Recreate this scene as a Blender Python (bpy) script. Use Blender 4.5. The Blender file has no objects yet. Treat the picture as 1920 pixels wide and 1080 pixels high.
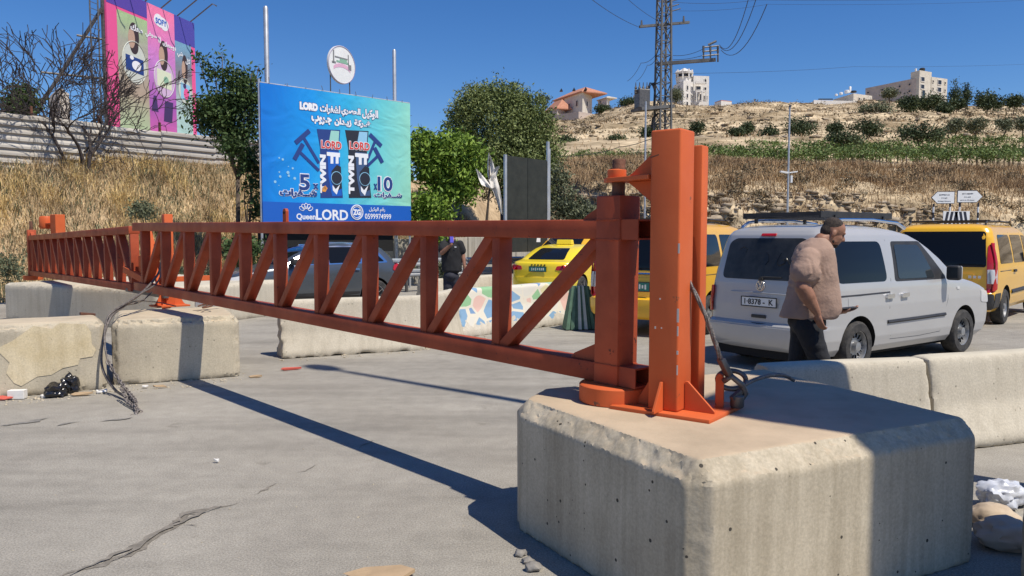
import bpy, bmesh, math, random
import numpy as np
from mathutils import Vector, Matrix, noise
random.seed(7); np.random.seed(7)
R = math.radians
SC = bpy.context.scene; COL = SC.collection

# ---------------------------------------------------------------- camera
F = 1450.0; PITCH = R(3.75); EYE = 1.65
cam = bpy.data.cameras.new('camera'); camo = bpy.data.objects.new('camera', cam); COL.objects.link(camo)
camo.location = (0, 0, EYE); camo.rotation_euler = (R(90) - PITCH, 0, 0)
cam.sensor_width = 36; cam.lens = F / 1920 * 36; cam.clip_end = 4000; cam.clip_start = 0.05
SC.camera = camo
# ---------------------------------------------------------------- light
SUN_AZ = 51.0    # degrees that shadows fall to the left of straight ahead
SUN_EL = 59.0
az = R(SUN_AZ); el = R(SUN_EL)
travel = Vector((-math.sin(az) * math.cos(el), math.cos(az) * math.cos(el), -math.sin(el)))
sun = bpy.data.lights.new('sun', 'SUN'); sun.energy = 4.6; sun.angle = R(0.53); sun.color = (1.0, 0.925, 0.81)
suno = bpy.data.objects.new('sun', sun); COL.objects.link(suno)
suno.rotation_euler = travel.to_track_quat('-Z', 'Y').to_euler(); suno.location = (20, -20, 40)
W = bpy.data.worlds.new('World'); SC.world = W; W.use_nodes = True
wn = W.node_tree.nodes; wl = W.node_tree.links
sky = wn.new('ShaderNodeTexSky'); sky.sky_type = 'NISHITA'; sky.sun_disc = False
sky.sun_elevation = el; sky.sun_rotation = math.atan2(-travel.x, -travel.y)
sky.altitude = 700; sky.air_density = 1.0; sky.dust_density = 0.1; sky.ozone_density = 6.0
bg = wn['Background']; bg.inputs[1].default_value = 0.105
hsv = wn.new('ShaderNodeHueSaturation'); hsv.inputs['Saturation'].default_value = 1.23; hsv.inputs['Hue'].default_value = 0.508
wl.new(sky.outputs[0], hsv.inputs['Color']); wl.new(hsv.outputs[0], bg.inputs[0])
SC.view_settings.view_transform = 'Standard'; SC.view_settings.look = 'None'
SC.view_settings.gamma = 1; SC.view_settings.use_curve_mapping = False
SC.view_settings.exposure = 0.14

# ---------------------------------------------------------------- helpers
ct, st = math.cos(PITCH), math.sin(PITCH)
def ray(px, py):
    a = (px - 960) / F; b = (540 - py) / F
    return Vector((a, ct + b * st, -st + b * ct))
def P(px, py, D):           # point seen at (px,py) that lies D metres ahead
    r = ray(px, py); return Vector((0, 0, EYE)) + r * (D / r.y)
def G(px, py, z=0.0):       # point seen at (px,py) at height z
    r = ray(px, py); return Vector((0, 0, EYE)) + r * ((z - EYE) / r.z)

def mat(name, col, rough=0.8, var=0.0, scale=8, col2=None, bump=0.0, bscale=None, metal=0.0, spec=0.5,
        detail=6, emis=None, trans=0.0, alpha=1.0, fine=0.0, stretch=None, speck=None, lo=.35, hi=.65):
    m = bpy.data.materials.new(name); m.use_nodes = True
    n = m.node_tree.nodes; l = m.node_tree.links; b = n['Principled BSDF']
    b.inputs['Base Color'].default_value = (*col, 1); b.inputs['Roughness'].default_value = rough
    b.inputs['Metallic'].default_value = metal; b.inputs['Specular IOR Level'].default_value = spec
    if trans: b.inputs['Transmission Weight'].default_value = trans
    if alpha < 1: b.inputs['Alpha'].default_value = alpha
    if emis: b.inputs['Emission Color'].default_value = (*emis[0], 1); b.inputs['Emission Strength'].default_value = emis[1]
    if var or col2 or bump:
        tc = n.new('ShaderNodeTexCoord'); src = tc.outputs['Object']
        if stretch:
            mp = n.new('ShaderNodeMapping'); mp.inputs['Scale'].default_value = stretch
            l.new(src, mp.inputs[0]); src = mp.outputs[0]
    if var or col2:
        no = n.new('ShaderNodeTexNoise'); no.inputs['Scale'].default_value = scale; no.inputs['Detail'].default_value = detail
        no.inputs['Roughness'].default_value = 0.65
        l.new(src, no.inputs['Vector'])
        cr = n.new('ShaderNodeValToRGB'); cr.color_ramp.elements[0].position = lo; cr.color_ramp.elements[1].position = hi
        c2 = col2 or tuple(min(1, c * (1 + var)) for c in col); c1 = col if col2 else tuple(c * (1 - var) for c in col)
        cr.color_ramp.elements[0].color = (*c1, 1); cr.color_ramp.elements[1].color = (*c2, 1)
        l.new(no.outputs['Fac'], cr.inputs[0]); out = cr.outputs[0]
        if fine:
            n2 = n.new('ShaderNodeTexNoise'); n2.inputs['Scale'].default_value = scale * 14; n2.inputs['Detail'].default_value = 3
            l.new(src, n2.inputs['Vector'])
            mr = n.new('ShaderNodeMapRange'); mr.inputs['From Min'].default_value = .3; mr.inputs['From Max'].default_value = .7
            mr.inputs['To Min'].default_value = 1 - fine; mr.inputs['To Max'].default_value = 1 + fine
            l.new(n2.outputs['Fac'], mr.inputs['Value'])
            vm = n.new('ShaderNodeVectorMath'); vm.operation = 'SCALE'
            l.new(out, vm.inputs[0]); l.new(mr.outputs[0], vm.inputs['Scale']); out = vm.outputs[0]
        l.new(out, b.inputs['Base Color'])
    if speck:
        n3 = n.new('ShaderNodeTexNoise'); n3.inputs['Scale'].default_value = speck[0]; n3.inputs['Detail'].default_value = 2; l.new(src, n3.inputs['Vector'])
        m3 = n.new('ShaderNodeMapRange'); m3.inputs['From Min'].default_value = .3; m3.inputs['From Max'].default_value = .7; m3.inputs['To Min'].default_value = 1 - speck[1]; m3.inputs['To Max'].default_value = 1 + speck[1]; l.new(n3.outputs['Fac'], m3.inputs['Value'])
        v3 = n.new('ShaderNodeVectorMath'); v3.operation = 'SCALE'; l.new(out, v3.inputs[0]); l.new(m3.outputs[0], v3.inputs['Scale']); l.new(v3.outputs[0], b.inputs['Base Color'])
    if bump:
        nb = n.new('ShaderNodeTexNoise'); nb.inputs['Scale'].default_value = bscale or scale * 3; nb.inputs['Detail'].default_value = 5
        l.new(src, nb.inputs['Vector'])
        bp = n.new('ShaderNodeBump'); bp.inputs['Strength'].default_value = bump; bp.inputs['Distance'].default_value = 0.02
        l.new(nb.outputs['Fac'], bp.inputs['Height']); l.new(bp.outputs[0], b.inputs['Normal'])
    return m

def tag(o, label=None, cat=None, group=None, kind=None):
    if label: o['label'] = label
    if cat: o['category'] = cat
    if group: o['group'] = group
    if kind: o['kind'] = kind
    return o
WM = {}
def thing(name, label, cat, loc=(0, 0, 0), rz=0.0, group=None, ry=0.0, rx=0.0):
    o = bpy.data.objects.new(name, None); COL.objects.link(o); o.empty_display_size = .2
    o.location = loc; o.rotation_euler = (rx, ry, rz)
    WM[o.name] = Matrix.Translation(Vector(loc)) @ o.rotation_euler.to_matrix().to_4x4()
    return tag(o, label, cat, group)
def link(name, me, mats, parent=None, smooth=None, world=False):
    if mats is not None:
        for m in (mats if isinstance(mats, (list, tuple)) else [mats]): me.materials.append(m)
    o = bpy.data.objects.new(name, me); COL.objects.link(o)
    if smooth is not None and len(me.polygons):
        me.polygons.foreach_set('use_smooth', [True] * len(me.polygons))
        if smooth < 180: me.set_sharp_from_angle(angle=R(smooth))
    if parent is not None:
        o.parent = parent
        root = parent
        while root.parent: root = root.parent
        if world and root.name in WM: me.transform(WM[root.name].inverted())
    return o

class MB:
    def __init__(s): s.v = []; s.f = []; s.m = []
    def add(s, vs, fs, mi=0):
        k = len(s.v); s.v += [tuple(v) for v in vs]; s.f += [tuple(i + k for i in f) for f in fs]; s.m += [mi] * len(fs); return s
    def box(s, c, d, rz=0, M=None, mi=0):
        x, y, z = d[0] / 2, d[1] / 2, d[2] / 2
        pts = [Vector((a * x, b * y, e * z)) for e in (-1, 1) for a, b in ((-1, -1), (1, -1), (1, 1), (-1, 1))]
        T = M if M is not None else Matrix.Rotation(rz, 3, 'Z')
        c = Vector(c)
        return s.add([c + T @ p for p in pts], [(3, 2, 1, 0), (4, 5, 6, 7), (0, 1, 5, 4), (1, 2, 6, 5), (2, 3, 7, 6), (3, 0, 4, 7)], mi)
    def bar(s, p0, p1, w, h, up=Vector((0, 0, 1)), mi=0):
        p0 = Vector(p0); p1 = Vector(p1); d = (p1 - p0); L = d.length; d.normalize()
        if abs(d.dot(up)) > .98: up = Vector((0, 1, 0))
        a = d.cross(up).normalized(); b = a.cross(d).normalized()
        M = Matrix((d, a, b)).transposed()
        return s.box((p0 + p1) / 2, (L, w, h), M=M, mi=mi)
    def tube(s, pts, r, n=8, cap=True, mi=0):
        pts = [Vector(p) for p in pts]; k = len(pts)
        rs = r if isinstance(r, (list, tuple)) else [r] * k
        vs = []; u = None
        for i, p in enumerate(pts):
            d = (pts[min(i + 1, k - 1)] - pts[max(i - 1, 0)])
            if d.length < 1e-9: d = Vector((0, 0, 1))
            d.normalize()
            if u is None: u = d.orthogonal().normalized()
            u = (u - d * u.dot(d)); u = u.normalized() if u.length > 1e-6 else d.orthogonal().normalized()
            w = d.cross(u)
            for j in range(n):
                a = 2 * math.pi * j / n; vs.append(p + (u * math.cos(a) + w * math.sin(a)) * rs[i])
        fs = [(i * n + j, i * n + (j + 1) % n, (i + 1) * n + (j + 1) % n, (i + 1) * n + j) for i in range(k - 1) for j in range(n)]
        if cap: fs += [tuple(range(n - 1, -1, -1)), tuple((k - 1) * n + j for j in range(n))]
        return s.add(vs, fs, mi)
    def prism(s, poly, t, M=None, c=(0, 0, 0), mi=0):   # poly (x,z) extruded along y by t
        n = len(poly); c = Vector(c); T = M or Matrix.Identity(3)
        vs = [c + T @ Vector((x, y, z)) for y in (-t / 2, t / 2) for x, z in poly]
        fs = [tuple(range(n)), tuple(range(2 * n - 1, n - 1, -1))] + [(i, i + n, (i + 1) % n + n, (i + 1) % n) for i in range(n)]
        return s.add(vs, fs, mi)
    def lathe(s, prof, c=(0, 0, 0), n=24, axis='Z', mi=0, cap=True):   # prof [(r, h)]
        c = Vector(c); vs = []
        for r, h in prof:
            for j in range(n):
                a = 2 * math.pi * j / n
                p = (r * math.cos(a), r * math.sin(a), h)
                if axis == 'Y': p = (p[0], p[2], p[1])
                elif axis == 'X': p = (p[2], p[0], p[1])
                vs.append(c + Vector(p))
        k = len(prof)
        fs = [(i * n + j, i * n + (j + 1) % n, (i + 1) * n + (j + 1) % n, (i + 1) * n + j) for i in range(k - 1) for j in range(n)]
        if cap: fs += [tuple(range(n - 1, -1, -1)), tuple((k - 1) * n + j for j in range(n))]
        return s.add(vs, fs, mi)
    def build(s, name, m, parent=None, smooth=None, bevel=0, seg=2, world=False):
        me = bpy.data.meshes.new(name); me.from_pydata(s.v, [], s.f); me.update()
        bm = bmesh.new(); bm.from_mesh(me)
        bmesh.ops.recalc_face_normals(bm, faces=bm.faces)
        if bevel: bmesh.ops.bevel(bm, geom=bm.edges[:] + bm.verts[:], offset=bevel, segments=seg, profile=.5, affect='EDGES', clamp_overlap=True)
        if not bevel and any(s.m):
            bm.faces.ensure_lookup_table()
            for i, k in enumerate(s.m): bm.faces[i].material_index = k
        bm.to_mesh(me); bm.free()
        return link(name, me, m, parent, smooth, world)

def raw(name, v, f, m, parent=None, smooth=None, world=False):
    v = np.asarray(v, dtype=np.float32).reshape(-1, 3); f = np.asarray(f, dtype=np.int32)
    me = bpy.data.meshes.new(name); k = f.shape[1]
    me.vertices.add(len(v)); me.vertices.foreach_set('co', v.ravel())
    me.loops.add(f.size); me.loops.foreach_set('vertex_index', f.ravel())
    me.polygons.add(len(f)); me.polygons.foreach_set('loop_start', np.arange(0, f.size, k, dtype=np.int32))
    me.update(calc_edges=True)
    return link(name, me, m, parent, smooth, world)

def copy_tree(o, parent=None):
    c = o.copy(); COL.objects.link(c); c.parent = parent
    for ch in o.children: copy_tree(ch, c)
    return c

# Arabic letters: isolated, initial, medial, final presentation forms
AR = {'ا': (0xFE8D, 0, 0, 0xFE8E), 'ب': (0xFE8F, 0xFE91, 0xFE92, 0xFE90), 'ة': (0xFE93, 0, 0, 0xFE94), 'ت': (0xFE95, 0xFE97, 0xFE98, 0xFE96),
      'ج': (0xFE9D, 0xFE9F, 0xFEA0, 0xFE9E), 'ح': (0xFEA1, 0xFEA3, 0xFEA4, 0xFEA2), 'د': (0xFEA9, 0, 0, 0xFEAA), 'ر': (0xFEAD, 0, 0, 0xFEAE),
      'ز': (0xFEAF, 0, 0, 0xFEB0), 'س': (0xFEB1, 0xFEB3, 0xFEB4, 0xFEB2), 'ش': (0xFEB5, 0xFEB7, 0xFEB8, 0xFEB6), 'ص': (0xFEB9, 0xFEBB, 0xFEBC, 0xFEBA),
      'ع': (0xFEC9, 0xFECB, 0xFECC, 0xFECA), 'ف': (0xFED1, 0xFED3, 0xFED4, 0xFED2), 'ق': (0xFED5, 0xFED7, 0xFED8, 0xFED6), 'ك': (0xFED9, 0xFEDB, 0xFEDC, 0xFEDA),
      'ل': (0xFEDD, 0xFEDF, 0xFEE0, 0xFEDE), 'م': (0xFEE1, 0xFEE3, 0xFEE4, 0xFEE2), 'ن': (0xFEE5, 0xFEE7, 0xFEE8, 0xFEE6), 'ه': (0xFEE9, 0xFEEB, 0xFEEC, 0xFEEA),
      'و': (0xFEED, 0, 0, 0xFEEE), 'ي': (0xFEF1, 0xFEF3, 0xFEF4, 0xFEF2), 'ض': (0xFEBD, 0xFEBF, 0xFEC0, 0xFEBE), 'خ': (0xFEA5, 0xFEA7, 0xFEA8, 0xFEA6), 'ـ': (0x640,) * 4}
def arabic(s):
    out = []
    for i, ch in enumerate(s):
        if ch not in AR: out.append(ch); continue
        f = AR[ch]
        prev = i > 0 and s[i - 1] in AR and AR[s[i - 1]][1] != 0
        nxt = i + 1 < len(s) and s[i + 1] in AR and f[1] != 0
        out.append(chr(f[2] if prev and nxt else f[3] if prev else f[1] if nxt else f[0]))
    return ''.join(reversed(out))
def text(s, size, m, parent, M, bold=0.0, width=None, name='lettering', height=None, ext=0.004, align='CENTER', shear=0):
    c = bpy.data.curves.new('lettering', 'FONT'); c.body = s; c.size = size; c.align_x = align; c.align_y = 'CENTER'
    c.offset = bold; c.extrude = ext; c.resolution_u = 3; c.shear = shear
    o = bpy.data.objects.new('t', c); COL.objects.link(o)
    dg = bpy.context.evaluated_depsgraph_get(); me = bpy.data.meshes.new_from_object(o.evaluated_get(dg))
    bpy.data.objects.remove(o)
    if len(me.vertices) == 0: return None
    a = np.empty(len(me.vertices) * 3, dtype=np.float32); me.vertices.foreach_get('co', a); a = a.reshape(-1, 3)
    if align == 'CENTER':
        a[:, 0] -= (a[:, 0].max() + a[:, 0].min()) / 2; a[:, 1] -= (a[:, 1].max() + a[:, 1].min()) / 2
    if width: a[:, 0] *= width / max(1e-6, np.ptp(a[:, 0]))
    if height: a[:, 1] *= height / max(1e-6, np.ptp(a[:, 1]))
    me.vertices.foreach_set('co', a.ravel()); me.materials.clear()
    me.transform(M)
    o = link(name, me, m, parent)
    return o
def frameM(o, ux, uy):      # text plane: origin, x axis, y axis
    ux = Vector(ux).normalized(); uy = Vector(uy).normalized(); n = ux.cross(uy)
    M = Matrix.Identity(4)
    for i in range(3): M[i][0] = ux[i]; M[i][1] = uy[i]; M[i][2] = n[i]; M[i][3] = Vector(o)[i]
    return M
def blob(name, items, voxel, m, parent=None, sm=6, fac=.5):
    bm = bmesh.new()
    for it in items:
        if it[0] == 's':
            M = Matrix.Translation(Vector(it[1]))
            if len(it) > 3: M = M @ it[3].to_4x4()
            M = M @ Matrix.Diagonal((*it[2], 1))
            bmesh.ops.create_icosphere(bm, subdivisions=3, radius=1, matrix=M)
        elif it[0] == 'm':
            k_ = [bm.verts.new(v) for v in it[1]]
            for f in it[2]: bm.faces.new([k_[i] for i in f])
        else:
            _, p0, r0, p1, r1 = it; p0 = Vector(p0); p1 = Vector(p1)
            k = max(2, int((p1 - p0).length / (min(r0, r1) * .35)) + 1); k = min(k, 26)
            for i in range(k + 1):
                t = i / k
                bmesh.ops.create_icosphere(bm, subdivisions=2, radius=r0 * (1 - t) + r1 * t, matrix=Matrix.Translation(p0.lerp(p1, t)))
    me = bpy.data.meshes.new(name); bm.to_mesh(me); bm.free()
    o = bpy.data.objects.new('t', me); COL.objects.link(o)
    r = o.modifiers.new('r', 'REMESH'); r.mode = 'VOXEL'; r.voxel_size = voxel
    s = o.modifiers.new('s', 'SMOOTH'); s.iterations = sm; s.factor = fac
    dg = bpy.context.evaluated_depsgraph_get(); m2 = bpy.data.meshes.new_from_object(o.evaluated_get(dg))
    bpy.data.objects.remove(o)
    m2.materials.clear()
    return link(name, m2, m, parent, 180)
# ---------------------------------------------------------------- materials
def concrete(name, c1, c2, dust=None, streak=.5, pore=.5, scale=1.6):
    m = bpy.data.materials.new(name); m.use_nodes = True; n = m.node_tree.nodes; l = m.node_tree.links; b = n['Principled BSDF']
    b.inputs['Roughness'].default_value = .93; b.inputs['Specular IOR Level'].default_value = .2
    tc = n.new('ShaderNodeTexCoord')
    def nz(sc, det=6, vec=None, ro=.6):
        x = n.new('ShaderNodeTexNoise'); x.inputs['Scale'].default_value = sc; x.inputs['Detail'].default_value = det; x.inputs['Roughness'].default_value = ro
        l.new(vec or tc.outputs['Object'], x.inputs['Vector']); return x.outputs['Fac']
    def ramp(f, a, bb, ca, cb):
        x = n.new('ShaderNodeValToRGB'); x.color_ramp.elements[0].position = a; x.color_ramp.elements[1].position = bb
        x.color_ramp.elements[0].color = (*ca, 1); x.color_ramp.elements[1].color = (*cb, 1); l.new(f, x.inputs[0]); return x.outputs[0]
    def mix(a, bb, f, mode='MIX'):
        x = n.new('ShaderNodeMix'); x.data_type = 'RGBA'; x.blend_type = mode
        if isinstance(f, float): x.inputs[0].default_value = f
        else: l.new(f, x.inputs[0])
        l.new(a, x.inputs[6]); l.new(bb, x.inputs[7]) if not isinstance(bb, tuple) else setattr(x.inputs[7], 'default_value', (*bb, 1)); return x.outputs[2]
    col = ramp(nz(scale, 8), .35, .68, c1, c2)
    mp = n.new('ShaderNodeMapping'); mp.inputs['Scale'].default_value = (1, 1, .07); l.new(tc.outputs['Object'], mp.inputs[0])
    s = ramp(nz(11, 6, mp.outputs[0]), .36, .56, (.62, .60, .56), (1.04, 1.04, 1.04))
    col = mix(col, s, float(streak), 'MULTIPLY')
    g = ramp(nz(70, 3), .3, .7, (.86, .86, .86), (1.1, 1.1, 1.1)); col = mix(col, g, 1.0, 'MULTIPLY')
    vo = n.new('ShaderNodeTexVoronoi'); vo.inputs['Scale'].default_value = 17; vo.inputs['Randomness'].default_value = 1; l.new(tc.outputs['Object'], vo.inputs['Vector'])
    gate = n.new('ShaderNodeSeparateColor'); l.new(vo.outputs['Color'], gate.inputs[0])
    rad = n.new('ShaderNodeMapRange'); rad.inputs['From Min'].default_value = .42; rad.inputs['From Max'].default_value = 1.; rad.inputs['To Min'].default_value = 0.; rad.inputs['To Max'].default_value = .16
    l.new(gate.outputs[0], rad.inputs['Value'])
    lt = n.new('ShaderNodeMath'); lt.operation = 'LESS_THAN'; l.new(vo.outputs['Distance'], lt.inputs[0]); l.new(rad.outputs[0], lt.inputs[1])
    pm = n.new('ShaderNodeMath'); pm.operation = 'MULTIPLY'; l.new(lt.outputs[0], pm.inputs[0]); pm.inputs[1].default_value = pore
    col = mix(col, (.07, .062, .05), pm.outputs[0])
    if dust:
        ge = n.new('ShaderNodeNewGeometry'); sp = n.new('ShaderNodeSeparateXYZ'); l.new(ge.outputs['Normal'], sp.inputs[0])
        mr = n.new('ShaderNodeMapRange'); mr.inputs['From Min'].default_value = .74; mr.inputs['From Max'].default_value = .97; l.new(sp.outputs['Z'], mr.inputs['Value'])
        dn = ramp(nz(3, 6), .3, .6, tuple(x * .8 for x in dust), dust)
        col = mix(col, dn, mr.outputs[0])
    l.new(col, b.inputs['Base Color'])
    ad = n.new('ShaderNodeMath'); ad.operation = 'MULTIPLY_ADD'; l.new(nz(45, 6), ad.inputs[0]); ad.inputs[1].default_value = .5
    neg = n.new('ShaderNodeMath'); neg.operation = 'MULTIPLY'; l.new(lt.outputs[0], neg.inputs[0]); neg.inputs[1].default_value = -.7; l.new(neg.outputs[0], ad.inputs[2])
    bp = n.new('ShaderNodeBump'); bp.inputs['Strength'].default_value = .5; bp.inputs['Distance'].default_value = .008
    l.new(ad.outputs[0], bp.inputs['Height']); l.new(bp.outputs[0], b.inputs['Normal'])
    return m
M_near = concrete('concrete_weathered', (.42, .36, .265), (.56, .49, .37), (.52, .41, .285), .5, 1.)
M_blk = concrete('concrete_block_pale', (.38, .335, .26), (.56, .495, .37), (.54, .455, .33), .18, .5, 1.2)
M_bar = concrete('concrete_barrier', (.47, .42, .33), (.56, .51, .41), (.57, .52, .41), .25, .5, .8)
M_wall = concrete('concrete_wall', (.36, .34, .29), (.48, .44, .37), None, .6, .2, .6)
M_road = mat('asphalt_dusty', (.275, .255, .22), .92, col2=(.375, .35, .30), scale=.5, detail=12, bump=.5, bscale=140, fine=.07, spec=.2, lo=.3, hi=.7, speck=(95, .26))
M_crack = mat('crack_filler', (.16, .145, .12), .95, col2=(.25, .225, .19), scale=20, bump=.5)
M_soil = mat('dry_soil', (.33, .235, .14), .95, col2=(.56, .43, .27), scale=.35, detail=10, bump=.6, bscale=3, fine=.2, spec=.1)
M_hill = mat('hill_soil', (.25, .19, .115), .95, col2=(.53, .425, .28), scale=.13, detail=14, bump=.5, bscale=1.5, fine=.35, lo=.40, hi=.56, speck=(.55, .25), stretch=(.5, 1, 2.2), spec=.1)
M_rock = mat('limestone', (.22, .165, .11), .9, col2=(.50, .42, .31), scale=.9, detail=8, bump=.7, bscale=4, spec=.1)
M_straw = mat('dry_grass', (.34, .235, .13), .8, col2=(.80, .62, .36), scale=.7, speck=(6, .3), detail=6, spec=.15, lo=.3, hi=.7)
M_straw2 = mat('dry_grass_brown', (.22, .145, .085), .85, col2=(.58, .42, .24), scale=.25, detail=8, spec=.1, lo=.32, hi=.68)
def leafmat(name, a, b, sc=2.5):
    m = mat(name, a, .6, col2=b, scale=sc, detail=5, spec=.25, lo=.3, hi=.7)
    m.node_tree.nodes['Principled BSDF'].inputs['Subsurface Weight'].default_value = 0
    return m
L_big = leafmat('leaf_olive', (.075, .11, .03), (.27, .31, .11), 1.2)
L_vine = leafmat('leaf_bright', (.06, .13, .012), (.27, .38, .06), 3)
L_vrow = leafmat('leaf_vine_row', (.05, .085, .02), (.19, .26, .075), .6)
L_dark = leafmat('leaf_dark', (.018, .04, .012), (.09, .14, .04), 2)
L_hill = leafmat('leaf_hill', (.02, .036, .014), (.10, .13, .055), .5)
L_grey = leafmat('leaf_greygreen', (.07, .09, .05), (.20, .21, .12), 1)
M_bark = mat('bark', (.055, .04, .03), .9, col2=(.13, .10, .075), scale=6, bump=.5)
def paint(name, c1, c2, rough=.45, scale=1.4, worn=(.13, .05, .03), wp=.70):
    m = mat(name, c1, rough, col2=c2, scale=scale, detail=9, spec=.22, lo=.3, hi=.7)
    n = m.node_tree.nodes; l = m.node_tree.links; b = n['Principled BSDF']; src = b.inputs['Base Color'].links[0].from_socket
    tc = n['Texture Coordinate']; oi = n.new('ShaderNodeObjectInfo'); ofs = n.new('ShaderNodeVectorMath'); ofs.operation = 'MULTIPLY_ADD'
    cmb = n.new('ShaderNodeCombineXYZ'); l.new(oi.outputs['Random'], cmb.inputs[0]); l.new(oi.outputs['Random'], cmb.inputs[2]); l.new(cmb.outputs[0], ofs.inputs[0]); ofs.inputs[1].default_value = (40, 0, 23); l.new(tc.outputs['Object'], ofs.inputs[2])
    for q_ in list(n):
        if q_.type == 'TEX_NOISE': l.new(ofs.outputs[0], q_.inputs['Vector'])
    tc = type('T', (), {'outputs': {'Object': ofs.outputs[0]}})
    x = n.new('ShaderNodeTexNoise'); x.inputs['Scale'].default_value = 9; x.inputs['Detail'].default_value = 10; x.inputs['Roughness'].default_value = .75; l.new(tc.outputs['Object'], x.inputs['Vector'])
    r = n.new('ShaderNodeValToRGB'); r.color_ramp.elements[0].position = wp; r.color_ramp.elements[1].position = wp + .03; l.new(x.outputs['Fac'], r.inputs[0])
    r.color_ramp.elements[0].color = (0, 0, 0, 1)
    mx = n.new('ShaderNodeMix'); mx.data_type = 'RGBA'; l.new(r.outputs[0], mx.inputs[0]); l.new(src, mx.inputs[6]); mx.inputs[7].default_value = (*worn, 1)
    l.new(mx.outputs[2], b.inputs['Base Color'])
    x2 = n.new('ShaderNodeTexNoise'); x2.inputs['Scale'].default_value = 5; x2.inputs['Detail'].default_value = 6; l.new(tc.outputs['Object'], x2.inputs['Vector'])
    mr = n.new('ShaderNodeMapRange'); mr.inputs['To Min'].default_value = rough - .12; mr.inputs['To Max'].default_value = rough + .3; l.new(x2.outputs['Fac'], mr.inputs['Value']); l.new(mr.outputs[0], b.inputs['Roughness'])
    bp = n.new('ShaderNodeBump'); bp.inputs['Strength'].default_value = .25; bp.inputs['Distance'].default_value = .004; l.new(x.outputs['Fac'], bp.inputs['Height']); l.new(bp.outputs[0], b.inputs['Normal'])
    return m
M_org = paint('orange_paint', (.55, .105, .030), (.64, .14, .045), worn=(.22, .09, .05), wp=.65, scale=1.8)
M_red = paint('red_oxide_paint', (.25, .045, .020), (.46, .095, .04), worn=(.11, .035, .025), wp=.63, scale=2.2)
M_barkd = mat('bark_dark', (.025, .02, .02), .9, col2=(.07, .055, .05), scale=6)
M_rust = mat('rusty_steel', (.10, .045, .03), .8, col2=(.22, .10, .06), scale=12, metal=.3, bump=.3)
M_steel = mat('galvanised_steel', (.42, .43, .44), .45, col2=(.58, .59, .60), scale=3, metal=.6)
M_dsteel = mat('dark_steel', (.09, .09, .09), .5, col2=(.18, .17, .16), scale=9, metal=.6)
M_black = mat('black_plastic', (.018, .018, .02), .55, col2=(.035, .034, .033), scale=5)
M_rub = mat('rubber', (.022, .022, .022), .85, col2=(.06, .055, .05), scale=14, bump=.3)
M_white = mat('white_paint', (.78, .78, .76), .5, var=.05, scale=3)
M_dark = mat('black_void', (.008, .008, .008), .9)

# ---------------------------------------------------------------- terrain
TOE = Vector((-12.5, 19.5)); NB = Vector((-.66, .751))
def sm(t): t = np.clip(t, 0, 1); return t * t * (3 - 2 * t)
ZR = np.array([(0, -.06), (40, -.06), (41, .4), (43.2, 3.1), (46, 4.8), (54, 6.6), (60, 7.1), (66, 7.6), (72, 8.5), (77, 9.7), (84, 11.5), (92, 13.2), (110, 17.0), (135, 22.8), (160, 27.6), (190, 34.0), (220, 39.5), (245, 42.0), (330, 41), (600, 20), (1600, 5)])
def tz(x, y, nz_=True):
    x = np.asarray(x, float); y = np.asarray(y, float)
    s = (x - TOE.x) * NB.x + (y - TOE.y) * NB.y
    zl = -.06 + 4.35 * sm(s / 7.5) + np.clip(s - 7.5, 0, 300) * .045
    zl = np.where(s < 0, -.06, zl)
    u = x / np.maximum(y, 1)
    d = y - 14 * np.clip(u - .3, 0, .6)
    zr = np.interp(d, ZR[:, 0], ZR[:, 1])
    w = sm((u + .065) / .075) * sm((y - 25) / 12)
    z = zl * (1 - w) + zr * w
    # ridge line falls slightly to the left end, gentle undulation
    z = z + w * sm((y - 150) / 60) * (1.2 * np.sin(u * 17) + 1.0 * np.sin(u * 41 + 1)) * .5
    z = z - w * 5.2 * (1 - sm((u - .05) / .15)) * sm((y - 95) / 90)
    return z
def tzn(x, y): return float(tz(x, y))
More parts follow.
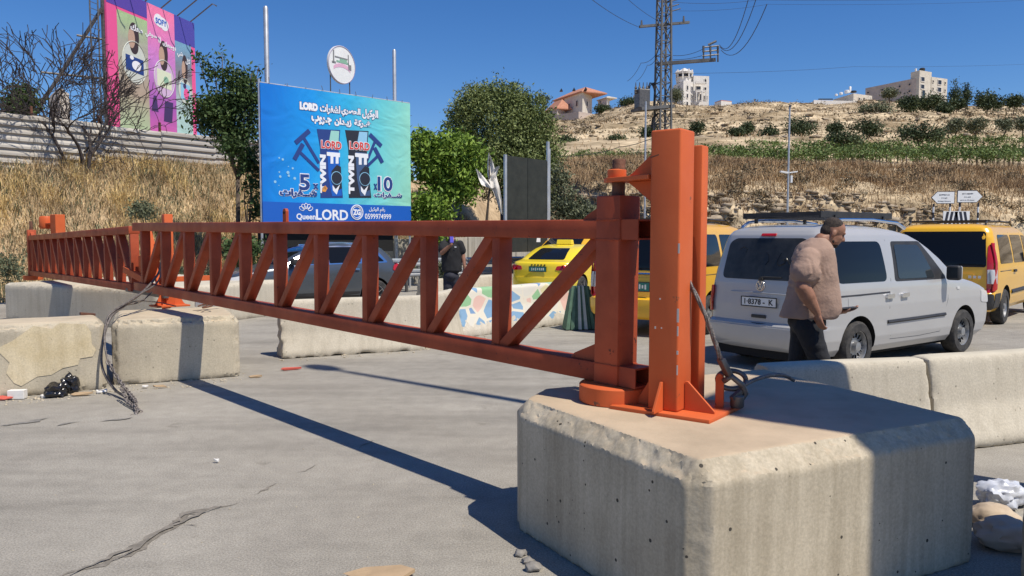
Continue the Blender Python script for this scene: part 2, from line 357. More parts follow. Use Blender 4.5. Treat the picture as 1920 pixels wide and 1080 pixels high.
def build_terrain():
    us = np.concatenate([np.linspace(-3.2, -1.1, 24), np.linspace(-1.08, 1.08, 300), np.linspace(1.1, 3.2, 24)])
    ds = np.concatenate([np.linspace(5, 18, 12), np.linspace(18.4, 50, 110), np.linspace(50.8, 120, 80), np.linspace(122, 260, 80), np.geomspace(264, 1600, 26)])
    U, D = np.meshgrid(us, ds); X = U * D; Y = D.copy()
    Z = tz(X, Y)
    s = (X - TOE.x) * NB.x + (Y - TOE.y) * NB.y
    N = np.zeros_like(Z); flat = Z < .0
    for i in range(Z.shape[0]):
        for j in range(Z.shape[1]):
            if flat[i, j] or abs(U[i, j]) > 1.1: continue
            x, y, z = X[i, j], Y[i, j], Z[i, j]
            if y < 60:
                n = noise.fractal(Vector((x * .35, y * .35, 3)), 1, 2, 4) * .35
                if x / y > .05: # broken rock face
                    k = max(0, 1 - abs(z - 2.6) / 2.6); n += k * noise.fractal(Vector((x * .5, y * .6, z * 1.3)), .8, 2, 5) * .9
            else:
                n = noise.fractal(Vector((x * .05, y * .05, 9)), 1, 2, 5) * .9
                if y > 88:  # old terraces stepping up the hillside
                    q = z + n * 1.5 + noise.noise(Vector((x * .02, y * .02, 0))) * 2; st_ = 1.9
                    fr = (q / st_) % 1; tr = q - fr * st_ + st_ * max(0, (fr - .72) / .28)
                    n += (tr - q) * .75
            N[i, j] = n
    Z = Z + N
    nr, nc = Z.shape; idx = np.arange(nr * nc).reshape(nr, nc)
    f = np.stack([idx[:-1, :-1], idx[:-1, 1:], idx[1:, 1:], idx[1:, :-1]], -1).reshape(-1, 4)
    o = raw('hillside', np.stack([X, Y, Z], -1).reshape(-1, 3), f, [M_soil, M_hill], smooth=180)
    cy = (Y[:-1, :-1]).ravel(); cu = U[:-1, :-1].ravel()
    o.data.polygons.foreach_set('material_index', ((cu > .03) & (cy > 39)).astype(np.int32))
    tag(o, kind='structure'); return X, Y, Z
TX, TY, TZ = build_terrain()
_us = TX[0] / TY[0]; _ds = TY[:, 0]
def hz(x, y):   # height of the built terrain mesh
    i = np.interp(y, _ds, np.arange(len(_ds))); j = np.interp(x / y, _us, np.arange(len(_us)))
    i0 = int(min(i, len(_ds) - 2)); j0 = int(min(j, len(_us) - 2)); a = i - i0; b = j - j0
    return float((TZ[i0, j0] * (1 - b) + TZ[i0, j0 + 1] * b) * (1 - a) + (TZ[i0 + 1, j0] * (1 - b) + TZ[i0 + 1, j0 + 1] * b) * a)
g = MB(); g.add([(-1500, -1500, -.1), (1500, -1500, -.1), (1500, 1500, -.1), (-1500, 1500, -.1)], [(0, 1, 2, 3)])
tag(g.build('ground', M_soil), kind='structure')
def road_sheet():
    n = 90; xs = np.linspace(-60, 60, n); ys = np.linspace(-25, 78, n)
    X, Y = np.meshgrid(xs, ys); Z = np.zeros_like(X)
    idx = np.arange(n * n).reshape(n, n); f = np.stack([idx[:-1, :-1], idx[:-1, 1:], idx[1:, 1:], idx[1:, :-1]], -1).reshape(-1, 4)
    tag(raw('road', np.stack([X, Y, Z], -1).reshape(-1, 3), f, M_road, smooth=180), kind='structure')
road_sheet()
def road_wear():
    n = M_road.node_tree.nodes; l = M_road.node_tree.links; b = n['Principled BSDF']; src = b.inputs['Base Color'].links[0].from_socket
    def layer(src, rot, scl, sc, lo, hi, dark, bright=1.0):
        mp = n.new('ShaderNodeMapping'); mp.inputs['Rotation'].default_value = (0, 0, rot); mp.inputs['Scale'].default_value = scl; l.new(n['Texture Coordinate'].outputs['Object'], mp.inputs[0])
        x = n.new('ShaderNodeTexNoise'); x.inputs['Scale'].default_value = sc; x.inputs['Detail'].default_value = 7; x.inputs['Roughness'].default_value = .62; l.new(mp.outputs[0], x.inputs['Vector'])
        r = n.new('ShaderNodeValToRGB'); r.color_ramp.elements[0].position = lo; r.color_ramp.elements[1].position = hi; r.color_ramp.elements[0].color = (*dark, 1); r.color_ramp.elements[1].color = (bright, bright, bright, 1); l.new(x.outputs['Fac'], r.inputs[0])
        m = n.new('ShaderNodeMix'); m.data_type = 'RGBA'; m.blend_type = 'MULTIPLY'; m.inputs[0].default_value = 1; l.new(src, m.inputs[6]); l.new(r.outputs[0], m.inputs[7]); return m.outputs[2]
    c = layer(src, R(-41), (.22, 1.5, 1), 1.1, .34, .55, (.80, .80, .80), 1.03)
    c = layer(c, 0, (1, 1, 1), 2.6, .27, .36, (.74, .73, .71)); c = layer(c, 0, (1, 1, 1), .9, .55, .72, (1, 1, 1), 1.12)
    l.new(c, b.inputs['Base Color'])
road_wear()
def crack(pts, w0, name='road_crack', seed=1, mt=None, kk=60):
    rr = random.Random(seed); pts = [G(*p) for p in pts]; L = MB(); vs = []; acc = []
    for a, b in zip(pts, pts[1:]):
        n = max(2, int((b - a).length / .04))
        for i in range(n): acc.append(a.lerp(b, i / n))
    n = len(acc); f = []
    for i, p in enumerate(acc):
        d = (acc[min(i + 1, n - 1)] - acc[max(0, i - 1)]).normalized(); s = Vector((-d.y, d.x, 0))
        w = w0 * (.25 + 1.5 * abs(noise.noise(p * 7.1)) + .7 * rr.random()) * min(1, i / 6, (n - 1 - i) / 6)
        q = p + s * (noise.noise(p * 1.7 + Vector((seed * 3.3, 0, 0))) * .07 + noise.noise(p * 9 + Vector((seed, 0, 0))) * .03 + rr.uniform(-.012, .012))
        vs += [(q.x + s.x * w, q.y + s.y * w, .002 + .0007 * seed), (q.x - s.x * w, q.y - s.y * w, .002 + .0007 * seed)]
        if i: f.append((2 * i - 2, 2 * i - 1, 2 * i + 1, 2 * i))
    L.add(vs, f); tag(L.build(name, mt or M_crack), kind='structure')
crack([(90, 1095), (120, 1078), (230, 1040), (300, 1003), (345, 980), (350, 965), (420, 950), (455, 935)], .03, seed=1)
crack([(105, 1092), (240, 1034), (300, 1000), (345, 976), (430, 945)], .016, seed=11)
crack([(200, 1055), (255, 1030), (330, 985), (350, 968), (398, 958)], .02, seed=12)
crack([(470, 928), (500, 918), (530, 902)], .03, seed=2)
crack([(545, 888), (580, 880), (605, 868)], .014, seed=3)
crack([(665, 842), (688, 830), (700, 822)], .02, seed=4)
crack([(345, 985), (378, 990)], .03, seed=5)
M_stain = mat('asphalt_stain', (.20, .19, .17), .9, col2=(.25, .235, .21), scale=3, bump=.3, bscale=60, fine=.2)
crack([(0, 800), (60, 793), (105, 782)], .10, 'asphalt_stain', 6, M_stain)
crack([(110, 800), (160, 788)], .07, 'asphalt_stain', 7, M_stain)
crack([(190, 793), (240, 785), (262, 780)], .06, 'asphalt_stain', 8, M_stain)
# ---------------------------------------------------------------- grass, rocks
def blades(name, pts, hmin, hmax, w, m, lean=.45, seed=1, up=1.0):
    r = np.random.RandomState(seed); n = len(pts); pts = np.asarray(pts)
    h = hmin + (hmax - hmin) * r.uniform(0, 1, n) ** 2; a = r.uniform(0, 2 * np.pi, n); la = r.uniform(0, 2 * np.pi, n); ll = r.uniform(.05, lean, n) * h
    sx, sy = np.cos(a) * w, np.sin(a) * w
    dx, dy = np.cos(la) * ll, np.sin(la) * ll
    b0 = pts + np.stack([-sx, -sy, 0 * sx - .05], -1); b1 = pts + np.stack([sx, sy, 0 * sx - .05], -1)
    m0 = pts + np.stack([dx * .35 + sx * .8, dy * .35 + sy * .8, h * .6], -1); m1 = pts + np.stack([dx * .35 - sx * .8, dy * .35 - sy * .8, h * .6], -1)
    tip = pts + np.stack([dx, dy, h * (1 - .3 * ll / h)], -1)
    v = np.stack([b0, b1, m0, m1, tip], 1).reshape(-1, 3); k = np.arange(n)[:, None] * 5
    f = np.concatenate([k + [0, 1, 2], k + [0, 2, 3], k + [3, 2, 4]], 0)
    o = raw(name, v, f, m); tag(o, kind='stuff'); return o
def scatter(n, u0, u1, d0, d1, cond, seed, clump=.5, cl=.35):
    r = np.random.RandomState(seed); out = []
    while len(out) < n:
        d = math.sqrt(r.uniform(d0 * d0, d1 * d1)); u = r.uniform(u0, u1); x = u * d
        s = (x - TOE.x) * NB.x + (d - TOE.y) * NB.y
        if not cond(x, d, s): continue
        if clump and noise.noise(Vector((x * cl, d * cl, seed))) < r.uniform(-1, 1) * clump - .1: continue
        out.append((x, d, hz(x, d)))
    return out
pts = scatter(100000, -.80, .06, 18.5, 34, lambda x, d, s: .25 < s < 9, 3, .7, 1.1)
pts = [(x, y, z) for x, y, z in pts if z > .0]
tag(blades('dry_grass', pts, .10, .62, .0075, M_straw, 1.3), 'tall straw coloured dry grass covering the roadside bank', 'dry grass')
pts = scatter(70000, .03, .74, 41, 62, lambda x, d, s: hz(x, d) > .8 and (hz(x, d) > 4.2 or random.random() < .5), 4, .8, .35)
tag(blades('dry_brush', pts, .15, .8, .018, M_straw2, 1.2), 'brown dry brush on the slope above the cut rock face', 'dry brush')
pts = scatter(42000, -.05, .85, 66, 250, lambda x, d, s: d > 96 or random.random() < .6, 5, .9, .08)
tag(blades('hill_grass', pts, .15, .75, .05, M_straw2, 1.2), 'thin dry grass spread over the terraced hillside', 'dry grass')
pts = scatter(16000, -.8, .05, 19, 34, lambda x, d, s: .1 < s < 7, 6, .9, .3)
tag(blades('roadside_weeds', pts, .12, .5, .014, L_grey, 1.2), 'grey green weeds growing among the dry grass', 'weeds')

M_gold = mat('golden_grass', (.50, .34, .12), .8, col2=(.85, .66, .33), scale=1.5, speck=(9, .25), spec=.15)
rc = random.Random(9); pts = []
for k in range(130):
    c_ = scatter(1, -.78, .05, 19.5, 28, lambda x, d, s: .6 < s < 8, 200 + k, 0)[0]; rr_ = rc.uniform(.15, .6)
    for j in range(int(220 * rr_)):
        x_, y_ = c_[0] + rc.gauss(0, rr_ * .5), c_[1] + rc.gauss(0, rr_ * .4); pts.append((x_, y_, hz(x_, y_)))
tag(blades('golden_tufts', pts, .3, .95, .008, M_gold, 1.1), 'taller golden grass tufts standing out of the dry bank', 'tufts')
def rocks(name, pts, smin, smax, m, seed, flat=.6, per=None):
    r = random.Random(seed); ico = bmesh.new(); bmesh.ops.create_icosphere(ico, subdivisions=1, radius=1)
    bv = [v.co.copy() for v in ico.verts]; bf = [[v.index for v in f.verts] for f in ico.faces]; ico.free(); V = []; Fc = []
    for (x, y, z) in pts:
        s = r.uniform(smin, smax) * (r.random() ** 1.5 * .7 + .5); a = r.uniform(0, 6.28); c_, s_ = math.cos(a), math.sin(a)
        ex, ey, ez = r.uniform(.7, 1.5), r.uniform(.6, 1), r.uniform(.4, 1) * flat; k = len(V)
        for v in bv:
            j = r.uniform(.55, 1.25); px, py, pz = v.x * ex * j * s, v.y * ey * j * s, v.z * ez * j * s
            V.append((x + px * c_ - py * s_, y + px * s_ + py * c_, z + pz + ez * s * .3))
        Fc += [[i + k for i in f] for f in bf]
    o = raw(name, V, Fc, m); tag(o, kind='stuff'); return o
pts = scatter(1500, .06, .74, 40.3, 47, lambda x, d, s: .3 < hz(x, d) < 4.3, 11, 1.0, .3)
tag(rocks('rock_face', pts, .10, .50, M_rock, 1, .45), 'broken pale limestone exposed in the road cutting', 'rocks')
pts = scatter(3800, -.05, .85, 88, 245, lambda x, d, s: abs(((hz(x, d) + 2 * noise.noise(Vector((x * .02, d * .02, 0)))) / 1.9) % 1 - .85) < .25, 12, .6, .05)
tag(rocks('terrace_stones', pts, .15, .75, M_rock, 2, .4), 'pale stones lining the old terraces on the hillside', 'stones')

M_scrub = leafmat('scrub_brown', (.05, .045, .025), (.22, .17, .10), .8)
def leaves(name, blobs, n, size, m, parent=None, seed=1, fill=.55, squash=1.0, droop=0, world=True, kind=None):
    """blobs: (x,y,z,rx,ry,rz); leaf quads spread through their volumes in clumps"""
    r = np.random.RandomState(seed); B = np.array(blobs, float)
    vol = (B[:, 3] * B[:, 4] * B[:, 5]) ** .72; pr = vol / vol.sum(); nc = max(1, n // 14)
    bi = r.choice(len(B), nc, p=pr); d = r.normal(size=(nc, 3)); d /= np.linalg.norm(d, axis=1)[:, None]
    rad = r.uniform(0, 1, nc) ** fill * (1 + .10 * r.normal(size=nc))
    c = B[bi, :3] + d * rad[:, None] * B[bi, 3:]
    ci = r.choice(nc, n); cs = size * 2.2
    p = c[ci] + r.normal(size=(n, 3)) * cs * [1, 1, .7]
    a = r.normal(size=(n, 3)); a[:, 2] += droop; a /= np.linalg.norm(a, axis=1)[:, None]
    b = np.cross(a, r.normal(size=(n, 3))); b /= np.linalg.norm(b, axis=1)[:, None]
    s = size * r.uniform(.6, 1.3, n)[:, None]; w = s * .42 * squash
    v = np.stack([p - a * s, p + b * w, p + a * s, p - b * w], 1).reshape(-1, 3)
    f = np.arange(n)[:, None] * 4 + [0, 1, 2, 3]
    o = raw(name, v, f, m, parent, world=world)
    return o
sb = [(x, y, z + .1, .5 * random.uniform(.5, 1.6), .4, .32 * random.uniform(.6, 1.7)) for x, y, z in scatter(150, .05, .74, 41, 58, lambda x, d, s: 1 < hz(x, d) < 6.5, 21, .8, .2)]
tag(leaves('scrub', sb, 22000, .09, M_scrub, seed=77), 'grey brown thorny scrub over the road cutting', 'scrub', kind='stuff')
sb = [(x, y, z + .2, 1.2 * random.uniform(.5, 1.6), 1, .5 * random.uniform(.6, 1.5)) for x, y, z in scatter(420, 0, .85, 88, 245, lambda x, d, s: True, 22, .9, .03)]
tag(leaves('hill_scrub', sb, 20000, .22, M_scrub, seed=78), 'small dry scrub dotted over the terraced hillside', 'scrub', kind='stuff')
def limb_tubes(mb, p, d, L, r, depth, rr, spread=.6, kids=(2, 3), up=.15, taper=.62, seg=3, ends=None, minr=.004, wob=.25):
    pts = [p.copy()]; rs = [r]; q = p.copy(); dd = d.copy()
    for i in range(seg):
        dd = (dd + Vector((rr.uniform(-wob, wob), rr.uniform(-wob, wob), rr.uniform(-wob, wob) + up * .3))).normalized()
        q = q + dd * L / seg; pts.append(q.copy()); rs.append(max(minr, r * (1 - (1 - taper) * (i + 1) / seg)))
    mb.tube(pts, rs, 6 if r > .03 else 4, cap=False)
    if ends is not None and depth <= 1: ends.append(q.copy())
    if depth > 0:
        for k in range(rr.randint(*kids)):
            nd = (dd + Vector((rr.uniform(-1, 1), rr.uniform(-1, 1), rr.uniform(-.5, 1) + up)) * spread).normalized()
            t = rr.uniform(.45, 1); i = min(seg, int(t * seg) + 1)
            limb_tubes(mb, pts[i] if k else q, nd, L * rr.uniform(.6, .9), rs[i] * .72, depth - 1, rr, spread, kids, up, taper, seg, ends, minr, wob)

def tree(name, label, base, blobs, n, size, lm, group=None, trunk=.12, seed=1, cat='tree', limbs=6, fill=.55, droop=0):
    t = thing(name, label, cat, base, group=group); rr = random.Random(seed)
    mb = MB(); b = Vector(base)
    zc = sum(q[2] for q in blobs) / len(blobs)
    top = Vector((sum(q[0] for q in blobs) / len(blobs), sum(q[1] for q in blobs) / len(blobs), b.z + (zc - b.z) * .55))
    mb.tube([b - Vector((0, 0, .3)), b.lerp(top, .5) + Vector((rr.uniform(-.1, .1), 0, 0)), top], [trunk, trunk * .8, trunk * .65], 8)
    for k in range(limbs):
        q = blobs[k % len(blobs)]; e = Vector(q[:3]) + Vector((rr.uniform(-.5, .5) * q[3], rr.uniform(-.5, .5) * q[4], rr.uniform(-.2, .5) * q[5]))
        mb.tube([top, top.lerp(e, .5) + Vector((rr.uniform(-.2, .2), rr.uniform(-.2, .2), 0)), e], [trunk * .5, trunk * .3, trunk * .1], 5)
    mb.build('trunk', M_bark, t, 180, world=True)
    c = leaves('crown', blobs, n, size, lm, t, seed, fill, droop=droop)
    return t
# --- trees and shrubs on the left bank
def bl(px, py, D, rpx, rpy, ry=None):
    p = P(px, py, D); k = D / F; return (p.x, p.y, p.z, rpx * k, (ry or rpx * k * .8), rpy * k)
D = 33
tree('round_tree', 'large round feathery olive green tree rising behind the dark sign board', (P(945, 400, D).x, D, hz(P(945, 400, D).x, D)),
     [bl(925, 235, D, 80, 78), bl(985, 250, D, 58, 75), bl(865, 255, D, 38, 55), bl(940, 310, D, 95, 60), bl(1010, 330, D, 45, 65), bl(900, 190, D, 45, 32), bl(955, 185, D, 40, 30), bl(870, 215, D, 30, 30), bl(1000, 215, D, 26, 40), bl(985, 375, D, 55, 40), bl(870, 300, D, 50, 55), bl(1015, 270, D, 38, 55)],
     75000, .065, L_big, trunk=.2, seed=5, fill=.42)
D = 27
tree('vine_shrub', 'bright green leafy climber tumbling over the bank right of the blue billboard', (P(840, 420, D).x, D, hz(P(840, 420, D).x, D)),
     [bl(800, 285, D, 40, 32), bl(850, 285, D, 45, 32), bl(880, 320, D, 30, 42), bl(820, 320, D, 45, 30), bl(860, 355, D, 30, 28), bl(835, 350, D, 25, 25), bl(790, 262, D, 22, 12)],
     10500, .10, L_vine, trunk=.05, seed=6, cat='shrub')
tree('small_shrub', 'low bright green shrub at the foot of the bank, just right of the billboard', (P(800, 420, 26).x, 26, hz(P(800, 420, 26).x, 26)),
     [bl(800, 385, 26, 30, 32), bl(785, 410, 26, 20, 20), bl(825, 402, 26, 20, 18), bl(822, 447, 26, 16, 14)], 2600, .085, L_vine, trunk=.03, seed=7, cat='shrub')
tree('grey_shrub', 'loose grey green shrub between the dark sign board and the hinge post', (P(1060, 420, 31).x, 31, hz(P(1060, 420, 31).x, 31)),
     [bl(1060, 390, 31, 30, 38), bl(1085, 400, 31, 32, 24), bl(1050, 340, 31, 18, 40), bl(1105, 408, 31, 30, 22)], 6000, .075, L_grey, trunk=.03, seed=8, cat='shrub')
D = 23.5
tree('dark_bush', 'dark leafy bush with long upright shoots between the two billboards', (P(445, 420, D).x, D, hz(P(445, 420, D).x, D)),
     [bl(430, 200, D, 55, 42), bl(395, 215, D, 45, 35), bl(465, 185, D, 30, 45), bl(440, 150, D, 18, 30), bl(400, 140, D, 14, 22), bl(415, 100, D, 6, 24), bl(378, 110, D, 16, 7), bl(470, 140, D, 8, 22), bl(485, 122, D, 7, 9), bl(440, 250, D, 50, 28), bl(536, 157, D + 2, 8, 5)],
     9500, .07, L_dark, trunk=.09, seed=9, cat='bush', limbs=11)
tree('ivy_bush', 'dark ivy clump beneath the bush, against the left edge of the blue billboard', (P(460, 420, 22.6).x, 22.6, hz(P(460, 420, 22.6).x, 22.6)),
     [bl(462, 300, 22.6, 20, 28), bl(474, 345, 22.6, 12, 30), bl(440, 278, 22.6, 26, 14), bl(484, 392, 22.6, 9, 26), bl(455, 470, 20.5, 36, 30)], 3600, .07, L_dark, trunk=.05, seed=10, cat='bush')
tree('green_conifer', 'small dark green tree standing behind the sheet fence at far left', (P(40, 300, 34).x, 34, hz(P(40, 300, 34).x, 34)),
     [bl(45, 195, 34, 24, 22), bl(45, 172, 34, 12, 14), bl(30, 205, 34, 18, 16)], 2600, .11, L_dark, seed=11)
# low weeds along the foot of the bank
wr = random.Random(2)
for k, (px, py, D_, s, lb) in enumerate([(12, 500, 19, 34, 'olive green weed at the left edge of the picture behind the far block'), (268, 395, 21.5, 20, 'small sage green bush in the dry grass above the gate joint'), (345, 520, 20, 22, 'weedy bush seen through the gate just right of the middle post'), (395, 530, 20, 24, 'grey weed seen through the gate left of the parked grey car'),
                               (762, 500, 24, 12, 'dry weed growing behind the barrier near the guard rail'), (830, 505, 21, 10, 'thorny weed below the guard rail behind the man in black')]):
    p = P(px, py, D_); k_ = D_ / F
    t = tree('weed_bush', lb, (p.x, D_, max(0, hz(p.x, D_))), [(p.x, p.y, p.z, s * k_ * 1.2, s * k_, s * k_)], 1100, .045, L_grey, group='weed bushes along the bank', trunk=.015, seed=30 + k, cat='bush', limbs=3)
# bare tree
t = thing('bare_tree', 'leafless dark tree with tangled twigs in front of the sheet fence at far left', 'tree', (P(150, 330, 26).x, 26, hz(P(150, 330, 26).x, 26)))
mb = MB(); rr = random.Random(12); base = Vector(WM[t.name].translation)
for k in range(10):
    a = rr.uniform(0, 6.28); limb_tubes(mb, base + Vector((rr.uniform(-1.3, .5), rr.uniform(-.2, .2), -.1)), Vector((math.cos(a) * .8 - .25, math.sin(a) * .3, 1)).normalized(), 1.75, .06, 4, rr, .75, (2, 4), .02, .62, 4, None, .011, .35)
mb.build('trunk', M_barkd, t, 180, world=True)
mb = MB()
for k in range(40):
    a = rr.uniform(0, 6.28); q = base + Vector((rr.uniform(-2.6, 2.2), rr.uniform(-.6, .6), rr.uniform(-.1, 1.6)))
    limb_tubes(mb, q, Vector((math.cos(a), math.sin(a) * .4, rr.uniform(.2, 1))).normalized(), .9, .014, 2, rr, .8, (2, 3), 0, .6, 4, None, .009, .4)
mb.build('twig', M_barkd, t, 180, world=True)
# --- hillside trees: (px, py centre, rx, ry, D, kind)
HT = [(1508, 238, 37, 23, 100, 0, 'widest dark bush on the hill, right of the lamp pole'), (1565, 240, 13, 12, 98, 0, 'small dark bush between two larger ones on the hill'),
      (1618, 240, 33, 20, 98, 0, 'dark rounded bush left of the big hillside tree cluster'), (1582, 262, 30, 12, 84, 0, 'low dark bush just above the vine rows'),
      (1725, 250, 48, 26, 86, 0, 'largest spreading dark tree just above the vine rows'), (1790, 238, 17, 15, 100, 1, 'grey green olive tree right of the largest dark tree'),
      (1832, 235, 19, 14, 100, 1, 'olive tree with a visible trunk, second from the right edge group'), (1878, 233, 18, 13, 105, 1, 'olive tree near the right edge, below the ridge trees'), (1918, 232, 12, 14, 105, 1, 'olive tree cut by the right edge, on the lower row'),
      (1700, 195, 20, 20, 160, 0, 'dark tree with thin trunk below the long stone building'), (1740, 195, 28, 20, 160, 0, 'broad dark tree right below the tall end of the long building'),
      (1645, 207, 32, 16, 150, 1, 'pale green shrubby tree left below the long building'), (1852, 190, 24, 20, 155, 0, 'dark round tree on the ridge near the right edge'),
      (1900, 190, 14, 13, 155, 0, 'leaning ridge tree near the right edge'), (1770, 205, 8, 6, 150, 0, 'small bush on the ridge slope right of the dark trees'), (1795, 195, 12, 7, 158, 0, 'small brown green bush under the cypress pair'),
      (1382, 250, 13, 9, 95, 0, 'small dark bush above the vine rows, left one of a pair'), (1400, 240, 8, 9, 100, 0, 'tiny dark bush above its larger neighbour right of the orange post'),
      (1441, 252, 15, 12, 95, 0, 'round dark bush in the middle of the slope'), (1308, 240, 10, 10, 100, 0, 'dark bush just right of the lattice mast'), (1155, 264, 22, 8, 88, 0, 'low wide dark bush left of the lattice mast'),
      (1215, 250, 14, 16, 92, 0, 'dark bush at the foot of the thin grey pole'), (1065, 268, 20, 14, 86, 0, 'dark bush beside the round tree, above the vines'), (1200, 300, 26, 13, 74, 1, 'grey green bush under the vine row, behind the hinge bracket'),
      (1178, 192, 18, 10, 215, 0, 'dark tree beside the small white house on the ridge'), (1130, 205, 14, 6, 215, 0, 'low bush below the small white house'), (1270, 178, 14, 18, 222, 1, 'tree partly covering the white tower house'),
      (1668, 175, 9, 7, 170, 1, 'small pale tree at the left foot of the long building')]
for k, (px, py, rx, ry, D, kd, lb) in enumerate(HT):
    p = P(px, py, D); kk = D / F; zb = hz(p.x, D); rx *= kk; ry *= kk
    zb2 = min(zb, p.z - ry * .6)
    rr = random.Random(50 + k); bs = [(p.x, p.y, p.z, rx * .7, rx * .7, ry * .85)]
    for j in range(5):
        a = rr.uniform(0, 6.28); bs.append((p.x + math.cos(a) * rx * .55, p.y + math.sin(a) * rx * .5, p.z + rr.uniform(-.35, .4) * ry, rx * .45, rx * .45, ry * .5))
    tree('olive_tree' if kd else 'hill_tree', lb, (p.x, D, zb2), bs, int(900 + 1600 * min(1, rx / 3)), .16 if D < 120 else .26, L_grey if kd else L_hill, 'trees and bushes on the hillside', trunk=.12, seed=60 + k, limbs=4, cat='tree' if ry > 1 else 'bush')
for k, (px, y0, y1, w, lb) in enumerate([(1789, 155, 192, 12, 'broader dark conifer beside the long building'), (1811, 160, 195, 6, 'slim dark cypress right of the broader conifer')]):
    D = 165; a = P(px, y1, D); b = P(px, y0, D); H = b.z - a.z; kk = D / F
    tree('cypress', lb, (a.x, D, min(a.z, hz(a.x, D))), [(a.x, D, a.z + H * (.2 + .2 * j), w * kk * (1 - .19 * j), w * kk * (1 - .19 * j), H * .2) for j in range(5)], 1300, .2, L_hill, 'conifers beside the long building', seed=120 + k, limbs=1)
D = 215; a = P(1018, 200, D)
t = thing('palm_tree', 'tall dark palm left of the red roofed villa', 'palm', (a.x, D, hz(a.x, D)))
mb = MB(); top = P(1018, 186, D); mb.tube([Vector((a.x, D, hz(a.x, D) - .3)), top], [.45, .35], 7); mb.build('trunk', M_bark, t, 180, world=True)
leaves('crown', [(top.x, D, top.z, .95, .95, .6), (top.x, D, top.z - 1, .5, .5, .9)], 420, .42, L_hill, t, 3)
# --- vine rows: countable rows, each a hedge of leaves over short stakes
for k, (x0, x1, py, D, h, lb) in enumerate([(1050, 1236, 293, 74, 9, 'vine row left of the orange post'), (1300, 1930, 291, 72, 12, 'nearest long bright vine row'), (1310, 1925, 281, 77, 9, 'second vine row behind the nearest one'),
                                        (1400, 1700, 272, 84, 7, 'third vine row with the large bushes standing over it'), (1730, 1930, 262, 92, 8, 'farthest vine row at right, under the olive trees')]):
    rr = random.Random(80 + k); t = thing('vine_row', lb, 'vine row', (P((x0 + x1) / 2, py, D).x, D, hz(P((x0 + x1) / 2, py, D).x, D)), group='vine rows on the terraces')
    bs = []; mb = MB(); kk = D / F; px = x0
    while px < x1:
        Dq = D + rr.uniform(-1.2, 1.2); p = P(px, py + rr.uniform(-2, 2), Dq); bs.append((p.x, p.y, p.z, 9 * kk, 1.1, h * kk * rr.uniform(.55, .9)))
        zb = hz(p.x, Dq)
        if rr.random() < .8: MB().bar((p.x, Dq, min(zb, p.z - .9) - .2), (p.x, Dq, p.z), .07, .07).build('stake', M_bark, t, world=True)
        px += rr.uniform(6, 13)
    leaves('foliage', bs, int(len(bs) * 120), .14, L_vrow, t, 90 + k)
# ---------------------------------------------------------------- concrete blocks and barriers
def rough_prism(name, poly, h, m, label, cat, group=None, vox=.025, bev=.07, chip=.02, z0=0.0, seed=0, wob=.006, seg=1):
    """poly: plan corners (world), prism of height h with worn edges"""
    c = sum((Vector((*p, 0)) for p in poly), Vector()) / len(poly)
    P2 = [(p[0] - c.x, p[1] - c.y) for p in poly]; n = len(P2)
    bm = bmesh.new(); lo = [bm.verts.new((x, y, z0)) for x, y in P2]; hi = [bm.verts.new((x, y, h)) for x, y in P2]
    bm.faces.new(lo[::-1]); bm.faces.new(hi)
    for i in range(n): bm.faces.new((lo[i], lo[(i + 1) % n], hi[(i + 1) % n], hi[i]))
    bmesh.ops.recalc_face_normals(bm, faces=bm.faces)
    ed = [e for e in bm.edges if not (e.verts[0].co.z < h - .01 and e.verts[1].co.z < h - .01 and abs(e.verts[0].co.z - e.verts[1].co.z) < .01)]
    if bev: bmesh.ops.bevel(bm, geom=ed, offset=bev, segments=seg, profile=.5, affect='EDGES', clamp_overlap=True)
    me = bpy.data.meshes.new(name); bm.to_mesh(me); bm.free()
    o = bpy.data.objects.new('t', me); COL.objects.link(o)
    r = o.modifiers.new('r', 'REMESH'); r.mode = 'VOXEL'; r.voxel_size = vox
    me2 = bpy.data.meshes.new_from_object(o.evaluated_get(bpy.context.evaluated_depsgraph_get())); bpy.data.objects.remove(o)
    bm = bmesh.new(); bm.from_mesh(me2); cen = Vector((0, 0, h / 2))
    sd = Vector((seed * 7.3, 0, 0))
    for v in bm.verts:
        p = v.co; nn = v.normal
        flat = max(abs(nn.z), max(abs(nn.x * math.cos(a) + nn.y * math.sin(a)) for a in WALLS(P2)))
        edge = min(1, max(0, (1 - flat) * 5)) * (1 if abs(nn.z) > .12 else .5)
        k = noise.fractal(p * 9 + sd, .9, 2.1, 5); k2 = noise.noise(p * 2.2 + sd)
        v.co = p - nn * (wob * .5 * k2 + chip * .05 * k + edge * chip * (max(0, k) * .8 + abs(noise.noise(p * 38 + sd)) * 1.0 + .7 * max(0, noise.noise(p * 14 + sd))))
    bm.to_mesh(me2); bm.free(); me2.materials.clear()
    o = link(name, me2, m, None, 28); o.location = (c.x, c.y, 0)
    return tag(o, label, cat, group)
def WALLS(P2):
    out = []
    for i in range(len(P2)):
        a, b = P2[i], P2[(i + 1) % len(P2)]; out.append(math.atan2(b[1] - a[1], b[0] - a[0]) - math.pi / 2)
    return out
def gx(px, py, z=0): g_ = G(px, py, z); return (g_.x, g_.y)
BG = 'concrete road blocks'
rough_prism('concrete_block', [(.743, 3.04), (2.40, 3.86), (1.80, 5.45), (.14, 4.70), (.0, 4.34)], .735, M_near, 'big grey concrete block in front carrying the orange hinge post', 'concrete block', BG, vox=.017, bev=.08, chip=.011, seed=1)
a = gx(212, 724); b = gx(452, 706); e = Vector((b[0] - a[0], b[1] - a[1])); nrm = Vector((-e.y, e.x)).normalized() * 1.35
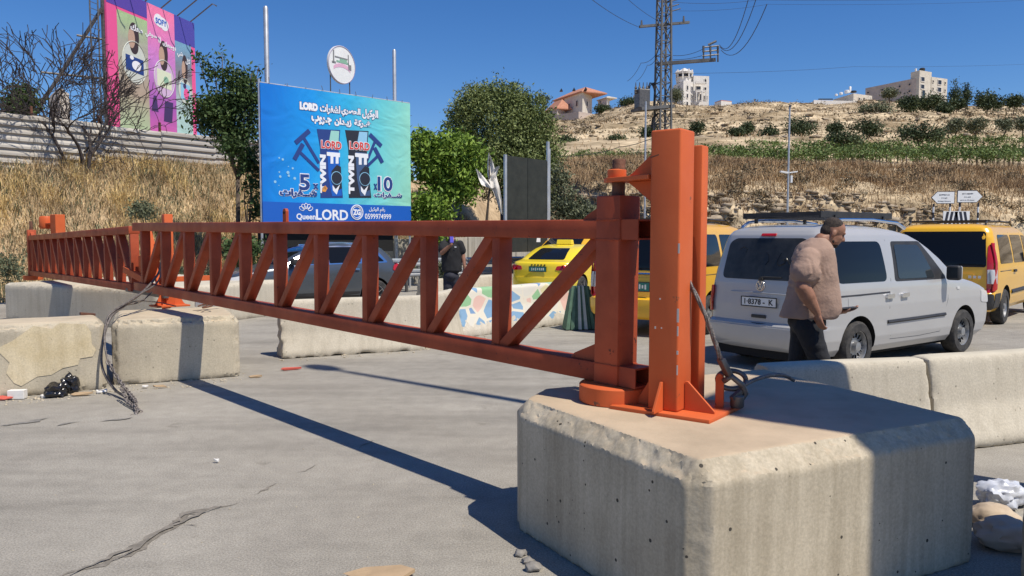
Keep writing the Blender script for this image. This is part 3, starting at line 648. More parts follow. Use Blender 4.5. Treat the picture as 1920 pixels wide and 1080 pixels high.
rough_prism('concrete_block', [a, b, (b[0] + nrm.x, b[1] + nrm.y), (a[0] + nrm.x, a[1] + nrm.y)], .735, M_blk, 'worn beige concrete block under the middle orange post', 'concrete block', BG, .03, .06, .045, seed=2)
a = gx(-150, 762); b = gx(203, 729); e = Vector((b[0] - a[0], b[1] - a[1])); nrm = Vector((-e.y, e.x)).normalized() * .75
rough_prism('concrete_block', [a, b, (b[0] + nrm.x, b[1] + nrm.y), (a[0] + nrm.x, a[1] + nrm.y)], .76, M_blk, 'long low concrete block at the left edge, black bags at its foot', 'concrete block', BG, .035, .06, .03, seed=3)
fa_, fb_ = Vector((*gx(-150, 762), 0)), Vector((*gx(203, 729), 0)); fn_ = (fb_ - fa_).normalized(); fn_ = Vector((fn_.y, -fn_.x, 0)); blk3 = bpy.data.objects['concrete_block.002']
def on_face(px, py):
    r = ray(px, py); o = Vector((0, 0, EYE)); return o + r * ((fa_ - o).dot(fn_) / r.dot(fn_))
pp_ = [on_face(*q) for q in ((-8, 655), (22, 640), (48, 622), (62, 611), (98, 617), (112, 606), (160, 608), (170, 622), (172, 645), (180, 655), (174, 668), (150, 672), (146, 684), (118, 690), (96, 703), (70, 706), (40, 724), (26, 718), (12, 700), (18, 680), (6, 668))]
MB().add([q + fn_ * .006 - blk3.location for q in pp_] + [q - fn_ * .02 - blk3.location for q in pp_], [tuple(range(21)), tuple(range(41, 20, -1))] + [(i, i + 21, (i + 1) % 21 + 21, (i + 1) % 21) for i in range(21)]).build('plaster_patch', concrete('pale_plaster', (.58, .48, .30), (.68, .59, .42), None, .3, .3, 3), blk3)
a = P(8, 600, 15.3); b = P(296, 600, 13.6); e = Vector((b.x - a.x, b.y - a.y)); nrm = Vector((-e.y, e.x)).normalized() * 4.2
rough_prism('concrete_block', [(a.x, a.y), (b.x, b.y), (b.x + nrm.x * .75, b.y + nrm.y * .75), (a.x + nrm.x, a.y + nrm.y)], .75, M_bar, 'smooth pale concrete block at far left under the far hinge post', 'concrete block', BG, .05, .05, .01, seed=4)
def jersey(p0, p1, h, label, m, wb=.58, wt=.2, gap=.01, seed=0, prof=None, cat='barrier', name='concrete_barrier', group='concrete road barriers', chip=.012, vox=.03, foot=.22):
    p0 = Vector((*p0[:2], 0)); p1 = Vector((*p1[:2], 0)); d = p1 - p0; L = d.length; ang = math.atan2(d.y, d.x)
    pr = prof or [(-wb / 2, 0), (-wb / 2, foot * .35), (-wt / 2 - .06, foot * 1.5), (-wt / 2 - .005, h - .03), (-wt / 2 + .03, h), (wt / 2 - .03, h), (wt / 2 + .005, h - .03), (wt / 2 + .06, foot * 1.5), (wb / 2, foot * .35), (wb / 2, 0)]
    bm = bmesh.new(); A = [bm.verts.new((0, y, z)) for y, z in pr]; B = [bm.verts.new((L - gap, y, z)) for y, z in pr]; n = len(pr)
    bm.faces.new(A); bm.faces.new(B[::-1])
    for i in range(n): bm.faces.new((A[i], B[i], B[(i + 1) % n], A[(i + 1) % n]))
    bmesh.ops.recalc_face_normals(bm, faces=bm.faces)
    me = bpy.data.meshes.new(name); bm.to_mesh(me); bm.free(); o = bpy.data.objects.new('t', me); COL.objects.link(o)
    r = o.modifiers.new('r', 'REMESH'); r.mode = 'VOXEL'; r.voxel_size = vox; s = o.modifiers.new('s', 'SMOOTH'); s.iterations = 1
    me2 = bpy.data.meshes.new_from_object(o.evaluated_get(bpy.context.evaluated_depsgraph_get())); bpy.data.objects.remove(o)
    bm = bmesh.new(); bm.from_mesh(me2)
    for v in bm.verts:
        p = v.co; e_ = max(0, 1 - min(p.x, L - gap - p.x, ) / .05) ; e_ = max(e_, max(0, 1 - p.z / .05))
        k = max(0, noise.noise(p * 7 + Vector((seed, 0, 0)))) + .5 * max(0, noise.noise(p * 20))
        v.co -= v.normal * (.004 * noise.noise(p * 2 + Vector((seed, 0, 0))) + chip * k * (.03 + 2.0 * e_))
    bm.to_mesh(me2); bm.free(); me2.materials.clear()
    o = link(name, me2, m, None, 60); o.location = p0; o.rotation_euler = (0, 0, ang); return tag(o, label, cat, group)
# right hand row
r0, r1, r2 = P(1426, 687, 5.78), P(1724, 673, 6.1), P(1990, 652, 6.62)
jersey(r0, r1, .70, 'pale barrier behind the front block, striped by two wide shadows', M_bar, seed=1)
jersey(r1, r2 + (r2 - r1) * .6, .71, 'clean sunlit pale barrier running out of the right edge of the picture', M_bar, seed=2)
bp = [(2.40, 3.36), (3.3, 3.36), (3.3, 3.62), (2.42, 3.62)]
rough_prism('concrete_barrier', bp, .73, M_near, 'grey concrete barrier end cut by the lower right edge of the picture', 'barrier', 'concrete road barriers', .03, .03, .02, seed=9)
# middle row beyond the gate
m0, m1 = G(524, 669), G(790, 652)
jersey(m0, m1, .79, 'pale barrier with a broken left end in front of the grey car', M_bar, wb=.5, wt=.22, seed=3, chip=.04)
jersey(m1, P(846, 600, 12.75), .79, 'short pale barrier between the broken barrier and the painted one', M_bar, wb=.5, wt=.22, seed=4)
def mosaic():
    m = concrete('painted_mosaic_concrete', (.50, .46, .38), (.62, .57, .48), None, .3, .3)
    n = m.node_tree.nodes; l = m.node_tree.links; b = n['Principled BSDF']; src = b.inputs['Base Color'].links[0].from_socket
    tc = n['Texture Coordinate']
    mp = n.new('ShaderNodeMapping'); mp.inputs['Scale'].default_value = (3.0, .4, 3.6); l.new(tc.outputs['Object'], mp.inputs[0])
    v1 = n.new('ShaderNodeTexVoronoi'); v1.feature = 'DISTANCE_TO_EDGE'; v1.inputs['Scale'].default_value = 1; l.new(mp.outputs[0], v1.inputs['Vector'])
    v2 = n.new('ShaderNodeTexVoronoi'); v2.inputs['Scale'].default_value = 1; l.new(mp.outputs[0], v2.inputs['Vector'])
    sp = n.new('ShaderNodeSeparateColor'); l.new(v2.outputs['Color'], sp.inputs[0])
    cr = n.new('ShaderNodeValToRGB'); cr.color_ramp.interpolation = 'CONSTANT'; E_ = cr.color_ramp.elements
    E_[0].position = 0; E_[0].color = (.13, .30, .50, 1); E_[1].position = .28; E_[1].color = (.20, .45, .22, 1)
    for p_, c_ in ((.5, (.62, .60, .54)), (.62, (.10, .24, .46)), (.72, (.66, .42, .36)), (.8, (.30, .50, .36)), (.9, (.60, .55, .30))):
        q = E_.new(p_); q.color = (*c_, 1)
    l.new(sp.outputs[0], cr.inputs[0])
    ed = n.new('ShaderNodeMath'); ed.operation = 'GREATER_THAN'; ed.inputs[1].default_value = .07; l.new(v1.outputs['Distance'], ed.inputs[0])
    xyz = n.new('ShaderNodeSeparateXYZ'); l.new(tc.outputs['Object'], xyz.inputs[0])
    nz = n.new('ShaderNodeTexNoise'); nz.inputs['Scale'].default_value = 7; nz.inputs['Detail'].default_value = 6; l.new(tc.outputs['Object'], nz.inputs['Vector'])
    ad = n.new('ShaderNodeMath'); ad.operation = 'MULTIPLY_ADD'; ad.inputs[1].default_value = .5; l.new(nz.outputs['Fac'], ad.inputs[0]); l.new(xyz.outputs['Z'], ad.inputs[2])
    hi = n.new('ShaderNodeMath'); hi.operation = 'GREATER_THAN'; hi.inputs[1].default_value = .45; l.new(ad.outputs[0], hi.inputs[0])
    mu = n.new('ShaderNodeMath'); mu.operation = 'MULTIPLY'; l.new(ed.outputs[0], mu.inputs[0]); l.new(hi.outputs[0], mu.inputs[1])
    m2 = n.new('ShaderNodeMath'); m2.operation = 'MULTIPLY'; m2.inputs[1].default_value = .85; l.new(mu.outputs[0], m2.inputs[0])
    wh = n.new('ShaderNodeMix'); wh.data_type = 'RGBA'; wh.inputs[7].default_value = (.66, .62, .52, 1); l.new(hi.outputs[0], wh.inputs[0]); l.new(src, wh.inputs[6])
    mx = n.new('ShaderNodeMix'); mx.data_type = 'RGBA'; l.new(m2.outputs[0], mx.inputs[0]); l.new(wh.outputs[2], mx.inputs[6]); l.new(cr.outputs[0], mx.inputs[7])
    l.new(mx.outputs[2], b.inputs['Base Color']); return m
mo = P(845, 632, 12.8); m3 = P(1058, 602, 15.1)
jersey((mo.x, mo.y), (m3.x, m3.y), .79, 'barrier painted with green, blue and pink mosaic shapes behind the gate', mosaic(), wb=.62, wt=.24, seed=5, chip=.02, foot=.3)
# jersey row further back with a dark slot, left of the painted one
q0, q1 = P(745, 560, 21.0), P(965, 545, 24.5)
jersey(P(790, 560, 20.2), P(935, 548, 23.0), .55, 'low pale barrier standing below the guard rail beyond the road', M_bar, seed=6, wb=.4)

# ---------------------------------------------------------------- gate leaves
HG = .905
def gate_leaf(hinge, end, z0, z1, xs, label, near=True):
    d = Vector((end[0] - hinge[0], end[1] - hinge[1])); L = d.length; ang = math.atan2(d.y, d.x)
    t = thing('gate_leaf', label, 'gate', (hinge[0], hinge[1], z0), ang, 'orange lattice gate leaves', ry=-math.asin((z1 - z0) / L))
    rw, rh = .15, .108; x0 = -.20
    def rail(zc, nm):
        mb = MB()
        a, b_ = -.08, L
        mb.box(((a + b_) / 2, 0, zc), (b_ - a, rw, rh))
        r_ = mb.build(nm, M_red, t, 30, bevel=.008)
        s = MB(); th = .009; xc = (x0 + a) / 2; ln = a - x0
        s.box((xc, 0, zc + rh / 2 - th / 2), (ln, rw, th)); s.box((xc, 0, zc - rh / 2 + th / 2), (ln, rw, th))
        s.box((xc, rw / 2 - th / 2, zc), (ln, th, rh - 2 * th)); s.box((xc, -rw / 2 + th / 2, zc), (ln, th, rh - 2 * th))
        s.build('rail_end', M_red, r_)
        return r_
    rail(rh / 2, 'bottom_rail'); rail(HG - rh / 2, 'top_rail')
    up0 = MB().box((0, 0, 0), (.075, .112, HG - 2 * rh - .002)).build('upright', M_red, t, 30, bevel=.006)
    ups = [up0]
    for i, x in enumerate(xs):
        o = up0 if i == 0 else up0.copy()
        if i: COL.objects.link(o)
        o.location = (x, 0, HG / 2)
    # braces: foot towards the free end, head towards the hinge
    edges = [0.08] + list(xs)
    for i in range(len(xs)):
        xa = edges[i] + (.045 if i else .0); xb = edges[i + 1] - .045
        p0 = Vector((xb - .04, 0, rh + .02)); p1 = Vector((xa + .05, 0, HG - rh - .02))
        mb = MB(); dd = (p1 - p0).normalized(); mb.bar(p0 - dd * .05, p1 + dd * .05, .10, .07, up=Vector((0, 1, 0)).cross(dd))
        b_ = mb.build('diagonal_brace', M_red, t, 30, bevel=.005)
    if near:
        rw_s = random.Random(4); wb = MB()
        for x in list(xs) + [0.0]:
            hw_ = .0375 if x else .085
            for z_ in (rh, HG - rh) if x else (rh, HG - rh, 0.001, HG - .001):
                yy = .058 if x else .087
                wb.tube([(x - hw_ + 2 * hw_ * j / 9, yy, z_ + rw_s.uniform(-.0025, .0025)) for j in range(10)], [.0045 * rw_s.uniform(.6, 1.3) for j in range(10)], 5)
            for sx_ in (-1, 1):
                for z_ in (rh, HG - rh): wb.tube([(x + sx_ * hw_, yy - .11 * j / 6 if x else yy - .17 * j / 6, z_ + rw_s.uniform(-.0025, .0025)) for j in range(7)], .004, 5)
        wb.build('weld_seams', M_red, t)['kind'] = 'stuff'
    MB().box((0, 0, (HG + .13) / 2 + .0), (.17, .172, HG + .13)).build('hinge_column', M_red, t, 30, bevel=.008)
    MB().lathe([(.19, -.108), (.2, -.1), (.2, -.012), (.19, -.004)], n=40).build('pivot_disc', M_org, t, 40)
    MB().lathe([(.036, HG + .13), (.036, HG + .325), (.033, HG + .33)], n=20).build('hinge_pin', M_rust, t, 40)
    MB().prism([(.085, HG), (.23, HG), (.20, HG + .025), (.085, HG + .085)], .07).build('gusset', M_red, t)
    MB().prism([(.085, rh), (.30, rh), (.27, rh + .03), (.085, rh + .11)], .09).build('gusset', M_red, t)
    return t, L
U = Vector((-.673, .74)); h1 = Vector((.418, 4.465)) - U * .237
xs1 = [(.95 * (.762 + .834 * i)) + .237 for i in range(10)]
e1 = h1 + U * (8.15 + .237)
gl1, L1 = gate_leaf(h1, e1, .842, P(300, 549, 9.9).z, xs1, 'near leaf of the orange lattice gate, hinged on the big front block')
h2 = P(62, 516, 17.7); e2 = P(256, 546, 10.75)
hh = Vector((h2.x, h2.y)); ee = Vector((e2.x, e2.y)); L2 = (ee - hh).length
gl2, L2 = gate_leaf(hh, ee, h2.z + .0, e2.z, [.42 + (L2 - .46) * i / 11 for i in range(12)], 'far leaf of the orange lattice gate, reaching to the far left block', near=False)
# lifting lug and small plates on the near leaf
lug = MB(); lug.prism([(-.035, 0), (.035, 0), (.035, .10), (.018, .125), (-.018, .125), (-.035, .10)], .03, c=(xs1[4] - .12, 0, HG))
lo_ = lug.build('lifting_lug', M_red, gl1, bevel=.004)
MB().lathe([(.013, -.02), (.013, .02)], c=(xs1[4] - .12, .0, HG + .085), axis='Y', n=14).build('lug_hole', M_dark, lo_)
# slanted latch bar and pull chain bracket on the far leaf end
def wbar(mb, a, b, w, h, up=Vector((0, 0, 1))): mb.bar(a, b, w, h, up); return mb
wbar(MB(), P(272, 420, 10.45), P(313, 578, 10.2), .05, .11, Vector((-.6, -.8, 0))).build('latch_bar', M_org, gl2, world=True, bevel=.004)
wbar(MB(), P(235, 505, 10.9), P(272, 525, 10.5), .07, .09).build('latch_arm', M_org, gl2, world=True, bevel=.004)
MB().box(P(271, 498, 10.7), (.13, .1, .28), rz=R(40)).build('latch_box', M_org, gl2, world=True, bevel=.005)
wbar(MB(), P(240, 543, 10.9), P(312, 556, 10.15), .07, .05).build('latch_rail', M_dsteel, gl2, world=True, bevel=.004)

# ---------------------------------------------------------------- hinge posts
P_CHIP = mat('primer_white', (.62, .55, .48), .7)
def hinge_post(loc, rz, zb, label, top=1.44, brk=None):
    t = thing('gate_post', label, 'post', (*loc, zb), rz, 'orange gate posts')
    MB().box((0, .09, .011), (.56, .46, .022)).build('base_plate', M_org, t, 30, bevel=.004)
    MB().box((0, 0, .022 + top / 2), (.168, .168, top)).build('main_column', M_org, t, 30, bevel=.011, seg=3)
    MB().box((.045, .215, .022 + top / 2 - .03), (.085, .085, top - .06)).build('rear_column', M_org, t, 30, bevel=.01)
    for a_ in (0, 90, 180, 270):
        M = Matrix.Rotation(R(a_), 3, 'Z'); k = .16 if a_ == 0 else .10
        mb = MB(); mb.prism([(.0, 0), (k, 0), (k, .012), (.015, .15), (0, .15)], .014, M=M, c=M @ Vector((.0905, 0, 0)) + Vector((0, 0, .0225)))
        mb.build('base_gusset', M_org, t, bevel=.002)
    return t
pp = hinge_post((.828, 4.02), R(-37), .734, 'tall square orange post on the front block holding the near hinge')
Mi = WM[pp.name].inverted()
hp = Mi @ Vector((h1.x, h1.y, .842 + HG + .13 + .085))
px_, py_, pz_ = hp
dv = Vector((px_, py_, 0)).normalized(); sv = Vector((-dv.y, dv.x, 0)); st0 = .08
mb = MB(); Lh = Vector((px_, py_, 0)).length
a0 = dv * st0; a1 = dv * (Lh + .06)
ring = [a0 + sv * .10, a1 - dv * .05 + sv * .075, a1 + sv * .04, a1 - sv * .04, a1 - dv * .05 - sv * .075, a0 - sv * .10]
mb.add([Vector((p.x, p.y, pz_ - .012)) for p in ring] + [Vector((p.x, p.y, pz_ + .012)) for p in ring], [tuple(range(6)), tuple(range(11, 5, -1))] + [(i, (i + 1) % 6, (i + 1) % 6 + 6, i + 6) for i in range(6)])
br = mb.build('hinge_bracket', M_org, pp, bevel=.003)
for sg in (1, -1):
    M = Matrix((dv, sv, Vector((0, 0, 1)))).transposed()
    MB().prism([(0, 0), (.21, 0), (.17, .025 * sg), (.04, .12 * sg), (0, .12 * sg)], .014, M=M, c=a0 + Vector((0, 0, pz_ + .0125 * sg))).build('bracket_gusset', M_org, pp, bevel=.002)
MB().lathe([(.05, pz_ + .013), (.052, pz_ + .02), (.052, pz_ + .055), (.046, pz_ + .06)], c=(px_, py_, 0), n=22).build('pin_collar', M_org, pp, 40)
# cable eye at the right of the base plate
ey = Mi @ Vector((*gx(1349, 765, .745), .745))
mb = MB(); pts = [(-.022, 0), (.022, 0), (.022, .17)] + [(.022 * math.cos(a), .17 + .03 * math.sin(a)) for a in (.5, 1.0, 1.57, 2.1, 2.6)] + [(-.022, .17)]
mb.prism([(x * 1.0, z) for x, z in pts], .07, c=(ey.x, ey.y + .0, .0), M=Matrix.Rotation(R(20), 3, 'Z')); mb.build('cable_eye', M_org, pp, bevel=.004)
for k, (x_, z_, w_, h_) in enumerate(((.0845, .52, .012, .07), (.0845, .44, .008, .05), (.0845, .33, .01, .02), (.0845, .86, .01, .05), (-.02, .60, .008, .008), (-.045, .45, .008, .012), (-.01, .45, .007, .007), (.0845, .24, .007, .05), (-.06, 1.33, .05, .006))):
    MB().box((x_ - (.004 if x_ > .05 else 0), -.0845, z_), (w_, .0015, h_), M=Matrix.Rotation(R(-14 if k == 8 else 0), 3, 'Y')).build('chip_shadow_mark', P_CHIP if k < 8 else M_rust, pp)  # pale paint chips; last slanted rust-coloured strip paints in the bracket's shadow
# middle post on the worn block
t = thing('gate_post', 'slim orange catch post on the worn beige block, where the two leaves meet', 'post', (P(318, 568, 10.25).x, 10.25, .735), R(42), 'orange gate posts')
MB().box((0, 0, .011), (.42, .34, .022)).build('base_plate', M_org, t, bevel=.003)
MB().box((0, 0, .62), (.11, .11, 1.20)).build('main_column', M_org, t, 30, bevel=.008)
MB().prism([(.056, 0), (.2, 0), (.18, .02), (.056, .24)], .014, c=(0, 0, .0225)).build('base_gusset', M_org, t)
MB().prism([(-.056, 0), (-.2, 0), (-.18, .02), (-.056, .24)], .014, c=(0, 0, .0225)).build('base_gusset', M_org, t)
MB().box((-.06, -.12, .52), (.03, .12, .26)).build('catch_plate', M_org, t, bevel=.003)
MB().box((.35, -.03, .36), (.55, .05, .07)).build('stop_bar', M_org, t, bevel=.003)
# far post
t = thing('gate_post', 'distant orange post on the far left block carrying the far hinge', 'post', (P(112, 517, 18.1).x, 18.1, .75), R(-35), 'orange gate posts')
MB().box((-.2, 0, .012), (.9, .5, .024)).build('base_plate', M_org, t, bevel=.003)
MB().box((0, 0, .72), (.26, .22, 1.42)).build('main_column', M_org, t, bevel=.01)
MB().box((-.33, .0, 1.22), (.5, .2, .03)).build('hinge_bracket', M_org, t, bevel=.004)
MB().lathe([(.13, 1.10), (.15, 1.14), (.15, 1.36), (.12, 1.40)], c=(-.52, -.02, 0), n=20).build('pin_collar', M_org, t, 40)

# ---------------------------------------------------------------- cables, shackle
def rope(name, pts, r, m, label, cat, parent=None, twist=False, n=8, world=True, tagit=True):
    P3 = [Vector(p) for p in pts]; out = []
    for i in range(len(P3) - 1):     # catmull-rom
        a, b_, c_, d_ = P3[max(0, i - 1)], P3[i], P3[i + 1], P3[min(len(P3) - 1, i + 2)]
        k = max(3, int((c_ - b_).length / .03)); k = min(k, 30)
        for j in range(k):
            t_ = j / k; out.append(.5 * ((2 * b_) + (c_ - a) * t_ + (2 * a - 5 * b_ + 4 * c_ - d_) * t_ ** 2 + (3 * b_ - a - 3 * c_ + d_) * t_ ** 3))
    out.append(P3[-1]); mb = MB()
    if twist:
        for s in range(3):
            q = []
            for i, p in enumerate(out):
                d_ = (out[min(i + 1, len(out) - 1)] - out[max(0, i - 1)]).normalized(); u = d_.orthogonal().normalized(); w = d_.cross(u)
                ph = i * .75 + s * 2.094; q.append(p + (u * math.cos(ph) + w * math.sin(ph)) * r * .55)
            mb.tube(q, r * .6, 6)
    else: mb.tube(out, r, n)
    o = mb.build(name, m, parent, 180, world=(parent is not None))
    if tagit: tag(o, label, cat)
    return o
M_rope = mat('wire_rope', (.10, .09, .085), .6, col2=(.24, .21, .19), scale=30, metal=.5, bump=.4)
M_chain = mat('rusty_chain', (.13, .11, .10), .6, col2=(.30, .27, .25), scale=20, metal=.5)
tc_ = thing('tie_cable', 'steel wire rope with clamp and shackle pulling down beside the tall orange post', 'cable', P(1362, 740, 4.12))
rope('wire_rope', [P(1291, 527, 4.02), P(1320, 585, 3.98), P(1340, 640, 3.97), P(1352, 676, 3.98)], .0115, M_rope, None, None, tc_, twist=True, tagit=False)
wbar(MB(), P(1351, 672, 3.98), P(1368, 706, 4.0), .05, .032).build('clamp_socket', M_dsteel, tc_, 30, bevel=.008, world=True)
mb = MB(); c0 = P(1372, 712, 4.05)
for k in range(25):
    a_ = -1.9 + 3.9 * k / 24
pts = [c0 + Vector((.075 * math.cos(a_), .02 * math.sin(a_), .05 * math.sin(a_) * .9)) for a_ in np.linspace(0, 2 * math.pi, 26)]
mb.tube(pts, .014, 8); mb.build('thimble', M_dsteel, tc_, 180, world=True)
mb = MB(); pts = [P(1356, 715, 4.0), P(1372, 706, 3.98), P(1392, 722, 4.0), P(1398, 738, 4.02), P(1388, 752, 4.02), P(1372, 756, 4.0)]
mb.tube([pts[0].lerp(pts[1], .0), pts[1], pts[2], pts[3], pts[4], pts[5]], .016, 8); mb.build('shackle', M_dsteel, tc_, 180, world=True)
MB().lathe([(.03, 0), (.036, .008), (.036, .06), (.028, .068)], c=P(1382, 757, 4.0) - Vector((0, 0, .02)), n=14).build('shackle_nut', M_dsteel, tc_, 40, world=True)
wbar(MB(), P(1392, 730, 4.02), P(1372, 748, 3.97), .022, .022).build('shackle_pin', M_dsteel, tc_, world=True)
rope('loose_end', [P(1396, 722, 4.02), P(1415, 712, 4.1), P(1445, 704, 4.3), P(1470, 704, 4.4), P(1488, 713, 4.45)], .011, M_rope, None, None, tc_, tagit=False)
# hanging cable at the joint
hc = thing('hanging_cable', 'bundle of dark cable and chain drooping from the gate joint to the road', 'cable', G(256, 776))
rope('cable', [P(303, 432, 10.0), P(303, 470, 9.95), P(298, 510, 9.9), P(270, 545, 9.5), P(235, 572, 8.9), P(208, 595, 8.5), P(193, 640, 8.3), P(192, 690, 8.2), P(215, 730, 8.0), P(246, 750, 7.6), P(258, 768, 7.3)], .014, M_rope, None, None, hc, tagit=False)
rope('cable', [P(306, 438, 10.0), P(300, 520, 9.8), P(262, 552, 9.2), P(215, 582, 8.6), P(200, 600, 8.45), P(196, 640, 8.2), P(204, 680, 8.1), P(226, 715, 7.9), P(248, 752, 7.5)], .010, M_rope, None, None, hc, tagit=False)
rope('cable', [P(285, 548, 9.6), P(262, 566, 9.4), P(230, 574, 9.1), P(212, 590, 8.6)], .010, M_rope, None, None, hc, tagit=False)
rope('wire_end', [P(330, 574, 9.6), P(290, 566, 9.6), P(250, 566, 9.2), P(215, 588, 8.6), P(198, 604, 8.5)], .007, M_rope, None, None, hc, tagit=False)
def chain(pts, n, sc, parent):
    mb = MB(); P3 = [Vector(p) for p in pts]; L_ = [0]
    for a_, b_ in zip(P3, P3[1:]): L_.append(L_[-1] + (b_ - a_).length)
    for k in range(n):
        s = L_[-1] * k / (n - 1); i = max(j for j in range(len(L_)) if L_[j] <= s + 1e-6); i = min(i, len(P3) - 2)
        p = P3[i].lerp(P3[i + 1], (s - L_[i]) / max(1e-6, L_[i + 1] - L_[i])); d_ = (P3[i + 1] - P3[i]).normalized(); u = d_.orthogonal().normalized(); w = d_.cross(u)
        if k % 2: u, w = w, -u
        mb.tube([p + d_ * math.cos(a_) * sc * 1.5 + u * math.sin(a_) * sc * .8 for a_ in np.linspace(0, 6.283, 9)], sc * .33, 5, cap=False)
    mb.build('chain', M_chain, parent, 180, world=True)
chain([P(203, 680, 8.0), P(222, 712, 7.9), P(240, 735, 7.7), P(254, 752, 7.4), P(256, 775, 7.15)], 26, .022, hc)
chain([P(228, 728, 7.7), P(238, 752, 7.5), P(252, 765, 7.3), P(262, 772, 7.2), P(248, 781, 7.1)], 16, .022, hc)
# things on the worn block
rope('wire_scrap', [P(372, 574, 9.5), P(385, 570, 9.7), P(398, 573, 9.5), P(380, 577, 9.4), P(395, 569, 9.8)], .01, M_rust, 'tangle of rusty wire on the worn beige block beside the middle post', 'wire')
tag(wbar(MB(), P(366, 570, 9.62) , P(412, 569, 9.9), .03, .07).build('steel_strip', M_steel, bevel=.004), 'short grey steel strip with bolt holes lying on the worn beige block', 'steel strip')
tag(wbar(MB(), P(150, 588, 8.85), P(178, 590, 8.95), .07, .03).build('metal_scrap', M_rust, bevel=.004), 'small rusty channel lying on top of the left edge block', 'metal scrap')
# ---------------------------------------------------------------- vehicles
def carpaint(name, c, dirt=.12, rough=.28, coat=.6, metal=0.0):
    m = mat(name, c, rough, col2=tuple(x * (1 - dirt) + .35 * dirt * .6 for x in c), scale=1.3, detail=8, metal=metal, lo=.4, hi=.75)
    m.node_tree.nodes['Principled BSDF'].inputs['Coat Weight'].default_value = coat
    m.node_tree.nodes['Principled BSDF'].inputs['Coat Roughness'].default_value = .12
    return m
C_silver = carpaint('silver_car_paint', (.455, .45, .44), metal=.15, rough=.38)
C_yel = carpaint('yellow_orange_car_paint', (.84, .455, .018), .06)
C_taxi = carpaint('taxi_yellow_paint', (.88, .66, .02), .05)
C_grey = carpaint('dark_grey_car_paint', (.10, .115, .13), .15, metal=.5, rough=.3)
M_glass = mat('dark_glass', (.008, .009, .011), .06, spec=.28)
M_glassd = mat('dusty_dark_glass', (.018, .019, .02), .25, col2=(.055, .055, .052), scale=3, detail=7, spec=.3)
M_glassl = mat('clear_dark_glass', (.03, .036, .04), .05, spec=.45)
M_redl = mat('red_lamp', (.45, .01, .012), .15, spec=.7)
M_clr = mat('clear_lamp', (.55, .55, .55), .12, spec=.8)
M_chrome = mat('chrome', (.75, .75, .76), .18, metal=1)
M_rim = mat('grey_rim', (.32, .33, .34), .4, col2=(.42, .42, .42), scale=6, metal=.7)
M_plw = mat('plate_white', (.78, .78, .74), .5); M_plg = mat('plate_green', (.03, .22, .17), .45); M_ink = mat('black_print', (.015, .015, .015), .6)
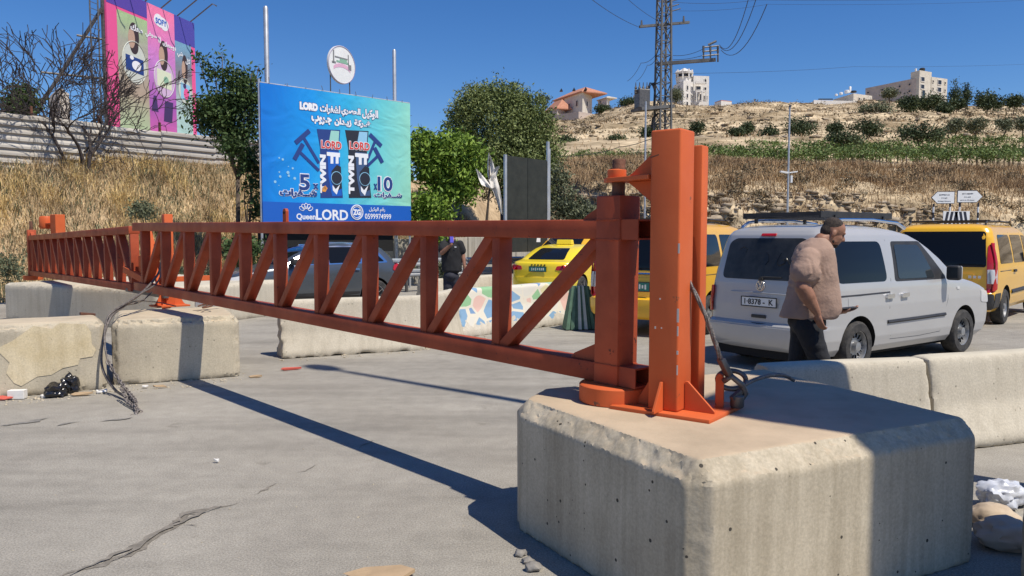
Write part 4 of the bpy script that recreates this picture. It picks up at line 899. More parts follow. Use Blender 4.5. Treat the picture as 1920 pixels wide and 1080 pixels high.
class Car:
    def __init__(s, name, label, cat, loc, ang, keys, m, r=.22, b=.05, e=.12, group=None, mir=None):
        s.t = thing(name, label, cat, loc, ang, group); s.K = np.array(keys, float); s.r = r; s.b = b; s.e = e; s.m = m
    def sl(s, z): return [float(np.interp(z, s.K[:, 0], s.K[:, i])) for i in (1, 2, 3)]
    def corner(s, q, w, a):   # inset of a rounded rectangle at distance q from the end
        r = min(s.r, w * .9, a * .9)
        if q >= r: return 0.0
        return r - math.sqrt(max(0, r * r - (r - q) ** 2))
    def warp(s, x, y, z, xr, xf, w):
        cx, a = (xr + xf) / 2, max(.01, (xf - xr) / 2); ux = (x - cx) / a
        return Vector((x - math.copysign(1, ux) * s.e * (y / max(w, .01)) ** 2 * abs(ux) ** 6, y * (1 - s.b * abs(ux) ** 3), z))
    def side(s, x, z, sg, off=0.0):
        xr, xf, w = s.sl(z); x_ = min(max(x, xr + .001), xf - .001); a = (xf - xr) / 2
        y = w - s.corner(min(x_ - xr, xf - x_), w, a)
        p = s.warp(x_, y, z, xr, xf, w); p.x = x if abs(x_ - x) < 1e-6 else p.x
        return Vector((p.x, (p.y + off) * sg, z))
    def end(s, y, z, sg, off=0.0):
        xr, xf, w = s.sl(z); a = (xf - xr) / 2; yy = min(abs(y), w - .001); c = s.corner(w - yy, w, a)
        p = s.warp((xf - c) if sg > 0 else (xr + c), yy, z, xr, xf, w)
        return Vector((p.x + sg * off, math.copysign(p.y, y) if y else 0, z))
    def build(s, wheels, R_w, dz=.03, arch=None, z0=None, archw=.3):
        zs = sorted(set([float(z) for z in s.K[:, 0]] + list(np.arange(s.K[0, 0], s.K[-1, 0], dz)))); V = []; N = 0; rings = []
        for z in zs:
            xr, xf, w = s.sl(z); a = (xf - xr) / 2; r = min(s.r, w * .9, a * .9); pts = []
            def arc(cx, cy, a0):
                for k in range(9): t = a0 + math.pi / 2 * k / 8; pts.append((cx + r * math.cos(t), cy + r * math.sin(t)))
            arc(xf - r, w - r, 0)
            for k in range(1, 40): pts.append((xf - r - (2 * a - 2 * r) * k / 40, w))
            arc(xr + r, w - r, math.pi / 2)
            for k in range(1, 12): pts.append((xr, (w - r) * (1 - 2 * k / 12)))
            arc(xr + r, -w + r, math.pi)
            for k in range(1, 40): pts.append((xr + r + (2 * a - 2 * r) * k / 40, -w))
            arc(xf - r, -w + r, 1.5 * math.pi)
            for k in range(1, 12): pts.append((xf, -(w - r) * (1 - 2 * k / 12)))
            rings.append([s.warp(x, y, z, xr, xf, w) for x, y in pts]); N = len(pts)
        mb = MB(); vs = [p for q in rings for p in q]; k = len(rings)
        fs = [(i * N + j, i * N + (j + 1) % N, (i + 1) * N + (j + 1) % N, (i + 1) * N + j) for i in range(k - 1) for j in range(N)]
        fs += [tuple(range(N - 1, -1, -1)), tuple((k - 1) * N + j for j in range(N))]
        mb.add(vs, fs); bmsh = bpy.data.meshes.new('b'); bmsh.from_pydata(mb.v, [], mb.f); bmsh.update()
        o = bpy.data.objects.new('t', bmsh); COL.objects.link(o); cut = []
        for wx in wheels:
            for sg in (-1, 1):
                c = MB(); c.lathe([(arch or R_w * 1.15, -archw / 2), (arch or R_w * 1.15, archw / 2)], c=(wx, sg * (s.K[:, 3].max() - .04), R_w * 1.02), n=40, axis='Y')
                me = bpy.data.meshes.new('c'); me.from_pydata(c.v, [], c.f); bm = bmesh.new(); bm.from_mesh(me); bmesh.ops.recalc_face_normals(bm, faces=bm.faces); bm.to_mesh(me); bm.free()
                me.materials.append(M_dark); co = bpy.data.objects.new('c', me); COL.objects.link(co); cut.append(co)
                md = o.modifiers.new('b', 'BOOLEAN'); md.operation = 'DIFFERENCE'; md.object = co; md.solver = 'EXACT'; md.material_mode = 'TRANSFER'
        bmsh.materials.append(s.m)
        me2 = bpy.data.meshes.new_from_object(o.evaluated_get(bpy.context.evaluated_depsgraph_get()))
        bpy.data.objects.remove(o)
        for c in cut: bpy.data.objects.remove(c)
        s.body = link('body', me2, None, s.t, 42)
        for i, wx in enumerate(wheels):
            for sg in (-1, 1): s.wheel(wx, sg, R_w)
        s.body
    def wheel(s, wx, sg, R_w, spokes=None):
        y = sg * (s.K[:, 3].max() - .115)
        tw = .105
        w = MB().lathe([(R_w * .62, -tw * .8), (R_w * .62, -tw), (R_w * .9, -tw), (R_w * .985, -tw * .75), (R_w, -tw * .3), (R_w, tw * .3), (R_w * .985, tw * .75), (R_w * .9, tw), (R_w * .68, tw), (R_w * .62, tw * .8), (R_w * .62, -tw * .8)], c=(wx, y, R_w), n=40, axis='Y', cap=False).build('wheel', M_rub, s.t, 40)
        o_ = sg * (tw - .02)
        rim = MB(); rim.lathe([(R_w * .67, o_ + sg * .012), (R_w * .60, o_), (R_w * .56, o_ - sg * .05), (R_w * .2, o_ - sg * .045), (R_w * .18, o_ + sg * .01), (.001, o_ + sg * .014)], c=(wx, y, R_w), n=32, axis='Y', cap=False)
        n = s.spokes
        rim.build('rim', M_rim if n else M_rim, w, 40)
        if n:
            sp = MB()
            for k in range(n):
                a = 2 * math.pi * k / n; d = Vector((math.cos(a), 0, math.sin(a)))
                sp.bar(Vector((wx, y + o_, R_w)) + d * R_w * .15, Vector((wx, y + o_, R_w)) + d * R_w * .63, .012, .06, up=Vector((0, 1, 0)))
            sp.build('spokes', M_chrome, w)
            MB().lathe([(R_w * .56, o_ - sg * .04), (R_w * .2, o_ - sg * .04)], c=(wx, y, R_w), n=30, axis='Y', cap=False).build('rim_shadow_gap', M_black, w)
        else:
            h = MB()
            for k in range(14):
                a = 2 * math.pi * k / 14; d = Vector((math.cos(a), 0, math.sin(a)))
                c = Vector((wx, y + o_ - sg * .044, R_w)) + d * R_w * .44
                h.bar(c - d * .03, c + d * .03, .004, .026, up=Vector((0, 1, 0)))
            h.build('rim_slots', M_dark, w)
    spokes = 0
    def patch(s, name, surf, poly, m, rad=.03, off=.004, depth=.015, parent=None, ring=(1, .9, .8, .7, .6, .5, .4, .3, .2, .1)):
        """poly in surface coordinates ((x,z) for sides, (y,z) for ends); surf: ('side',sg) / ('end',sg)"""
        n = len(poly); out = []
        for i in range(n):
            p0, p1, p2 = [Vector(poly[j % n]) for j in (i - 1, i, i + 1)]
            r = min(rad, (p0 - p1).length * .45, (p2 - p1).length * .45)
            a = p1 + (p0 - p1).normalized() * r; c = p1 + (p2 - p1).normalized() * r
            for k in range(5): t = k / 4; out.append((1 - t) ** 2 * a + 2 * t * (1 - t) * p1 + t * t * c)
        den = []
        for i in range(len(out)):
            a, c = out[i], out[(i + 1) % len(out)]; k = max(1, int((c - a).length / .09))
            for j in range(k): den.append(a.lerp(c, j / k))
        cen = sum(den, Vector((0, 0))) / len(den); N = len(den); V = []; f = []
        def mp(q, o):
            return s.side(q[0], q[1], surf[1], o) if surf[0] == 'side' else s.end(q[0], q[1], surf[1], o)
        V += [mp(q, off - depth) for q in den]
        for fr in ring: V += [mp(cen + (q - cen) * fr, off) for q in den]
        V.append(mp(cen, off)); K = len(ring) + 1
        f += [(i * N + j, i * N + (j + 1) % N, (i + 1) * N + (j + 1) % N, (i + 1) * N + j) for i in range(K - 1) for j in range(N)]
        f += [((K - 1) * N + j, (K - 1) * N + (j + 1) % N, K * N) for j in range(N)]
        return MB().add(V, f).build(name, m, parent or s.t, 35)
    def strip(s, name, surf, pts, w, m, off=.006, parent=None, h=.01):
        q = [s.side(p[0], p[1], surf[1], off) if surf[0] == 'side' else s.end(p[0], p[1], surf[1], off) for p in pts]
        mb = MB()
        mb.tube(q, w / 2, 5); return mb.build(name, m, parent or s.t, 60)
    def plate(s, y, z, txt, w=.52, h=.115, m=M_plw, ink=M_ink, sg=-1, off=.02):
        p = s.end(y, z, sg, off); xo = p.x
        pl = MB().box((xo, y, z), (.008, w, h)).build('licence_plate', m, s.t, bevel=.003)
        fr = MB()
        for a_, b_, c_, d_ in ((0, h / 2, w, .01), (0, -h / 2, w, .01)): fr.box((xo + sg * .004, y + a_, z + b_), (.006, w + .01, .012))
        for a_ in (-1, 1): fr.box((xo + sg * .0055, y + a_ * w / 2, z), (.006, .012, h + .01))
        fr.build('plate_border', ink if m is M_plw else M_black, pl)
        if txt is None:
            q = MB(); rr = random.Random(int(w * 1000))
            for j in range(7): q.box((xo + sg * .006, y + (j - 3) * w * .11, z + rr.uniform(-.004, .004)), (.004, w * .055 * rr.uniform(.6, 1.1), h * rr.uniform(.35, .6)))
            q.build('lettering', M_plw, pl)
        else: text(txt, h * .95, ink if m is M_plw else M_plw, pl, frameM((xo + sg * .006, y, z), (0, sg * 1, 0) if sg > 0 else (0, -1, 0), (0, 0, 1)), bold=h * .02, width=w * .82, height=h * .62, ext=.001)
        return pl
def seam(c, surf, pts, m=None, w=.007): return c.strip('door_seam', surf, pts, w, m or M_black, off=-.001)

# --- silver van: rear centre origin, x forwards
hd = Vector((.813, .578)); ang = math.atan2(hd.y, hd.x)
rw_ = Vector((4.23, 9.37)); lat = Vector((-hd.y, hd.x))       # right rear wheel (outer face) on the ground
loc = rw_ + lat * .88 - hd * .80
K = [(.22, .10, 4.22, .80), (.30, .0, 4.32, .86), (.42, -.03, 4.36, .885), (.56, -.03, 4.38, .89), (.60, .02, 4.38, .89), (.80, .03, 4.33, .895), (.90, .04, 4.27, .89), (.96, .045, 4.10, .888), (1.02, .05, 3.86, .885), (1.07, .055, 3.58, .878), (1.10, .06, 3.42, .872), (1.22, .08, 3.22, .855), (1.36, .11, 3.00, .83), (1.50, .145, 2.74, .80), (1.60, .17, 2.52, .775), (1.68, .20, 2.28, .75), (1.735, .25, 1.98, .71), (1.775, .34, 1.70, .64), (1.80, .50, 1.40, .54), (1.815, .75, 1.2, .40)]
v = Car('parked_van', 'silver grey family van with dark windows, roof rack and plate 1-8378-K', 'van', (loc.x, loc.y, 0), ang, K, C_silver, r=.16, b=.04, e=.05)
v.build([.80, 3.48], .315, arch=.375)
def P2(*a): return list(a)
rg = ('side', -1); lf = ('side', 1); re = ('end', -1); fr = ('end', 1)
v.patch('rear_window', re, [(-.66, 1.12), (.66, 1.12), (.62, 1.58), (.52, 1.64), (-.52, 1.64), (-.62, 1.58)], M_glassd, rad=.08)
for sg in (rg, lf):
    v.patch('quarter_window', sg, [(.36, 1.10), (1.42, 1.10), (1.36, 1.60), (.40, 1.60)], M_glass, rad=.09)
    v.patch('front_window_frame', sg, [(1.60, 1.09), (2.95, 1.085), (2.86, 1.18), (2.36, 1.60), (1.62, 1.60)], M_black, rad=.05, off=.003)
    v.patch('front_window', sg, [(1.68, 1.12), (2.62, 1.115), (2.30, 1.55), (1.68, 1.56)], M_glassl, rad=.05, off=.008)
    v.strip('side_moulding', sg, [(1.42, .585), (2.0, .59), (2.9, .60)], .05, M_black, off=0)
    seam(v, sg, [(1.50, 1.62), (1.50, 1.1), (1.52, .40)]); seam(v, sg, [(2.98, 1.05), (2.96, .8), (2.80, .38)]); seam(v, sg, [(1.52, .36), (2.2, .35), (2.80, .37)])
    v.strip('slide_rail', sg, [(.30, .945), (.8, .95), (1.46, .96)], .022, M_black, off=-.002)
    seam(v, sg, [(1.46, .96), (1.46, .75)])
    for hx in (1.36, 1.72): v.patch('door_handle', sg, [(hx, .88), (hx + .17, .885), (hx + .17, .94), (hx, .935)], M_chrome, rad=.02, off=.03, depth=.035)
    v.patch('side_repeater', sg, [(3.22, .93), (3.30, .93), (3.30, .965), (3.22, .965)], M_clr, rad=.01, off=.008)
v.patch('fuel_flap', rg, [(.55, .80), (.72, .80), (.72, .93), (.55, .93)], C_silver, rad=.02, off=.003)
for sgy in (-1, 1):
    v.patch('tail_lamp', re, [(sgy * .80, .68), (sgy * .878, .68), (sgy * .872, 1.02), (sgy * .79, 1.02)][::sgy], M_redl, rad=.02, off=.012)
    v.patch('tail_lamp', ('side', sgy), [(.03, .68), (.13, .70), (.10, 1.02), (.06, 1.02)], M_redl, rad=.02, off=.006)
    v.patch('tail_lamp_lens', re, [(sgy * .80, .80), (sgy * .86, .80), (sgy * .86, .88), (sgy * .80, .88)][::sgy], M_clr, rad=.01, off=.016)
    v.patch('headlamp', ('side', sgy), [(3.98, .72), (4.22, .70), (4.22, .86), (3.98, .90)], M_clr, rad=.04, off=.006)
    bs = MB(); q0 = v.side(2.90, 1.12, sgy, .02)
    mr = MB().box(q0 + Vector((-.02, sgy * .12, .05)), (.10, .18, .20)).build('wing_mirror', M_black, v.t, 40, bevel=.035, seg=3)
    MB().box(q0 + Vector((.028, sgy * .12, .05)), (.06, .17, .19)).build('mirror_cap', C_silver, mr, 40, bevel=.028, seg=3)
    MB().box(q0 + Vector((-.073, sgy * .12, .05)), (.004, .14, .15)).build('mirror_glass', M_glassl, mr)
    # roof rails
    rr_ = MB(); rr_.tube([(.42, sgy * .60, 1.775), (.56, sgy * .60, 1.845), (.8, sgy * .60, 1.87), (1.5, sgy * .60, 1.875), (2.1, sgy * .60, 1.84), (2.3, sgy * .60, 1.77)], .022, 8); rr_.build('roof_rail', M_chrome, v.t, 60)
    rk = MB(); rk.box((1.22, sgy * .56, 1.93), (1.62, .03, .075)); rk.build('rack_side', M_black, v.t, bevel=.004)
for k in range(7): MB().box((.44 + k * .262, 0, 1.905), (.05, 1.10, .022)).build('rack_slat', M_black if k % 2 else M_dsteel, v.t)
MB().box((.43, 0, 1.93), (.03, 1.12, .07)).build('rack_end', M_black, v.t); MB().box((2.02, 0, 1.93), (.03, 1.12, .07)).build('rack_end', M_black, v.t)
for x in (.7, 1.8):
    for y in (-.58, .58): MB().box((x, y, 1.88), (.04, .03, .09)).build('rack_foot', M_black, v.t)
v.patch('bumper', re, [(-.87, .25), (.87, .25), (.87, .54), (-.87, .54)], C_silver, rad=.05, off=.028, depth=.05, ring=(1, .97, .9, .5))
v.strip('bumper_line', re, [(-.86, .575), (0, .578), (.86, .575)], .016, M_black, off=.002)
v.patch('plate_recess', re, [(-.42, .74), (.42, .74), (.46, .95), (-.46, .95)], C_silver, rad=.03, off=.006)
v.strip('tailgate_ledge', re, [(-.47, .955), (0, .96), (.47, .955)], .018, C_silver, off=.01)
v.plate(.0, .845, '1·8378 -  K')
MB().box((v.end(0, .66, -1, .008).x, 0, .665), (.02, .21, .04)).build('tailgate_grip', M_black, v.t, bevel=.006)
v.strip('tailgate_seam', re, [(-.80, .60), (-.80, 1.02), (-.76, 1.4), (-.66, 1.68)], .007, M_black, off=-.001); v.strip('tailgate_seam', re, [(.80, .60), (.80, 1.02), (.76, 1.4), (.66, 1.68)], .007, M_black, off=-.001)
v.patch('brake_lamp', re, [(-.11, 1.665), (.11, 1.665), (.11, 1.70), (-.11, 1.70)], M_redl, rad=.01, off=.02, depth=.04)
wx = v.end(0, 1.13, -1, .03); wm = MB(); wm.tube([wx, wx + Vector((-.02, -.05, .03)), v.end(-.30, 1.16, -1, .025)], .009, 6); wm.lathe([(.03, 0), (.03, .02)], c=wx, axis='X', n=12); wm.build('rear_wiper', M_black, v.t)
# round emblem with V over W
ex = v.end(0, 1.045, -1, .012); em = MB()
em.tube([ex + Vector((0, .062 * math.cos(a), .062 * math.sin(a))) for a in np.linspace(0, 2 * math.pi, 29)], .006, 6)
def stroke(pts): 
    for a_, b_ in zip(pts, pts[1:]): em.bar(ex + Vector((-.002, -a_[0], a_[1])), ex + Vector((-.002, -b_[0], b_[1])), .006, .009)
stroke([(-.026, .052), (0, .006), (.026, .052)]); stroke([(-.053, .024), (-.026, -.048), (0, -.004), (.026, -.048), (.053, .024)])
em.build('emblem', M_chrome, v.t, 60)
# finger writing in the dust of the rear window
M_fing = mat('wiped_dust_line', (.008, .008, .009), .2)
v.strip('writing', re, [(-.12 - .12, 1.46), (-.21, 1.40), (-.19, 1.33), (-.24, 1.30), (-.31, 1.33), (-.33, 1.40), (-.37, 1.33), (-.42, 1.33), (-.44, 1.40)], .012, M_fing, off=.006)
v.strip('writing', re, [(-.29, 1.375), (-.30, 1.372)], .02, M_fing, off=.006)
v.strip('writing', re, [(-.02, 1.46), (-.06, 1.42), (-.07, 1.36), (-.03, 1.31)], .012, M_fing, off=.006)
v.strip('writing', re, [(.42, 1.50), (.36, 1.53), (.30, 1.50), (.31, 1.45)], .008, M_fing, off=.006)
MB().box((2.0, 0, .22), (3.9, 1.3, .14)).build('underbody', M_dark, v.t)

# --- yellow vans
def yellow_van(name, label, loc, ang, side, rack=True, plate=True, tow=False, m=C_yel):
    K = [(.28, .05, 4.75, .86), (.36, -.02, 4.86, .92), (.50, -.04, 4.9, .945), (.62, -.03, 4.9, .95), (.66, .02, 4.9, .95), (.9, .03, 4.82, .955), (1.0, .035, 4.70, .953), (1.08, .04, 4.45, .95), (1.16, .045, 4.18, .945), (1.2, .05, 4.05, .94), (1.35, .08, 3.86, .915), (1.5, .11, 3.62, .885), (1.65, .145, 3.36, .85), (1.75, .18, 3.16, .82), (1.82, .22, 2.95, .78), (1.87, .30, 2.7, .70), (1.90, .42, 2.4, .58), (1.91, .7, 2.1, .4)]
    c = Car(name, label, 'van', (*loc, 0), ang, K, m, r=.15, b=.03, e=.05, group=None)
    c.spokes = 0
    c.build([.95, 4.1], .335, arch=.41)
    c.patch('rear_window', re, [(-.80, 1.10), (.80, 1.10), (.74, 1.76), (-.74, 1.76)], M_glass, rad=.06)
    c.patch('rear_bumper', re, [(-.94, .32), (.94, .32), (.94, .62), (-.94, .62)], m if side == 'm' else M_black, rad=.05, off=.05, depth=.07, ring=(1, .97, .9, .5))
    for sgy in (-1, 1):
        c.patch('tail_lamp', re, [(sgy * .82, .64), (sgy * .94, .64), (sgy * .885, 1.56), (sgy * .80, 1.50)][::sgy], M_redl, rad=.03, off=.01)
        c.patch('tail_lamp', ('side', sgy), [(.06, .66), (.20, .70), (.19, 1.2), (.20, 1.55), (.17, 1.55)], M_redl, rad=.03, off=.014)
        c.patch('tail_lamp_lens', re, [(sgy * .83, .80), (sgy * .93, .80), (sgy * .92, 1.06), (sgy * .82, 1.06)][::sgy], M_clr, rad=.01, off=.018)
        c.patch('tail_lamp_lens', ('side', sgy), [(.05, .80), (.17, .80), (.17, 1.06), (.05, 1.06)], M_clr, rad=.01, off=.014)
        c.patch('side_window', ('side', sgy), [(.42, 1.16), (1.45, 1.16), (1.42, 1.70), (.52, 1.70)], M_glass, rad=.08)
        c.patch('side_window', ('side', sgy), [(1.55, 1.16), (2.55, 1.16), (2.55, 1.70), (1.55, 1.70)], M_glass, rad=.06)
        c.patch('side_window', ('side', sgy), [(2.66, 1.16), (3.72, 1.16), (3.30, 1.68), (2.66, 1.70)], M_glass, rad=.06)
        c.strip('side_moulding', ('side', sgy), [(1.4, .60), (2.5, .61), (3.6, .62)], .10, M_black, off=-.02)
        c.patch('wheel_arch_trim', ('side', sgy), [(.10, .34), (.5, .34), (.52, .62), (.12, .62)], M_black, rad=.04, off=.008)
        c.strip('slide_rail', ('side', sgy), [(.42, 1.02), (1.3, 1.02)], .02, M_black, off=-.004)
        c.patch('door_handle', ('side', sgy), [(1.48, .98), (1.68, .98), (1.68, 1.03), (1.48, 1.03)], M_black, rad=.02, off=.03, depth=.04)
        seam(c, ('side', sgy), [(1.5, 1.75), (1.5, 1.0), (1.52, .4)]); seam(c, ('side', sgy), [(2.6, 1.75), (2.6, 1.0), (2.6, .4)]); seam(c, ('side', sgy), [(3.74, 1.15), (3.74, .8), (3.6, .4)])
        q0 = c.side(3.62, 1.22, sgy, .02); MB().box(q0 + Vector((0, sgy * .12, .06)), (.10, .2, .24)).build('wing_mirror', M_black, c.t, 40, bevel=.03, seg=3)
        if rack:
            MB().tube([(.45, sgy * .66, 1.90), (.55, sgy * .66, 1.945), (1.5, sgy * .66, 1.96), (2.5, sgy * .66, 1.95), (2.7, sgy * .66, 1.90)], .02, 6).build('roof_rail', M_black, c.t, 60)
    if rack:
        for x in (.6, 1.5, 2.4): MB().box((x, 0, 1.965), (.06, 1.4, .025)).build('roof_bar', M_black, c.t)
    c.patch('hatch_step', re, [(-.6, .86), (.6, .86), (.6, .98), (-.6, .98)], m, rad=.02, off=.012)
    c.strip('hatch_grip', re, [(-.3, 1.045), (.3, 1.045)], .045, M_chrome if plate else m, off=.01)
    c.strip('hatch_seam', re, [(-.8, .655), (0, .655), (.8, .655)], .012, M_black, off=0)
    if plate: c.plate(0, .83, None, m=M_plg, h=.15, w=.46, off=.025)
    return c
loc = P(1187, 600, 12.75)
c = yellow_van('parked_van', 'orange yellow taxi van with green plate standing behind the hinge post', (P(1187, 600, 12.9).x + .05, 12.85), R(56), 'm')
c.patch('bumper_reflector', re, [(-.80, .40), (-.55, .40), (-.55, .47), (-.80, .47)], M_redl, rad=.01, off=.056, depth=.01)
c2 = yellow_van('parked_van', 'orange taxi van with black bumper and tall red lamps, parked right of the silver van', (8.05, 14.6), R(47), 'b', plate=False)
for j in range(3): MB().box(c2.end(-.54 - .08 * j, .92, -1, .012), (.01, .05, .05)).build('lettering', M_chrome, c2.t)
# --- yellow saloon taxi
K = [(.20, .12, 4.45, .76), (.30, .0, 4.58, .86), (.45, -.02, 4.62, .89), (.62, .0, 4.60, .90), (.78, .01, 4.50, .90), (.86, .02, 4.30, .895), (.92, .03, 3.8, .885), (.97, .05, 3.45, .87), (1.0, .08, 3.35, .862), (1.02, .22, 3.30, .856), (1.05, .42, 3.22, .845), (1.14, .60, 3.05, .81), (1.24, .80, 2.86, .76), (1.34, 1.05, 2.62, .70), (1.40, 1.28, 2.42, .64), (1.44, 1.55, 2.2, .54), (1.455, 1.8, 2.0, .4)]
p = P(1008, 560, 20.2)
s_ = Car('taxi', 'bright yellow saloon taxi seen from behind with a roof sign', 'car', (p.x, 20.2, 0), R(62), K, C_taxi, r=.2, b=.07, e=.12)
s_.spokes = 5; s_.build([.95, 3.6], .31, arch=.36)
s_.patch('rear_window', re, [(-.58, 1.06), (.58, 1.06), (.46, 1.36), (-.46, 1.36)], M_glass, rad=.05, off=.012)
for sgy in (-1, 1):
    s_.patch('tail_lamp', re, [(sgy * .52, .80), (sgy * .86, .78), (sgy * .86, .93), (sgy * .56, .90)][::sgy], M_redl, rad=.03, off=.012)
    s_.patch('tail_lamp', ('side', sgy), [(.02, .79), (.28, .84), (.20, .93), (.03, .93)], M_redl, rad=.02, off=.008)
    s_.patch('side_window', ('side', sgy), [(.95, 1.03), (1.75, 1.02), (1.75, 1.36), (1.35, 1.34)], M_glass, rad=.04)
    s_.patch('side_window', ('side', sgy), [(1.83, 1.02), (2.95, 1.0), (2.52, 1.33), (1.83, 1.36)], M_glass, rad=.04)
    seam(s_, ('side', sgy), [(1.79, 1.38), (1.79, .9), (1.75, .35)])
s_.plate(0, .82, None, m=M_plg, h=.13, w=.5, off=.02)
s_.patch('rear_bumper', re, [(-.86, .26), (.86, .26), (.86, .60), (-.86, .60)], C_taxi, rad=.05, off=.03, depth=.05)
for j in range(5): MB().box(s_.end(.2 - .1 * j, .93, -1, .012), (.01, .045, .03)).build('lettering', M_ink, s_.t)
rs = MB().prism([(-.10, 0), (.10, 0), (.05, .13), (-.05, .13)], .46, c=(1.75, 0, 1.455)).build('roof_sign', C_taxi, s_.t, bevel=.015)

# --- orange van facing us behind the saloon
p = P(1012, 560, 26.5)
c3 = yellow_van('parked_van', 'orange van standing farther back behind the yellow saloon taxi', (p.x + 2.6, 27.5), R(238), 'm', plate=False, rack=True)
c3.patch('windscreen', fr, [(-.72, 1.24), (.72, 1.24), (.60, 1.74), (-.60, 1.74)], M_glass, rad=.05, off=.03)
# --- dark grey crossover
K = [(.24, .12, 4.00, .78), (.34, .0, 4.12, .87), (.5, -.02, 4.17, .90), (.7, .0, 4.16, .905), (.84, .02, 4.06, .90), (.92, .04, 3.88, .892), (.98, .06, 3.5, .882), (1.02, .08, 3.25, .872), (1.06, .10, 3.12, .862), (1.16, .16, 2.95, .83), (1.28, .26, 2.72, .79), (1.38, .38, 2.48, .75), (1.46, .55, 2.2, .69), (1.51, .8, 1.95, .60), (1.535, 1.1, 1.7, .46), (1.54, 1.3, 1.55, .3)]
fw = P(497, 560, 16.4); rwp = P(705, 560, 17.95); d = Vector((fw.x - rwp.x, fw.y - rwp.y)).normalized(); ang = math.atan2(d.y, d.x)
lat = Vector((d.y, -d.x)); o0 = Vector((rwp.x, rwp.y)) - d * .80 + lat * -.0
# camera sees its left side
left = Vector((-d.y, d.x)); o0 = o0 - left * .88 if left.dot(Vector((0, -1))) > 0 else o0 + left * .88
g_ = Car('parked_car', 'dark grey crossover car seen through the near gate leaf, facing left', 'car', (o0.x, o0.y, 0), ang, K, C_grey, r=.26, b=.08, e=.14)
g_.spokes = 5; g_.build([.80, 3.38], .335, arch=.385)
for sgy in (-1, 1):
    g_.patch('side_window_frame', ('side', sgy), [(.45, 1.06), (2.95, 1.03), (2.35, 1.42), (1.5, 1.47), (.75, 1.40)], M_chrome, rad=.05, off=.002)
    g_.patch('side_window', ('side', sgy), [(.55, 1.09), (1.10, 1.085), (1.10, 1.42), (.85, 1.38)], M_glass, rad=.04, off=.006)
    g_.patch('side_window', ('side', sgy), [(1.16, 1.085), (1.92, 1.07), (1.92, 1.43), (1.16, 1.43)], M_glass, rad=.03, off=.006)
    g_.patch('side_window', ('side', sgy), [(1.99, 1.07), (2.80, 1.05), (2.32, 1.38), (1.99, 1.42)], M_glassl, rad=.03, off=.006)
    g_.patch('sill_cladding', ('side', sgy), [(1.2, .28), (2.98, .28), (2.98, .42), (1.2, .42)], M_black, rad=.03, off=.008)
    g_.patch('headlamp', ('side', sgy), [(3.72, .74), (4.08, .66), (4.08, .80), (3.72, .88)], M_clr, rad=.03, off=.01)
    g_.patch('tail_lamp', ('side', sgy), [(.04, .82), (.34, .88), (.30, 1.0), (.06, 1.04)], M_redl, rad=.03, off=.01)
    seam(g_, ('side', sgy), [(1.13, 1.45), (1.13, .9), (1.2, .4)], w=.01); seam(g_, ('side', sgy), [(1.95, 1.45), (1.95, .9), (1.95, .4)], w=.01); seam(g_, ('side', sgy), [(3.0, 1.02), (2.98, .7), (2.9, .4)], w=.01)
    for hx in (1.22, 2.05): g_.patch('door_handle', ('side', sgy), [(hx, .90), (hx + .18, .90), (hx + .18, .94), (hx, .94)], M_chrome, rad=.01, off=.03, depth=.035)
    q0 = g_.side(2.78, 1.06, sgy, .02); MB().box(q0 + Vector((0, sgy * .11, .06)), (.12, .2, .14)).build('wing_mirror', M_black, g_.t, 40, bevel=.035, seg=3)
    g_.strip('roof_rail', ('side', sgy), [(.75, 1.46), (1.3, 1.50), (2.1, 1.47)], .03, M_chrome, off=.0)
g_.patch('windscreen', fr, [(-.70, 1.07), (.70, 1.07), (.58, 1.44), (-.58, 1.44)], M_glass, rad=.05, off=.02)
g_.patch('grille', fr, [(-.42, .42), (.42, .42), (.5, .68), (-.5, .68)], M_black, rad=.04, off=.01)
# --- silver car at the right edge, partly seen
K2 = [tuple(k) for k in K]
p = P(1935, 500, 17.5)
s2 = Car('parked_car', 'pale silver car just entering the right edge of the picture behind the orange van', 'car', (p.x + 3.2, 21.5, 0), R(50), K2, C_silver, r=.26, b=.08, e=.14)
s2.build([.80, 3.38], .335, arch=.385)
s2.patch('rear_window', re, [(-.6, 1.08), (.6, 1.08), (.5, 1.40), (-.5, 1.40)], M_glass, rad=.05, off=.01)
for sgy in (-1, 1): s2.patch('side_window', ('side', sgy), [(.6, 1.07), (2.8, 1.05), (2.3, 1.42), (.85, 1.40)], M_glass, rad=.05, off=.006); s2.patch('tail_lamp', ('side', sgy), [(.04, .82), (.34, .88), (.30, 1.0), (.06, 1.04)], M_redl, rad=.03, off=.01)
